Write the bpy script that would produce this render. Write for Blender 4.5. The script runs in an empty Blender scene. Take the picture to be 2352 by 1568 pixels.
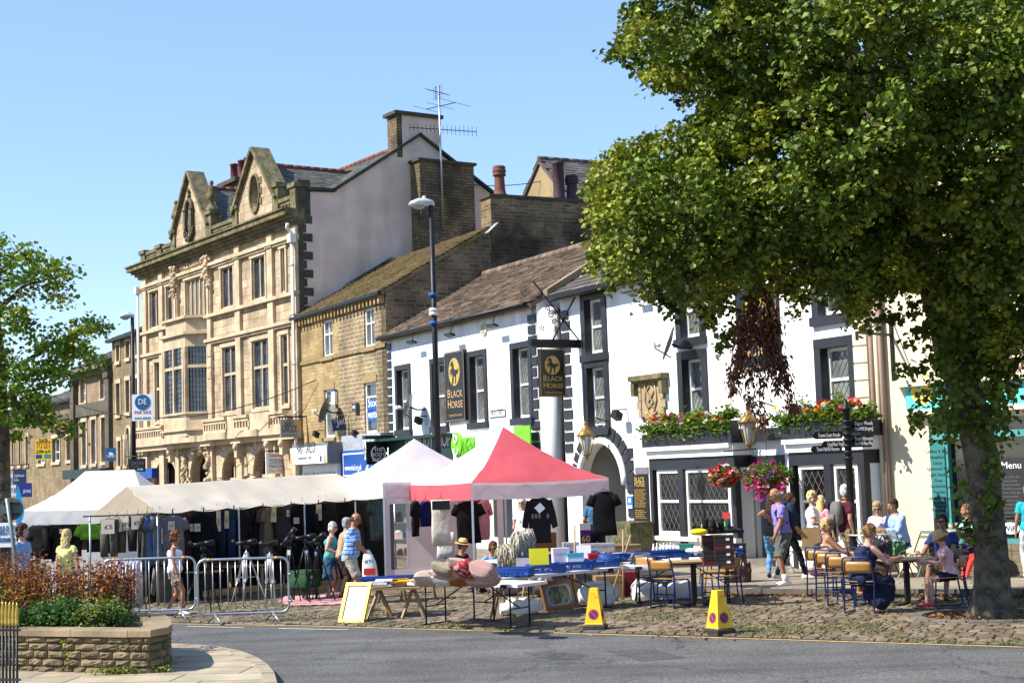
import bpy,math,random
import numpy as np
from mathutils import Vector,Matrix,noise as NZ
R=math.radians
random.seed(7);np.random.seed(7)
SC=bpy.context.scene
COL=SC.collection
FPX,CX,CY,EYE=3500.0,1176.0,784.0,2.35
ROLL,PITCH=R(1.9),math.atan(304/3500.0)
fw=Vector((0,math.cos(PITCH),math.sin(PITCH)))
r0=Vector((1,0,0));u0=r0.cross(fw)
rt=r0*math.cos(ROLL)-u0*math.sin(ROLL);up=u0*math.cos(ROLL)+r0*math.sin(ROLL)
CAM=Vector((0,0,EYE))
cd=bpy.data.cameras.new('camera');cd.sensor_width=36;cd.lens=36*FPX/2352.0;cd.clip_end=3000;cd.clip_start=0.1
co=bpy.data.objects.new('camera',cd);COL.objects.link(co)
mw=Matrix((rt,up,-fw)).transposed().to_4x4();mw.translation=CAM;co.matrix_world=mw
SC.camera=co
SUN_EL,SAZ=R(45),Vector((-0.962,-0.272,0)).normalized()
w=bpy.data.worlds.new('World');SC.world=w;w.use_nodes=True
nt=w.node_tree;bg=nt.nodes['Background']
sk=nt.nodes.new('ShaderNodeTexSky');sk.sky_type='NISHITA';sk.sun_disc=False
sk.sun_elevation=SUN_EL;sk.sun_rotation=math.atan2(SAZ.x,SAZ.y);sk.air_density=1.0;sk.dust_density=0.0;sk.ozone_density=1.6;sk.altitude=120
hs=nt.nodes.new('ShaderNodeHueSaturation');hs.inputs['Saturation'].default_value=1.15;hs.inputs['Hue'].default_value=.508;hs.inputs['Value'].default_value=1.0
mxs=nt.nodes.new('ShaderNodeMix');mxs.data_type='RGBA';mxs.inputs[0].default_value=.45;mxs.inputs[7].default_value=(1.7,2.6,4.75,1)
nt.links.new(sk.outputs[0],hs.inputs['Color']);nt.links.new(hs.outputs[0],mxs.inputs[6]);nt.links.new(mxs.outputs[2],bg.inputs[0]);bg.inputs[1].default_value=0.14
sd=bpy.data.lights.new('sun','SUN');sd.energy=5.0;sd.angle=R(0.5);sd.color=(1,.95,.86)
so=bpy.data.objects.new('sun',sd);COL.objects.link(so)
sdir=Vector((SAZ.x*math.cos(SUN_EL),SAZ.y*math.cos(SUN_EL),math.sin(SUN_EL)))
so.rotation_euler=sdir.to_track_quat('Z','Y').to_euler();so.location=(-20,-10,30)
SC.view_settings.view_transform='Standard';SC.view_settings.look='None'
SC.view_settings.exposure=0.88;SC.view_settings.gamma=1
SC.cycles.max_bounces=6;SC.cycles.diffuse_bounces=3;SC.cycles.transparent_max_bounces=8;SC.cycles.use_denoising=True
def ray(x,y):return fw+rt*((x-CX)/FPX)+up*((CY-y)/FPX)
def G(x,y,z=0.0):
 d=ray(x,y);t=(z-EYE)/d.z;p=CAM+d*t;return Vector((p.x,p.y,z))
def at(x,y,Y):
 d=ray(x,y);return CAM+d*(Y/d.y)
def proj(p):
 d=Vector(p)-CAM;z=d.dot(fw);return CX+FPX*d.dot(rt)/z,CY-FPX*d.dot(up)/z
MC={}
def KC(c):
 m=max(c[:3]);k=.66 if m<.5 else(1.if m>.7 else.66+.34*(m-.5)/.2);return tuple(v*k for v in c[:3])
def _n(nt,t):return nt.nodes.new('ShaderNode'+t)
def mat(name,c,rough=.75,metal=0.,var=.15,sc=6.,bump=0.15,bsc=None,spec=.35,island=0.,trans=0.,coat=0.,streak=0.):
 if name in MC:return MC[name]
 c=KC(c)
 m=bpy.data.materials.new(name);m.use_nodes=True;nt=m.node_tree;L=nt.links.new
 b=nt.nodes['Principled BSDF'];b.inputs['Roughness'].default_value=rough;b.inputs['Metallic'].default_value=metal
 b.inputs['Specular IOR Level'].default_value=spec
 tc=_n(nt,'TexCoord');no=_n(nt,'TexNoise');no.inputs['Scale'].default_value=sc;no.inputs['Detail'].default_value=6
 L(tc.outputs['Object'],no.inputs['Vector'])
 mr=_n(nt,'MapRange');L(no.outputs[0],mr.inputs[0]);mr.inputs[1].default_value=.3;mr.inputs[2].default_value=.7
 mr.inputs[3].default_value=1-var;mr.inputs[4].default_value=1+var
 out=mr.outputs[0]
 if streak:
  mp_=_n(nt,'Mapping');mp_.inputs['Scale'].default_value=(1.0,1.0,.16);L(tc.outputs['Object'],mp_.inputs[0]);n9=_n(nt,'TexNoise');n9.inputs['Scale'].default_value=1.6;n9.inputs['Detail'].default_value=7;L(mp_.outputs[0],n9.inputs[0]);m9=_n(nt,'MapRange');L(n9.outputs[0],m9.inputs[0]);m9.inputs[1].default_value=.45;m9.inputs[2].default_value=.75;m9.inputs[3].default_value=1;m9.inputs[4].default_value=1-streak
  mu9=_n(nt,'Math');mu9.operation='MULTIPLY';L(out,mu9.inputs[0]);L(m9.outputs[0],mu9.inputs[1]);out=mu9.outputs[0]
 if island:
  ge=_n(nt,'NewGeometry');m2=_n(nt,'MapRange');L(ge.outputs['Random Per Island'],m2.inputs[0])
  m2.inputs[3].default_value=1-island;m2.inputs[4].default_value=1+island
  mu=_n(nt,'Math');mu.operation='MULTIPLY';L(out,mu.inputs[0]);L(m2.outputs[0],mu.inputs[1]);out=mu.outputs[0]
 vm=_n(nt,'VectorMath');vm.operation='SCALE';vm.inputs[0].default_value=c[:3];L(out,vm.inputs['Scale'])
 L(vm.outputs[0],b.inputs['Base Color'])
 if bump:
  n2=_n(nt,'TexNoise');n2.inputs['Scale'].default_value=bsc or sc*6;n2.inputs['Detail'].default_value=5;L(tc.outputs['Object'],n2.inputs['Vector'])
  bp=_n(nt,'Bump');bp.inputs['Strength'].default_value=bump;bp.inputs['Distance'].default_value=.02
  L(n2.outputs[0],bp.inputs['Height']);L(bp.outputs[0],b.inputs['Normal'])
 if trans:
  tr=_n(nt,'BsdfTranslucent');L(vm.outputs[0],tr.inputs[0]);mx=_n(nt,'MixShader');mx.inputs[0].default_value=trans
  L(b.outputs[0],mx.inputs[1]);L(tr.outputs[0],mx.inputs[2]);L(mx.outputs[0],nt.nodes['Material Output'].inputs[0])
 if coat:b.inputs['Coat Weight'].default_value=coat
 MC[name]=m;return m
def masonry(name,c1,c2,mortar,bw=.35,bh=.12,mort=.012,stain=.35,bump=.6,dark=(.03,.028,.022),dsc=.5,damt=.0,zs=1.0,rough=.9):
 """coursed stone: u = x+y, v = z, in the building's own coordinates"""
 if name in MC:return MC[name]
 c1,c2,mortar,dark=KC(c1),KC(c2),KC(mortar),KC(dark)
 m=bpy.data.materials.new(name);m.use_nodes=True;nt=m.node_tree;L=nt.links.new
 b=nt.nodes['Principled BSDF'];b.inputs['Roughness'].default_value=rough;b.inputs['Specular IOR Level'].default_value=.2
 tc=_n(nt,'TexCoord');sp=_n(nt,'SeparateXYZ');L(tc.outputs['Object'],sp.inputs[0])
 ad=_n(nt,'Math');ad.operation='ADD';L(sp.outputs[0],ad.inputs[0]);L(sp.outputs[1],ad.inputs[1])
 cb=_n(nt,'CombineXYZ');L(ad.outputs[0],cb.inputs[0]);L(sp.outputs[2],cb.inputs[1])
 ns=_n(nt,'TexNoise');ns.inputs['Scale'].default_value=3.;L(tc.outputs['Object'],ns.inputs['Vector'])
 va=_n(nt,'VectorMath');va.operation='MULTIPLY_ADD';L(ns.outputs['Color'],va.inputs[0]);va.inputs[1].default_value=(.05,.04,0);L(cb.outputs[0],va.inputs[2])
 br=_n(nt,'TexBrick');L(va.outputs[0],br.inputs['Vector']);br.inputs['Scale'].default_value=1
 br.inputs['Brick Width'].default_value=bw;br.inputs['Row Height'].default_value=bh;br.inputs['Mortar Size'].default_value=mort
 br.inputs['Mortar Smooth'].default_value=.3;br.offset=.5;br.squash=1.3;br.squash_frequency=3
 for k,c in(('Color1',c1),('Color2',c2),('Mortar',mortar)):br.inputs[k].default_value=(*c,1)
 n2=_n(nt,'TexNoise');n2.inputs['Scale'].default_value=1.3;n2.inputs['Detail'].default_value=8;L(tc.outputs['Object'],n2.inputs['Vector'])
 mr=_n(nt,'MapRange');L(n2.outputs[0],mr.inputs[0]);mr.inputs[1].default_value=.3;mr.inputs[2].default_value=.72
 mr.inputs[3].default_value=1+stain;mr.inputs[4].default_value=1-stain
 n3=_n(nt,'TexNoise');n3.inputs['Scale'].default_value=11;n3.inputs['Detail'].default_value=4;L(va.outputs[0],n3.inputs['Vector'])
 m3=_n(nt,'MapRange');L(n3.outputs[0],m3.inputs[0]);m3.inputs[1].default_value=.3;m3.inputs[2].default_value=.7;m3.inputs[3].default_value=1.2;m3.inputs[4].default_value=.78
 mu=_n(nt,'Math');mu.operation='MULTIPLY';L(mr.outputs[0],mu.inputs[0]);L(m3.outputs[0],mu.inputs[1])
 vm=_n(nt,'VectorMath');vm.operation='SCALE';L(br.outputs[0],vm.inputs[0]);L(mu.outputs[0],vm.inputs['Scale'])
 res=vm.outputs[0]
 if damt:
  n4=_n(nt,'TexNoise');n4.inputs['Scale'].default_value=dsc;n4.inputs['Detail'].default_value=7;L(tc.outputs['Object'],n4.inputs['Vector'])
  m4=_n(nt,'MapRange');L(n4.outputs[0],m4.inputs[0]);m4.inputs[1].default_value=.42;m4.inputs[2].default_value=.62;m4.inputs[3].default_value=0;m4.inputs[4].default_value=damt
  mx=_n(nt,'Mix');mx.data_type='RGBA';L(m4.outputs[0],mx.inputs[0]);L(res,mx.inputs[6]);mx.inputs[7].default_value=(*dark,1);res=mx.outputs[2]
 L(res,b.inputs['Base Color'])
 bp=_n(nt,'Bump');bp.inputs['Strength'].default_value=bump;bp.inputs['Distance'].default_value=.03
 s2=_n(nt,'Math');s2.operation='SUBTRACT';L(n3.outputs[0],s2.inputs[0]);L(br.outputs['Fac'],s2.inputs[1])
 L(s2.outputs[0],bp.inputs['Height']);L(bp.outputs[0],b.inputs['Normal'])
 MC[name]=m;return m
def glass(name,c=(.03,.04,.05),rough=.06,var=.5,sc=.9):
 m=mat(name,c,rough,0,var,sc,.04,2.,spec=.9);return m
def plaid(name,c1,c2,c3,s=14.):
 if name in MC:return MC[name]
 m=bpy.data.materials.new(name);m.use_nodes=True;nt=m.node_tree;L=nt.links.new
 b=nt.nodes['Principled BSDF'];b.inputs['Roughness'].default_value=.85;b.inputs['Specular IOR Level'].default_value=.2
 tc=_n(nt,'TexCoord');prev=None
 for ax,col,sc,th in(('Z',c2,s*.6,.6),('Z',c3,s*1.2,.93),('X',c3,s*.8,.95)):
  wv=_n(nt,'TexWave');wv.bands_direction=ax;wv.inputs['Scale'].default_value=sc*.31;L(tc.outputs['Object'],wv.inputs['Vector'])
  g=_n(nt,'Math');g.operation='GREATER_THAN';g.inputs[1].default_value=th;L(wv.outputs[1],g.inputs[0])
  mx=_n(nt,'Mix');mx.data_type='RGBA';L(g.outputs[0],mx.inputs[0])
  if prev is None:mx.inputs[6].default_value=(*c1,1)
  else:L(prev,mx.inputs[6])
  mx.inputs[7].default_value=(*col,1);prev=mx.outputs[2]
 L(prev,b.inputs['Base Color']);MC[name]=m;return m
def blotch(name,c1,c2,sc=10.,lo=.45,hi=.55,rough=.85,c3=None,sc3=30.,bump=.2,vor=False):
 if name in MC:return MC[name]
 m=bpy.data.materials.new(name);m.use_nodes=True;nt=m.node_tree;L=nt.links.new
 b=nt.nodes['Principled BSDF'];b.inputs['Roughness'].default_value=rough;b.inputs['Specular IOR Level'].default_value=.25;c1,c2,c3=KC(c1),KC(c2),(KC(c3)if c3 else c3)
 tc=_n(nt,'TexCoord');no=_n(nt,'TexNoise');no.inputs['Scale'].default_value=sc;no.inputs['Detail'].default_value=5;L(tc.outputs['Object'],no.inputs[0])
 mr=_n(nt,'MapRange');L(no.outputs[0],mr.inputs[0]);mr.inputs[1].default_value=lo;mr.inputs[2].default_value=hi
 mx=_n(nt,'Mix');mx.data_type='RGBA';L(mr.outputs[0],mx.inputs[0]);mx.inputs[6].default_value=(*c1,1);mx.inputs[7].default_value=(*c2,1);r=mx.outputs[2]
 n3=_n(nt,'TexNoise');n3.inputs['Scale'].default_value=sc3;n3.inputs['Detail'].default_value=4;L(tc.outputs['Object'],n3.inputs[0])
 if c3:
  m3=_n(nt,'MapRange');L(n3.outputs[0],m3.inputs[0]);m3.inputs[1].default_value=.55;m3.inputs[2].default_value=.62
  x3=_n(nt,'Mix');x3.data_type='RGBA';L(m3.outputs[0],x3.inputs[0]);L(r,x3.inputs[6]);x3.inputs[7].default_value=(*c3,1);r=x3.outputs[2]
 L(r,b.inputs['Base Color'])
 bp=_n(nt,'Bump');bp.inputs['Strength'].default_value=bump;bp.inputs['Distance'].default_value=.02;L(n3.outputs[0],bp.inputs['Height']);L(bp.outputs[0],b.inputs['Normal'])
 MC[name]=m;return m
def tag(o,label=None,cat=None,group=None,kind=None):
 if label:o['label']=label
 if cat:o['category']=cat
 if group:o['group']=group
 if kind:o['kind']=kind
 return o
def thing(name,label,cat,loc=(0,0,0),rz=0.,group=None):
 o=bpy.data.objects.new(name,None);COL.objects.link(o);o.location=loc;o.rotation_euler=(0,0,rz);o.empty_display_size=.2
 return tag(o,label,cat,group)
def frame(d):
 d=Vector(d).normalized();a=Vector((0,0,1))if abs(d.z)<.9 else Vector((1,0,0))
 x=d.cross(a).normalized();return x,d.cross(x).normalized(),d
class MB:
 def __init__(s):s.v=[];s.f=[];s.mi=[];s.sm=[]
 def add(s,vs,fs,mi=0,smooth=False):
  o=len(s.v);s.v+=[tuple(v)for v in vs];s.f+=[tuple(i+o for i in f)for f in fs];s.mi+=[mi]*len(fs);s.sm+=[smooth]*len(fs);return s
 def box(s,x0,x1,y0,y1,z0,z1,mi=0):
  x0,x1=min(x0,x1),max(x0,x1);y0,y1=min(y0,y1),max(y0,y1);z0,z1=min(z0,z1),max(z0,z1)
  return s.add([(x0,y0,z0),(x1,y0,z0),(x1,y1,z0),(x0,y1,z0),(x0,y0,z1),(x1,y0,z1),(x1,y1,z1),(x0,y1,z1)],[(3,2,1,0),(4,5,6,7),(0,1,5,4),(1,2,6,5),(2,3,7,6),(3,0,4,7)],mi)
 def obox(s,c,ax,ay,az,mi=0):
  c,ax,ay,az=Vector(c),Vector(ax),Vector(ay),Vector(az)
  vs=[c+ax*i+ay*j+az*k for k in(-1,1)for j in(-1,1)for i in(-1,1)]
  return s.add(vs,[(0,2,3,1),(4,5,7,6),(0,1,5,4),(2,6,7,3),(0,4,6,2),(1,3,7,5)],mi)
 def bar(s,p,q,w,h=None,upv=(0,0,1),mi=0):
  p,q=Vector(p),Vector(q);d=q-p;L=d.length
  if L<1e-6:return s
  d/=L;u=Vector(upv)
  if abs(d.dot(u))>.98:u=Vector((1,0,0))
  x=d.cross(u).normalized();y=x.cross(d)
  return s.obox((p+q)/2,x*w/2,d*L/2,y*(h or w)/2,mi)
 def cone(s,p,q,r1,r2=None,n=10,cap=True,mi=0,smooth=True,round_=False,sx=1.,axis=None):
  p,q=Vector(p),Vector(q);r2=r1 if r2 is None else r2;d=q-p;L=d.length
  if L<1e-7:d=Vector((0,0,1));L=0.
  x,y,z=frame(d)
  if axis is not None:
   x=Vector(axis)-z*Vector(axis).dot(z);x.normalize();y=z.cross(x)
  rings=[]
  if round_:
   for k in(0,1,2):t=k*math.pi/6;rings.append((p-z*r1*math.cos(t),r1*math.sin(t)))
   rings.append((p,r1));rings.append((q,r2))
   for k in(2,1,0):t=k*math.pi/6;rings.append((q+z*r2*math.cos(t),r2*math.sin(t)))
   rings=[(c,max(r,1e-5))for c,r in rings]
  else:rings=[(p,r1),(q,r2)]
  vs=[c+x*(math.cos(a)*r*sx)+y*(math.sin(a)*r)for c,r in rings for a in[2*math.pi*i/n for i in range(n)]]
  fs=[(k*n+i,k*n+(i+1)%n,(k+1)*n+(i+1)%n,(k+1)*n+i)for k in range(len(rings)-1)for i in range(n)]
  s.add(vs,fs,mi,smooth)
  if cap and not round_:
   o=len(s.v)-len(vs);s.f+=[tuple(o+i for i in range(n-1,-1,-1)),tuple(o+n+i for i in range(n))];s.mi+=[mi]*2;s.sm+=[False]*2
  elif round_:
   o=len(s.v)-len(vs);k=len(rings)-1;s.f+=[tuple(o+i for i in range(n-1,-1,-1)),tuple(o+k*n+i for i in range(n))];s.mi+=[mi]*2;s.sm+=[smooth]*2
  return s
 def tube(s,pts,r,n=8,mi=0):
  for a,b in zip(pts[:-1],pts[1:]):s.cone(a,b,r,r,n,True,mi)
  return s
 def rod(s,pts,r,n=8,mi=0,closed=False):
  P=[Vector(p)for p in pts];rr=r if isinstance(r,(list,tuple))else[r]*len(P);vs=[];m=len(P);x=None
  for i in range(m):
   a=P[(i-1)%m]if(closed or i)else P[i];b=P[(i+1)%m]if(closed or i<m-1)else P[i]
   d=(b-a).normalized()
   if x is None:x=frame(d)[0]
   else:
    x=x-d*x.dot(d);x=x.normalized()if x.length>1e-5 else frame(d)[0]
   y=d.cross(x);vs+=[P[i]+x*(math.cos(t)*rr[i])+y*(math.sin(t)*rr[i])for t in[2*math.pi*k/n for k in range(n)]]
  K=m if closed else m-1
  fs=[(k*n+i,k*n+(i+1)%n,((k+1)%m)*n+(i+1)%n,((k+1)%m)*n+i)for k in range(K)for i in range(n)]
  s.add(vs,fs,mi,True)
  if not closed:
   o=len(s.v)-len(vs);s.f+=[tuple(o+i for i in range(n-1,-1,-1)),tuple(o+(m-1)*n+i for i in range(n))];s.mi+=[mi]*2;s.sm+=[False]*2
  return s
 def ell(s,c,r,n=10,m=7,mi=0,M=None,smooth=True):
  c=Vector(c);r=(r,r,r)if not hasattr(r,'__len__')else r;vs=[];fs=[]
  vs.append(Vector((0,0,-r[2])))
  for j in range(1,m):
   t=-math.pi/2+math.pi*j/m
   vs+=[Vector((r[0]*math.cos(t)*math.cos(a),r[1]*math.cos(t)*math.sin(a),r[2]*math.sin(t)))for a in[2*math.pi*i/n for i in range(n)]]
  vs.append(Vector((0,0,r[2])));l=len(vs)-1
  fs+=[(0,1+(i+1)%n,1+i)for i in range(n)]
  for j in range(m-2):fs+=[(1+j*n+i,1+j*n+(i+1)%n,1+(j+1)*n+(i+1)%n,1+(j+1)*n+i)for i in range(n)]
  fs+=[(1+(m-2)*n+i,1+(m-2)*n+(i+1)%n,l)for i in range(n)]
  if M is not None:vs=[M@v for v in vs]
  return s.add([c+v for v in vs],fs,mi,smooth)
 def loft(s,secs,n=14,mi=0,smooth=True,p=2.0):
  vs=[]
  for c,xv,yv in secs:
   c,xv,yv=Vector(c),Vector(xv),Vector(yv)
   for i in range(n):
    a=2*math.pi*i/n;ca,sa=math.cos(a),math.sin(a)
    vs.append(c+xv*math.copysign(abs(ca)**(2/p),ca)+yv*math.copysign(abs(sa)**(2/p),sa))
  k=len(secs)
  s.add(vs,[(j*n+i,j*n+(i+1)%n,(j+1)*n+(i+1)%n,(j+1)*n+i)for j in range(k-1)for i in range(n)],mi,smooth)
  o=len(s.v)-len(vs);s.f+=[tuple(o+i for i in range(n-1,-1,-1)),tuple(o+(k-1)*n+i for i in range(n))];s.mi+=[mi]*2;s.sm+=[False]*2
  return s
 def poly(s,pts,ext,mi=0):
  P=[Vector(p)for p in pts];e=Vector(ext);n=len(P)
  s.add(P+[p+e for p in P],[tuple(range(n-1,-1,-1)),tuple(range(n,2*n))]+[(i,(i+1)%n,(i+1)%n+n,i+n)for i in range(n)],mi)
  return s
 def quad(s,a,b,c,d,mi=0):return s.add([a,b,c,d],[(0,1,2,3)],mi)
 def lathe(s,c,prof,n=14,mi=0):
  c=Vector(c);vs=[c+Vector((r*math.cos(a),r*math.sin(a),z))for r,z in prof for a in[2*math.pi*i/n for i in range(n)]];k=len(prof)
  s.add(vs,[(j*n+i,j*n+(i+1)%n,(j+1)*n+(i+1)%n,(j+1)*n+i)for j in range(k-1)for i in range(n)],mi,True)
  o=len(s.v)-len(vs);s.f+=[tuple(o+i for i in range(n-1,-1,-1)),tuple(o+(k-1)*n+i for i in range(n))];s.mi+=[mi]*2;s.sm+=[False]*2
  return s
 def build(s,name,m,parent=None,label=None,loc=None,rz=0.,tf=None):
  me=bpy.data.meshes.new(name)
  vs=s.v if tf is None else[tuple(tf@Vector(v))for v in s.v]
  me.from_pydata(vs,[],s.f);ms=m if isinstance(m,(list,tuple))else[m]
  for q in ms:me.materials.append(q)
  if len(ms)>1:me.polygons.foreach_set('material_index',s.mi)
  me.polygons.foreach_set('use_smooth',s.sm);me.update()
  o=bpy.data.objects.new(name,me);COL.objects.link(o)
  if parent:o.parent=parent
  if loc is not None:o.location=loc;o.rotation_euler=(0,0,rz)
  if label:o['label']=label
  return o
def kids(o):return[c for c in bpy.data.objects if c.parent==o]
KID={}
def children_of(o):
 return list(o.children)
def copy_tree(o,parent=None):
 c=o.copy();COL.objects.link(c);c.parent=parent
 for ch in children_of(o):copy_tree(ch,c)
 return c
def place_copy(proto,used,loc,rz,label,group=None,scale=None):
 o=proto if not used[0]else copy_tree(proto);used[0]=True
 o.location=loc;o.rotation_euler=(0,0,rz);o['label']=label
 if group:o['group']=group
 if scale:o.scale=(scale,)*3 if not hasattr(scale,'__len__')else scale
 return o
FONTS=[]
def text(body,m,parent,org,xdir,ydir,size,width=None,depth=.004,name='lettering',align='LEFT',spacing=1.):
 """flat raised lettering; org = left (or centre) of the base line in parent's coordinates"""
 cu=bpy.data.curves.new(name,'FONT');cu.body=body;cu.size=size;cu.extrude=depth;cu.space_character=spacing
 cu.align_x=align;cu.resolution_u=2
 o=bpy.data.objects.new(name,cu);COL.objects.link(o);o.parent=parent;cu.materials.append(m)
 x,y=Vector(xdir).normalized(),Vector(ydir).normalized();z=x.cross(y)
 M=Matrix((x,y,z)).transposed().to_4x4();M.translation=Vector(org);o.matrix_local=M
 FONTS.append((o,width));return o
def convert_fonts():
 bpy.context.view_layer.update();dg=bpy.context.evaluated_depsgraph_get()
 for o,width in FONTS:
  me=bpy.data.meshes.new_from_object(o.evaluated_get(dg));ml=o.matrix_local.copy();par=o.parent;nm=o.name.split('.')[0]
  if width and len(me.vertices):
   xs=[v.co.x for v in me.vertices];w0=max(xs)-min(xs);k=width/w0
   for v in me.vertices:v.co.x*=k
  bpy.data.objects.remove(o)
  n=bpy.data.objects.new(nm,me);COL.objects.link(n);n.parent=par;n.matrix_local=ml
 FONTS.clear()
def join(objs,name,parent=None):
 import bmesh
 bm=bmesh.new();mats=[]
 for o in objs:
  n0=len(bm.faces);bm.from_mesh(o.data);bm.faces.ensure_lookup_table();mp=[]
  for m in o.data.materials:
   if m not in mats:mats.append(m)
   mp.append(mats.index(m))
  for f in bm.faces[n0:]:f.material_index=mp[min(f.material_index,len(mp)-1)]
 me=bpy.data.meshes.new(name);bm.to_mesh(me);bm.free()
 for m in mats:me.materials.append(m)
 par=parent or objs[0].parent
 for o in objs:bpy.data.objects.remove(o)
 n=bpy.data.objects.new(name,me);COL.objects.link(n);n.parent=par;return n
def leaves(name,P,size,m,parent=None,seed=1,out=None,fold=.35,asp=.8,droop=.4):
 rs=np.random.RandomState(seed);n=len(P);size=np.broadcast_to(size,(n,))*(rs.rand(n)*.5+.72)
 a=rs.rand(n)*2*np.pi;d=np.stack([np.cos(a),np.sin(a),rs.randn(n)*.45-droop],1)
 if out is not None:d=d*.6+out
 d/=np.linalg.norm(d,axis=1)[:,None]
 q=rs.randn(n,3)*.75;q[:,2]+=1.0
 s=np.cross(d,q);s/=np.linalg.norm(s,axis=1)[:,None];nn=np.cross(s,d)
 L=size[:,None];b=P;t=P+d*L;mid=P+d*L*.42;lft=mid+s*L*asp*.5+nn*L*fold*.3;rgt=mid-s*L*asp*.5+nn*L*fold*.3
 t=t-nn*L*.12
 l2=P+d*L*.8+s*L*asp*.28+nn*L*fold*.12;r2=P+d*L*.8-s*L*asp*.28+nn*L*fold*.12
 V=np.stack([b,lft,l2,t,r2,rgt],1).reshape(-1,3)
 i=np.arange(n)*6;Fq=np.concatenate([np.stack([i,i+1,i+2,i+3],1),np.stack([i,i+3,i+4,i+5],1)])
 me=bpy.data.meshes.new(name);me.vertices.add(len(V));me.vertices.foreach_set('co',V.astype(np.float32).ravel())
 me.loops.add(Fq.size);me.loops.foreach_set('vertex_index',Fq.astype(np.int32).ravel())
 me.polygons.add(len(Fq));me.polygons.foreach_set('loop_start',np.arange(len(Fq),dtype=np.int32)*4)
 me.polygons.foreach_set('loop_total',np.full(len(Fq),4,np.int32));me.materials.append(m);me.update(calc_edges=True);me.validate()
 o=bpy.data.objects.new(name,me);COL.objects.link(o)
 if parent:o.parent=parent
 return o
class Fac:
 """a facade plane: local x along it (left to right in the picture), local y inward, z up"""
 def __init__(s,x,y,vx,vy,z=0.,O=None):
  d=ray(vx,vy);d.z=0;d.normalize();s.a=-d
  s.O=(Vector(O)if O else G(x,y,z));s.O.z=0;s.b=Vector((-s.a.y,s.a.x,0));s.rz=math.atan2(s.a.y,s.a.x)
 def W(s,x,y,z):p=s.O+s.a*x+s.b*y;p.z=z;return p
 def px(s,x,y,off=0.):
  d=ray(x,y);o=s.O+s.b*off;t=(o-CAM).dot(s.b)/d.dot(s.b);p=CAM+d*t;return(p-o).dot(s.a),p.z
 def side(s,x,y,sx=0.):
  d=ray(x,y);o=s.O+s.a*sx;t=(o-CAM).dot(s.a)/d.dot(s.a);p=CAM+d*t;return(p-o).dot(s.b),p.z
 def rect(s,xl,xr,yt,yb,off=0.):
  ym,xm=(yt+yb)/2,(xl+xr)/2
  return s.px(xl,ym,off)[0],s.px(xr,ym,off)[0],s.px(xm,yb,off)[1],s.px(xm,yt,off)[1]
 def root(s,name,label,cat):return thing(name,label,cat,s.O,s.rz)
def sub(F,s,y=0.,z=0.):return F.W(s,y,z)
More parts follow.
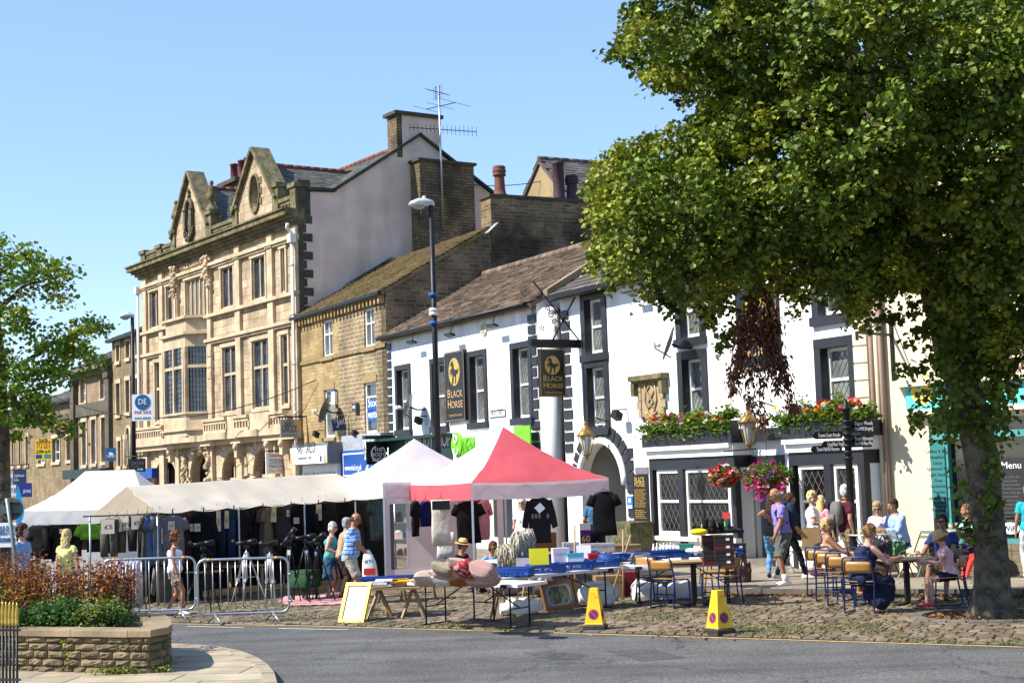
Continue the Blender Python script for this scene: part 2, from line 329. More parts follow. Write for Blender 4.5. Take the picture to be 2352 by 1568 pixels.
# GROUND
PUB=Fac(1715,1293,-700,1150,.12)
_s,_z=PUB.px(685,740);LIB=Fac(0,0,-1150,1158,O=PUB.W(_s,0,0))
_s,_z=LIB.px(327,900);ROW=Fac(0,0,-1000,1158,O=LIB.W(_s,0,0))
M_asph=masonry('asphalt_base',(.1,.1,.1),(.1,.1,.1),(.1,.1,.1),1,1,0)if 0 else None
def asphalt(name,c,sp=.35):
 m=bpy.data.materials.new(name);m.use_nodes=True;nt=m.node_tree;L=nt.links.new;b=nt.nodes['Principled BSDF']
 b.inputs['Roughness'].default_value=.85;b.inputs['Specular IOR Level'].default_value=.3
 tc=_n(nt,'TexCoord');v=_n(nt,'TexVoronoi');v.inputs['Scale'].default_value=45;L(tc.outputs['Object'],v.inputs[0])
 n=_n(nt,'TexNoise');n.inputs['Scale'].default_value=.6;n.inputs['Detail'].default_value=9;n.inputs['Roughness'].default_value=.7;L(tc.outputs['Object'],n.inputs[0])
 v2=_n(nt,'TexNoise');v2.inputs['Scale'].default_value=26;v2.inputs['Detail'].default_value=3;L(tc.outputs['Object'],v2.inputs[0])
 m1=_n(nt,'MapRange');L(v.outputs['Color'],m1.inputs[0]);m1.inputs[3].default_value=1-sp;m1.inputs[4].default_value=1+sp
 m2=_n(nt,'MapRange');L(n.outputs[0],m2.inputs[0]);m2.inputs[1].default_value=.3;m2.inputs[2].default_value=.7;m2.inputs[3].default_value=.62;m2.inputs[4].default_value=1.25
 m4=_n(nt,'MapRange');L(v2.outputs[0],m4.inputs[0]);m4.inputs[1].default_value=.35;m4.inputs[2].default_value=.65;m4.inputs[3].default_value=.7;m4.inputs[4].default_value=1.3
 a=_n(nt,'Math');a.operation='MULTIPLY';L(m1.outputs[0],a.inputs[0]);L(m2.outputs[0],a.inputs[1])
 a2=_n(nt,'Math');a2.operation='MULTIPLY';L(a.outputs[0],a2.inputs[0]);L(m4.outputs[0],a2.inputs[1])
 mp=_n(nt,'Mapping');mp.inputs['Scale'].default_value=(.10,1.5,1);mp.inputs['Rotation'].default_value=(0,0,.35);L(tc.outputs['Object'],mp.inputs[0]);n5=_n(nt,'TexNoise');n5.inputs['Scale'].default_value=1;n5.inputs['Detail'].default_value=5;L(mp.outputs[0],n5.inputs[0])
 m5=_n(nt,'MapRange');L(n5.outputs[0],m5.inputs[0]);m5.inputs[1].default_value=.35;m5.inputs[2].default_value=.65;m5.inputs[3].default_value=.8;m5.inputs[4].default_value=1.18
 va=_n(nt,'VectorMath');va.operation='MULTIPLY_ADD';L(n.outputs['Color'],va.inputs[0]);va.inputs[1].default_value=(1.6,1.6,0);L(tc.outputs['Object'],va.inputs[2]);v5=_n(nt,'TexVoronoi');v5.feature='DISTANCE_TO_EDGE';v5.inputs['Scale'].default_value=.33;L(va.outputs[0],v5.inputs['Vector'])
 m6=_n(nt,'MapRange');L(v5.outputs['Distance'],m6.inputs[0]);m6.inputs[1].default_value=.002;m6.inputs[2].default_value=.009;m6.inputs[3].default_value=.55;m6.inputs[4].default_value=1
 for q_ in(m5,m6):a3=_n(nt,'Math');a3.operation='MULTIPLY';L(a2.outputs[0],a3.inputs[0]);L(q_.outputs[0],a3.inputs[1]);a2=a3
 s=_n(nt,'VectorMath');s.operation='SCALE';s.inputs[0].default_value=c;L(a2.outputs[0],s.inputs['Scale']);L(s.outputs[0],b.inputs['Base Color'])
 bp=_n(nt,'Bump');bp.inputs['Strength'].default_value=.8;bp.inputs['Distance'].default_value=.012;L(v2.outputs[0],bp.inputs['Height']);L(bp.outputs[0],b.inputs['Normal'])
 return m
m_road=asphalt('asphalt',(.098,.096,.090));m_patch=asphalt('asphalt_patch',(.070,.070,.068),.2)
m_earth=mat('earth',(.09,.075,.05),.95,var=.3,sc=2)
g=MB();g.quad((-900,-300,-.03),(900,-300,-.03),(900,1800,-.03),(-900,1800,-.03));o=g.build('ground',m_earth);o['kind']='structure'
YL=[G(-250,1424),G(100,1427),G(390,1432),G(700,1437),G(1176,1450),G(1500,1460),G(1800,1469),G(2100,1478),G(2352,1486),G(2700,1499)]
g=MB();far=[Vector((-26,48,0))]+YL;g.add([(p.x,p.y,.0)for p in far]+[(26,8,0),(26,-8,0),(-40,-8,0),(-40,48,0)],[tuple(range(len(far)+4))[::-1]])
o=g.build('road',m_road);o['kind']='structure'
m_yl=mat('road_paint',(.62,.42,.16),.8,var=.35,sc=9)
g=MB()
for i in range(len(YL)-1):
 a,b=YL[i],YL[i+1];n=Vector(((b-a).y,-(b-a).x,0)).normalized()*.035
 if n.y>0:n=-n
 g.quad((a+n).to_tuple()[:2]+(.006,),(b+n).to_tuple()[:2]+(.006,),(b-n).to_tuple()[:2]+(.006,),(a-n).to_tuple()[:2]+(.006,))
o=g.build('road_marking',m_yl);o['kind']='structure'
m_wl=mat('road_paint_white',(.6,.58,.52),.8,var=.3,sc=12);g=MB()
for xa,xb,y in((430,560,1438),(640,800,1443),(1350,1360,1456)):
 a,b=G(xa,y),G(xb,y+3);n=Vector((0,-.035,0));g.quad(a+n+Vector((0,0,.006)),b+n+Vector((0,0,.006)),b-n+Vector((0,0,.006)),a-n+Vector((0,0,.006)))
o=g.build('road_line_white',m_wl);o['kind']='structure'
for i,pts in enumerate([[(1195,1497),(1260,1493),(1345,1503),(1330,1512),(1270,1514)],[(1395,1494),(1500,1489),(1575,1509),(1470,1517)]]):
 rr=random.Random(i);P=[]
 for j in range(len(pts)):
  a,b=pts[j],pts[(j+1)%len(pts)]
  for k in range(6):t=k/6;q=G(a[0]+(b[0]-a[0])*t,a[1]+(b[1]-a[1])*t,.004);P.append((q.x+rr.uniform(-.03,.03),q.y+rr.uniform(-.03,.03),.004))
 g=MB();g.add(P,[tuple(range(len(P)))]);o=g.build('road_patch',m_patch);o['kind']='structure'
RD=(YL[6]-YL[2]).normalized();RN=Vector((-RD.y,RD.x,0));O0=YL[4]
KE=[G(1640,1368),G(2352,1369)]
def yl_side(x,y):
 best=1e9
 for i in range(len(YL)-1):
  a,b=YL[i],YL[i+1]
  if a.x-.01<=x<=b.x+.01:return y-(a.y+(b.y-a.y)*(x-a.x)/(b.x-a.x))
 return-1 if x>YL[-1].x else(y-28)
PA=KE[0];PB=KE[1];PC=PUB.W(-13,-3.0,0);PD=LIB.W(-20,-3.5,0)
def in_pave(x,y):
 p=Vector((x,y,0))
 if x>PA.x:return y>PA.y+(PB.y-PA.y)*(x-PA.x)/(PB.x-PA.x)-.12
 if x>PC.x:return y>PA.y+(PC.y-PA.y)*(x-PA.x)/(PC.x-PA.x)-.12
 return y>PC.y+(PD.y-PC.y)*(x-PC.x)/(PD.x-PC.x)-.12
TREE=G(2272,1418)
V=[];Fs=[];rs=random.Random(3)
rowh,i0=.25,0
for r in range(0,118):
 x=-24+rs.uniform(0,.2)
 while x<16:
  wdt=rs.uniform(.16,.29);h=rs.uniform(.0,.006);cx_,cy_=x+wdt/2,(r+.6)*rowh
  wob=.10*math.sin(cx_*.7+r*.05)
  c=O0+RD*cx_+RN*(cy_+wob);x+=wdt+.012
  if yl_side(c.x,c.y)<.12 or in_pave(c.x,c.y):continue
  u,v=proj((c.x,c.y,0))
  if u<60 or u>2480 or c.y>44:continue
  if(c.xy-TREE.xy).length<.95:continue
  a=rs.gauss(0,.03);dx=(RD*math.cos(a)+RN*math.sin(a));dy=(RN*math.cos(a)-RD*math.sin(a));tx,ty=rs.gauss(0,.012),rs.gauss(0,.02)
  hw,hh=wdt/2-.005,rowh/2-.013;o=len(V)
  for(k,z)in((1.,-.03),(.985,.008),(.88,.022)):
   for sx,sy in((-1,-1),(1,-1),(1,1),(-1,1)):
    q=c+dx*(sx*hw*(k if k>.8 else k+.08)+rs.uniform(-.006,.006))+dy*(sy*hh*k+rs.uniform(-.006,.006));V.append((q.x,q.y,z+h+(sx*hw*tx+sy*hh*ty if z>0 else 0)))
  for L_ in(0,4):Fs+=[(o+L_+i,o+L_+(i+1)%4,o+L_+4+(i+1)%4,o+L_+4+i)for i in range(4)]
  Fs.append((o+8,o+9,o+10,o+11))
me=bpy.data.meshes.new('cobbles');me.from_pydata(V,[],Fs)
m_cob=mat('sett_stone',(.225,.175,.11),.75,var=.3,sc=3.2,bump=.6,bsc=30,island=.38)
me.materials.append(m_cob);me.update();o=bpy.data.objects.new('cobbles',me);COL.objects.link(o);o['kind']='structure'
m_joint=blotch('cobble_joints',(.055,.045,.03),(.08,.09,.025),1.7,.5,.66,.95,(.15,.115,.07),14)
bb=[Vector((p.x,p.y,-.004))for p in YL]+[Vector((20,12,-.004)),Vector((30,40,-.004)),Vector((-30,60,-.004)),Vector((-26,48,-.004))]
g=MB();g.add([(p.x,p.y,.003)for p in[YL[0]+Vector((-14,8,0))]+YL]+[(26,18,.003),(26,60,.003),(-50,100,.003),(-50,50,.003)],[tuple(range(len(YL)+5))])
o=g.build('cobble_bed',m_joint);o['kind']='structure'
rs=np.random.RandomState(4)
P=[]
for _ in range(46000):
 u,v=rs.uniform(380,2352),rs.uniform(1372,1490);c=G(u,v)
 if yl_side(c.x,c.y)<.05:continue
 k=.5*math.sin(c.x*1.3+c.y*.7)+.5*math.sin(c.y*2.1-c.x*.4+1)+.35*math.sin(c.x*4.1)
 if k+rs.randn()*.25<.42:continue
 lx=(c-O0).dot(RN)/rowh;fr=lx-math.floor(lx)
 P.append((c.x,c.y,.022+rs.rand()*.018))
P=np.array(P)[:20000]
o=leaves('moss',P,.028,mat('moss',(.14,.17,.03),.95,var=.4,sc=2.,bump=0),seed=5,droop=0,asp=.7);tag(o,'green moss growing between the cobbles','moss',kind='stuff')
m_flag=masonry('flagstones',(.46,.39,.30),(.40,.34,.26),(.22,.19,.15),.75,.5,.012,.18,.25)
def flagmat(name,c1,c2,mo,bw,bh,rz=0.):
 m=bpy.data.materials.new(name);m.use_nodes=True;nt=m.node_tree;L=nt.links.new;b=nt.nodes['Principled BSDF'];b.inputs['Roughness'].default_value=.85;b.inputs['Specular IOR Level'].default_value=.25
 tc=_n(nt,'TexCoord');mp=_n(nt,'Mapping');mp.inputs['Rotation'].default_value=(0,0,rz);L(tc.outputs['Object'],mp.inputs[0])
 br=_n(nt,'TexBrick');L(mp.outputs[0],br.inputs['Vector']);br.inputs['Scale'].default_value=1;br.inputs['Brick Width'].default_value=bw;br.inputs['Row Height'].default_value=bh;br.inputs['Mortar Size'].default_value=.014;br.squash=1.4;br.squash_frequency=3
 for k,c in(('Color1',c1),('Color2',c2),('Mortar',mo)):br.inputs[k].default_value=(*c,1)
 n=_n(nt,'TexNoise');n.inputs['Scale'].default_value=2.2;n.inputs['Detail'].default_value=9;L(tc.outputs['Object'],n.inputs[0])
 mr=_n(nt,'MapRange');L(n.outputs[0],mr.inputs[0]);mr.inputs[1].default_value=.3;mr.inputs[2].default_value=.7;mr.inputs[3].default_value=.8;mr.inputs[4].default_value=1.18
 s=_n(nt,'VectorMath');s.operation='SCALE';L(br.outputs[0],s.inputs[0]);L(mr.outputs[0],s.inputs['Scale']);L(s.outputs[0],b.inputs['Base Color'])
 bp=_n(nt,'Bump');bp.inputs['Strength'].default_value=.4;bp.inputs['Distance'].default_value=.012;bp.invert=True;L(br.outputs['Fac'],bp.inputs['Height']);L(bp.outputs[0],b.inputs['Normal'])
 return m
m_flag=flagmat('flagstones',(.29,.24,.18),(.23,.19,.145),(.11,.09,.07),.9,.6,.35)
m_kerb=mat('kerb_stone',(.20,.18,.145),.85,var=.3,sc=2.5,bump=.4)
E1=PB+Vector((14,-1,0));back=[Vector((30,60,0)),Vector((-45,110,0)),PD+Vector((-6,8,0))]
top=[PD,PC,PA,PB,E1]+back
g=MB();g.add([(p.x,p.y,.12)for p in top],[tuple(range(len(top)))]);o=g.build('pavement',m_flag);o['kind']='structure'
g=MB()
for a,b in zip([PD,PC,PA,PB],[PC,PA,PB,E1]):
 d=(b-a);L_=d.length;d.normalize();n=Vector((d.y,-d.x,0));k=0
 nn=int(L_/.9)or 1
 for i in range(nn):
  c=a+d*(L_*(i+.5)/nn)+n*(-.06+random.uniform(-.006,.006));c.z=.055;g.obox(c,d*(L_/nn/2-.008),n*.075,Vector((0,0,.072+random.uniform(-.003,.003))))
o=g.build('kerb',m_kerb);o['kind']='structure'
IS=[(-300,1476),(384,1478),(440,1480),(500,1485),(548,1495),(585,1509),(610,1526),(625,1545),(632,1570),(622,1620),(560,1720)]
IP=[G(x,y,.1)for x,y in IS];tail=[Vector((-4.0,8,.1)),Vector((-24,8,.1)),Vector((-24,24,.1))]
g=MB();g.add([tuple(p)for p in IP+tail],[tuple(range(len(IP)+3))[::-1]])
m_flag2=flagmat('near_flagstones',(.37,.31,.21),(.29,.24,.16),(.09,.075,.05),1.3,.62,.1)
o=g.build('near_pavement',m_flag2);o['kind']='structure'
if o.data.polygons[0].normal.z<0:o.data.flip_normals()
g=MB()
for i in range(len(IP)-1):
 a,b=IP[i],IP[i+1];d=(b-a);L_=d.length;d.normalize();n=Vector((-d.y,d.x,0));nn=max(1,round(L_/.7))
 for k in range(nn):
  c=a+d*(L_*(k+.5)/nn)-n*.05;c.z=.048;g.obox(c,d*(L_/nn/2+.015 if nn==1 else L_/nn/2-.006),n*.075,Vector((0,0,.061)))
o=g.build('near_kerb',mat('near_kerb',(.44,.36,.24),.85,var=.25,sc=3,bump=.4));o['kind']='structure'
# BUILDING PIECES
m_black=mat('black_paint',(.032,.033,.04),.45,var=.2,sc=3,bump=.12)
m_white=mat('white_render',(.80,.80,.78),.85,var=.08,sc=.9,bump=.4,bsc=5,streak=.32)
m_wpaint=mat('white_gloss_paint',(.78,.77,.73),.5,var=.06,sc=4,bump=.05)
m_iron=mat('black_iron',(.02,.02,.022),.45,.3,.2,5,.1)
m_steel=mat('galvanised_steel',(.52,.54,.56),.36,.85,.12,8,.05)
m_gls=glass('window_glass',(.035,.045,.055));m_glc=glass('curtained_glass',(.16,.17,.15),.15,.5,2.2)
m_lead=mat('lead_strip',(.26,.26,.25),.5,.2,.1,5,0)
m_leadd=mat('dark_lead',(.10,.10,.11),.5,.3,.1,5,0)
def wallgrid(mb,s0,s1,z0,z1,holes,depth=.25,y=0.,mi=0):
 """front face with rectangular openings and their reveals; hole = (s0,s1,z0,z1[,'arch'])"""
 X=sorted({s0,s1,*[h[0]for h in holes],*[h[1]for h in holes]});Z=sorted({z0,z1,*[h[2]for h in holes],*[h[3]for h in holes]})
 X=[x for x in X if s0<=x<=s1];Z=[z for z in Z if z0<=z<=z1]
 for a,b in zip(X[:-1],X[1:]):
  for c,d in zip(Z[:-1],Z[1:]):
   mx,mz=(a+b)/2,(c+d)/2
   if any(h[0]<mx<h[1]and h[2]<mz<h[3]for h in holes):continue
   mb.quad((a,y,c),(b,y,c),(b,y,d),(a,y,d),mi)
 for h in holes:
  a,b,c,d=h[:4];e=y+depth
  if len(h)>4:
   r=(b-a)/2;zc=d-r;n=14;arc=[(a+r-r*math.cos(math.pi*i/n),zc+r*math.sin(math.pi*i/n))for i in range(n+1)]
   for(xa,za),(xb,zb)in zip(arc[:-1],arc[1:]):
    mb.quad((xa,y,za),(xb,y,zb),(xb,y,d),(xa,y,d),mi);mb.quad((xa,e,za),(xb,e,zb),(xb,y,zb),(xa,y,za),mi)
   d=zc
  else:mb.quad((a,e,d),(b,e,d),(b,y,d),(a,y,d),mi)
  mb.quad((a,y,c),(a,e,c),(a,e,d),(a,y,d),mi);mb.quad((b,e,c),(b,y,c),(b,y,d),(b,e,d),mi);mb.quad((a,y,c),(b,y,c),(b,e,c),(a,e,c),mi)
 return mb
def lattice(root,s0,s1,z0,z1,y,m,step=.17,tall=1.5,r=.004,diamond=True,name='leading'):
 mb=MB()
 if diamond:
  dx,dz=step,step*tall;w_,h_=s1-s0,z1-z0;k=dz/dx
  n=int((h_+w_*k)/dz)+2
  for i in range(-n,n+1):
   for sg in(1,-1):
    pts=[]
    for xx in(s0,s1):
     zz=z0+i*dz+sg*k*(xx-s0)
     if z0<=zz<=z1:pts.append((xx,zz))
    for zz in(z0,z1):
     xx=s0+(zz-z0-i*dz)/(sg*k)
     if s0<xx<s1:pts.append((xx,zz))
    if len(pts)>=2:mb.bar((pts[0][0],y,pts[0][1]),(pts[1][0],y,pts[1][1]),2*r,2*r,(0,1,0))
 else:
  nx=max(1,round((s1-s0)/step));nz=max(1,round((z1-z0)/(step*tall)))
  for i in range(1,nx):x=s0+(s1-s0)*i/nx;mb.box(x-r,x+r,y-r,y+r,z0,z1)
  for i in range(1,nz):z=z0+(z1-z0)*i/nz;mb.box(s0,s1,y-r,y+r,z-r,z+r)
 if mb.v:return mb.build(name,m,root)
def sash(root,s0,s1,z0,z1,y,fm=None,gm=None,lead='d',rail=.5,fw_=.07,bars=0,lm=None,step=.17,name='window'):
 """a sliding sash window filling an opening, its face at y"""
 fm=fm or m_wpaint;gm=gm or m_gls;f=MB();zr=z0+(z1-z0)*rail
 f.box(s0,s0+fw_,y,y+.09,z0,z1);f.box(s1-fw_,s1,y,y+.09,z0,z1);f.box(s0+fw_,s1-fw_,y,y+.09,z1-fw_,z1);f.box(s0+fw_,s1-fw_,y-.02,y+.09,z0,z0+fw_*1.3)
 if rail:f.box(s0+fw_,s1-fw_,y+.01,y+.075,zr-.03,zr+.03)
 for i in range(bars):
  x=s0+(s1-s0)*(i+1)/(bars+1);f.box(x-.025,x+.025,y+.015,y+.07,z0+fw_,z1-fw_)
 w_=f.build(name,fm,root)
 g=MB();g.box(s0+fw_*.6,s1-fw_*.6,y+.06,y+.08,z0+fw_*.6,z1-fw_*.6);g.build('pane',gm,w_)
 if lead:lattice(w_,s0+fw_,s1-fw_,z0+fw_,z1-fw_,y+.052,lm or m_lead,step,1.5,.0042,lead=='d')
 return w_
def surround(root,s0,s1,z0,z1,wd=.17,m=None,sill=.2,out=.05,head=None,jd=.0,name='window_surround',line=.0):
 f=MB();h=head or wd
 if line:f.box(s0-.001,s0+.012,-out,line,z0,z1);f.box(s1-.012,s1+.001,-out,line,z0,z1);f.box(s0,s1,-out,line,z1-.012,z1+.001)
 f.box(s0-wd,s0,-out,jd,z0,z1);f.box(s1,s1+wd,-out,jd,z0,z1);f.box(s0-wd,s1+wd,-out-.004,jd,z1,z1+h);f.box(s0-wd-.03,s1+wd+.03,-out-.06,jd,z0-sill,z0)
 return f.build(name,m or m_black,root)
def stone_roof(root,A,B,C,D,rows,sw,m,name='roof',thick=.035,jit=.3,seed=1,deck=True,gapcol=None):
 """A-B eave (left to right), D-C ridge ; overlapping stone slates, each a slab"""
 A,B,C,D=map(Vector,(A,B,C,D));rd=random.Random(seed);mb=MB();nrm=(B-A).cross(D-A).normalized()
 if nrm.z<0:nrm=-nrm
 for r in range(rows):
  t0,t1=r/rows,min(1,(r+1.25)/rows);a0,b0=A.lerp(D,t0),B.lerp(C,t0);a1,b1=A.lerp(D,t1),B.lerp(C,t1);L_=(b0-a0).length
  if L_<.05:continue
  x=rd.uniform(0,.5)*sw-sw*.5
  while x<L_:
   wd=sw*rd.uniform(1-jit,1+jit);u0_,u1_=max(0,x)/L_,min(L_,x+wd-.012)/L_;x+=wd
   if u1_-u0_<.01:continue
   j=rd.uniform(-.02,.02)*(t1-t0);th=thick*rd.uniform(.75,1.3);up0=nrm*(th*1.5+rd.uniform(0,.008));up1=nrm*.012
   dr=(a1-a0).normalized()*rd.uniform(-.03,.015)
   p=[a0.lerp(b0,u0_)+dr,a0.lerp(b0,u1_)+dr,a1.lerp(b1,u1_),a1.lerp(b1,u0_)];th_=nrm*th
   top_=[p[0]+up0,p[1]+up0,p[2]+up1,p[3]+up1];mb.add(top_+[q-th_ for q in top_],[(0,1,2,3),(7,6,5,4),(4,5,1,0),(5,6,2,1),(7,4,0,3)])
 if deck:mb.add([A-nrm*.03,B-nrm*.03,C-nrm*.03,D-nrm*.03],[(0,1,2,3)]);mb.add([A-nrm*.15,B-nrm*.15,C-nrm*.15,D-nrm*.15,A-nrm*.03,B-nrm*.03,C-nrm*.03,D-nrm*.03],[(3,2,1,0),(0,1,5,4),(1,2,6,5),(3,0,4,7)])
 return mb.build(name,m,root)
def chimney_pot(mb,c,r,h,kind=0):
 if kind==0:mb.lathe(c,[(r*1.5,0),(r*1.5,.06),(r*1.2,.1),(r*1.05,.25),(r*.95,h*.6),(r*.95,h*.66),(r*1.25,h*.68),(r*1.25,h*.74),(r*1.0,h*.76),(r*1.3,h*.8),(r*1.3,h*.87),(r*1.05,h*.89),(r*1.25,h*.93),(r*1.05,h),(r*.7,h),(r*.7,h-.1)],14)
 else:mb.lathe(c,[(r*1.15,0),(r*1.1,.1),(r,.2),(r*.95,h*.9),(r*1.1,h*.92),(r*1.1,h),(r*.75,h),(r*.75,h-.1)],14)
# LIBRARY
m_ash=masonry('ashlar',(.63,.48,.31),(.52,.39,.25),(.26,.19,.12),.85,.36,.013,.25,.3,dark=(.15,.115,.07),dsc=.9,damt=.45)
m_dress=mat('dressed_stone',(.58,.45,.29),.85,var=.26,sc=1.6,bump=.25,bsc=12)
m_mossy=blotch('weathered_coping',(.13,.115,.06),(.30,.245,.14),2.2,.35,.6,.95,(.12,.13,.03),6)
m_slate=mat('green_slate',(.135,.14,.115),.75,var=.25,sc=2,bump=.3,island=.28)
m_pink=mat('pink_render',(.66,.525,.42),.9,var=.2,sc=.55,bump=.25,bsc=7,streak=.2)
m_quoin=mat('dark_quoin',(.085,.085,.055),.9,var=.3,sc=3,bump=.3)
m_tan=mat('blank_stone',(.36,.29,.20),.9,var=.12,sc=2)
m_red=mat('red_ridge_tile',(.28,.09,.06),.8,var=.2,sc=5,island=.2)
m_pot=mat('terracotta',(.20,.07,.05),.8,var=.25,sc=6)
m_lglass=glass('leaded_window_glass',(.10,.115,.135),.1,.7,1.6)
F=LIB
LB=F.root('library_building','tall ornate sandstone building with twin pointed gables and pink side wall','building')
S0=F.px(329,800)[0];S1=.2
ZT=F.px(665,489)[1]
def R4(xl,xr,yt,yb):return F.rect(xl,xr,yt,yb)
U=[R4(346,369,668,752),R4(384,405,655,742),R4(428,477,637,736),R4(510,538,611,706),R4(581,611,590,683),R4(648,657.5,572,671)]
Lw=[R4(358,400,828,962),R4(514,545,795,945),R4(582,620,779,938),R4(649,664,769,931)]
zU0=[9.0];
def flat(ws,z0=None,z1=None):
 a=sum(w[2]for w in ws)/len(ws)if z0 is None else z0;b=sum(w[3]for w in ws)/len(ws)if z1 is None else z1
 return[(w[0],w[1],a,b)for w in ws]
Us=flat([U[i]for i in(0,1,3,4,5)]);Ub=U[2];Ls=flat(Lw)
zg0,zg1=F.px(540,1160)[1],F.px(540,1034)[1]
GA=[F.rect(356,413,1052,1160)+('arch',),F.rect(441,483,1040,1160)+('arch',),F.rect(514,561,1036,1160)+('arch',),F.rect(586,634,1029,1160)+('arch',)]
GA=[(a,b,0.1,zz,'arch')for(a,b,c,zz,_)in GA]
holes=Us+[Ub]+Ls+GA
mb=MB();wallgrid(mb,S0,S1,0,ZT-.3,holes,.38);mb.build('wall',m_ash,LB)
def mull(w,nl,tr,lead=True,y=.06,gm=None,name='window'):
 a,b,c,d=w[:4];f=MB();fr=.05
 f.box(a,a+fr,y-.04,y+.12,c,d);f.box(b-fr,b,y-.04,y+.12,c,d);f.box(a+fr,b-fr,y-.04,y+.12,d-fr,d);f.box(a+fr,b-fr,y-.06,y+.12,c,c+fr)
 for i in range(1,nl):x=a+(b-a)*i/nl;f.box(x-.04,x+.04,y-.03,y+.11,c+fr,d-fr)
 for t in tr:z=c+(d-c)*t;f.box(a+fr,b-fr,y-.035,y+.115,z-.06,z+.06)
 wd=f.build(name,m_dress,LB);g=MB();g.box(a+fr/2,b-fr/2,y+.05,y+.07,c+fr/2,d-fr/2);g.build('pane',gm or m_lglass,wd)
 if lead:
  L_=MB();n=max(2,round((b-a)/nl/.22));nz=round((d-c)/.34)
  for i in range(1,n*nl):
   x=a+(b-a)*i/(n*nl)
   if i%n:L_.box(x-.009,x+.009,y+.03,y+.052,c+fr,d-fr)
  for i in range(1,nz):z=c+(d-c)*i/nz;L_.box(a+fr,b-fr,y+.031,y+.051,z-.008,z+.008)
  for i in range(nl):
   x0,x1=a+(b-a)*i/nl+.075,a+(b-a)*(i+1)/nl-.075
   for xx in(x0,x1):L_.box(xx-.016,xx+.016,y+.02,y+.05,c+fr,d-fr)
  L_.build('leading',m_leadd,wd)
 return wd
for i,w_ in enumerate(Us):mull(w_,2 if i<4 else 1,[])
m_blank=mat('grey_blind',(.30,.27,.21),.7,var=.1,sc=3)
mull(Ub,5,[],False,gm=m_blank)
tr=[.55,.58,.60,.57]
for w_,n,t in zip(Ls,(3,2,2,1),tr):mull(w_,n,[t])
for w_ in Us+[Ub]+Ls:
 a,b,c,d=w_;t=.13;mb=MB()
 mb.box(a-t,a,-.07,-.002,c-.02,d);mb.box(b,b+t,-.07,-.002,c-.02,d);mb.box(a-t-.05,b+t+.05,-.10,-.002,d,d+.16);mb.box(a-t,b+t,-.09,-.002,c-.16,c-.02);mb.build('window_surround',m_dress,LB)
pil=[F.px(x,760)[0]for x in(337,375,410,486,552,628)]+[S1-.28]
for i,s in enumerate(pil):
 mb=MB();hw=.2 if i in(2,3)else.26
 mb.box(s-hw,s+hw,-.14,-.003,3.9,ZT-.45)
 for zz in(7.1,7.6,8.1)if i in(2,3)else():mb.box(s-hw-.03,s+hw+.03,-.17,-.005,zz,zz+.3)
 mb.box(s-hw-.06,s+hw+.06,-.2,-.004,Us[0][3]+.18,Us[0][3]+.38)
 mb.box(s-hw-.04,s+hw+.04,-.18,-.0045,.1,3.9);mb.build('pilaster',m_dress,LB)
for i in(2,3):
 mb=MB();s=pil[i];rd=random.Random(i)
 for k in range(60):mb.ell((s+rd.uniform(-.28,.28),-.2-rd.uniform(0,.12),Us[0][3]-.35+rd.uniform(-.3,1.15)),rd.uniform(.04,.1),6,4)
 mb.box(s-.12,s+.12,-.2,-.14,Us[0][2]-.3,Us[0][3]-.7);mb.build('carved_capital',m_dress,LB)
zs1=Us[0][3]+.32
def band(z,h,o,x0=S0-.02,x1=S1+.02,k=0):mb=MB();mb.box(x0-o*.5,x1+.003*k,-o,-.006-k*.001,z-h/2,z+h/2);mb.build('string_course',m_dress,LB)
band(zs1,.13,.24,k=1);band(zs1-.12,.1,.16,k=2)
zs2=(F.px(340,765)[1]+F.px(645,683)[1])/2;zs3=(F.px(340,818)[1]+F.px(670,737)[1])/2
band(zs2,.14,.22,k=3);band(zs3,.14,.22,k=4);band(zs3-.13,.1,.13,k=5)
mb=MB();c0=ZT-.62
for i,(h,o)in enumerate(((.14,.18),(.14,.3),(.12,.44),(.22,.62),(.06,.7))):
 mb.box(S0-o,S1+.03-i*.001,-o,.3+i*.002,c0,c0+h);c0+=h
mb.build('cornice',m_mossy,LB);ZC=c0
def bal(mb,a,b,z0,z1,y0=-.02,y1=.24,step=.3,cap=.16):
 mb.box(a,b,y0-.06,y1+.06,z1-cap,z1);mb.box(a,b,y0,y1,z0,z0+.14);mb.box(a,b,y0+.002,y1-.002,z1-cap-.14,z1-cap)
 n=max(2,int((b-a)/step))
 for i in range(n+1):x=a+(b-a)*i/n;mb.box(x-.055,x+.055,y0+.02,y1-.02,z0+.14,z1-cap-.14)
def pier(mb,s,z0,z1,w_=.3,y0=-.1,y1=.34):mb.box(s-w_,s+w_,y0,y1,z0,z1-.18);mb.box(s-w_-.08,s+w_+.08,y0-.08,y1+.08,z1-.18,z1)
ZP=F.px(341,578)[1]
g1=[F.px(x,y)[0]for x,y in((403,560),(438.6,400),(477,500))];g2=[F.px(x,y)[0]for x,y in((545,470),(579,350),(632,445))]
for a_ in((S0+.1,g1[0]-.3),(g1[2]+.5,g2[0]-.3),(g2[2]+.3,S1-.3)):mb=MB();bal(mb,*a_,ZC,ZP);mb.build('balustrade',m_mossy,LB)
for a_ in((S0+.32,ZC,ZP+.12),((S0+g1[0])/2+.3,ZC,ZP+.1),(g1[0]-.12,ZC,ZP+.55,.26),(g1[2]+.25,ZC,ZP+.75,.34),(g2[0]-.1,ZC,ZP+.5,.26),(g2[2]+.15,ZC,ZP+.75,.28),(S1-.28,ZC,ZP+.45,.26)):mb=MB();pier(mb,*a_);mb.build('parapet_pier',m_mossy,LB)
zt1=F.px(438.6,402)[1];zt2=F.px(579,352)[1]
OC=(F.px(585,472));
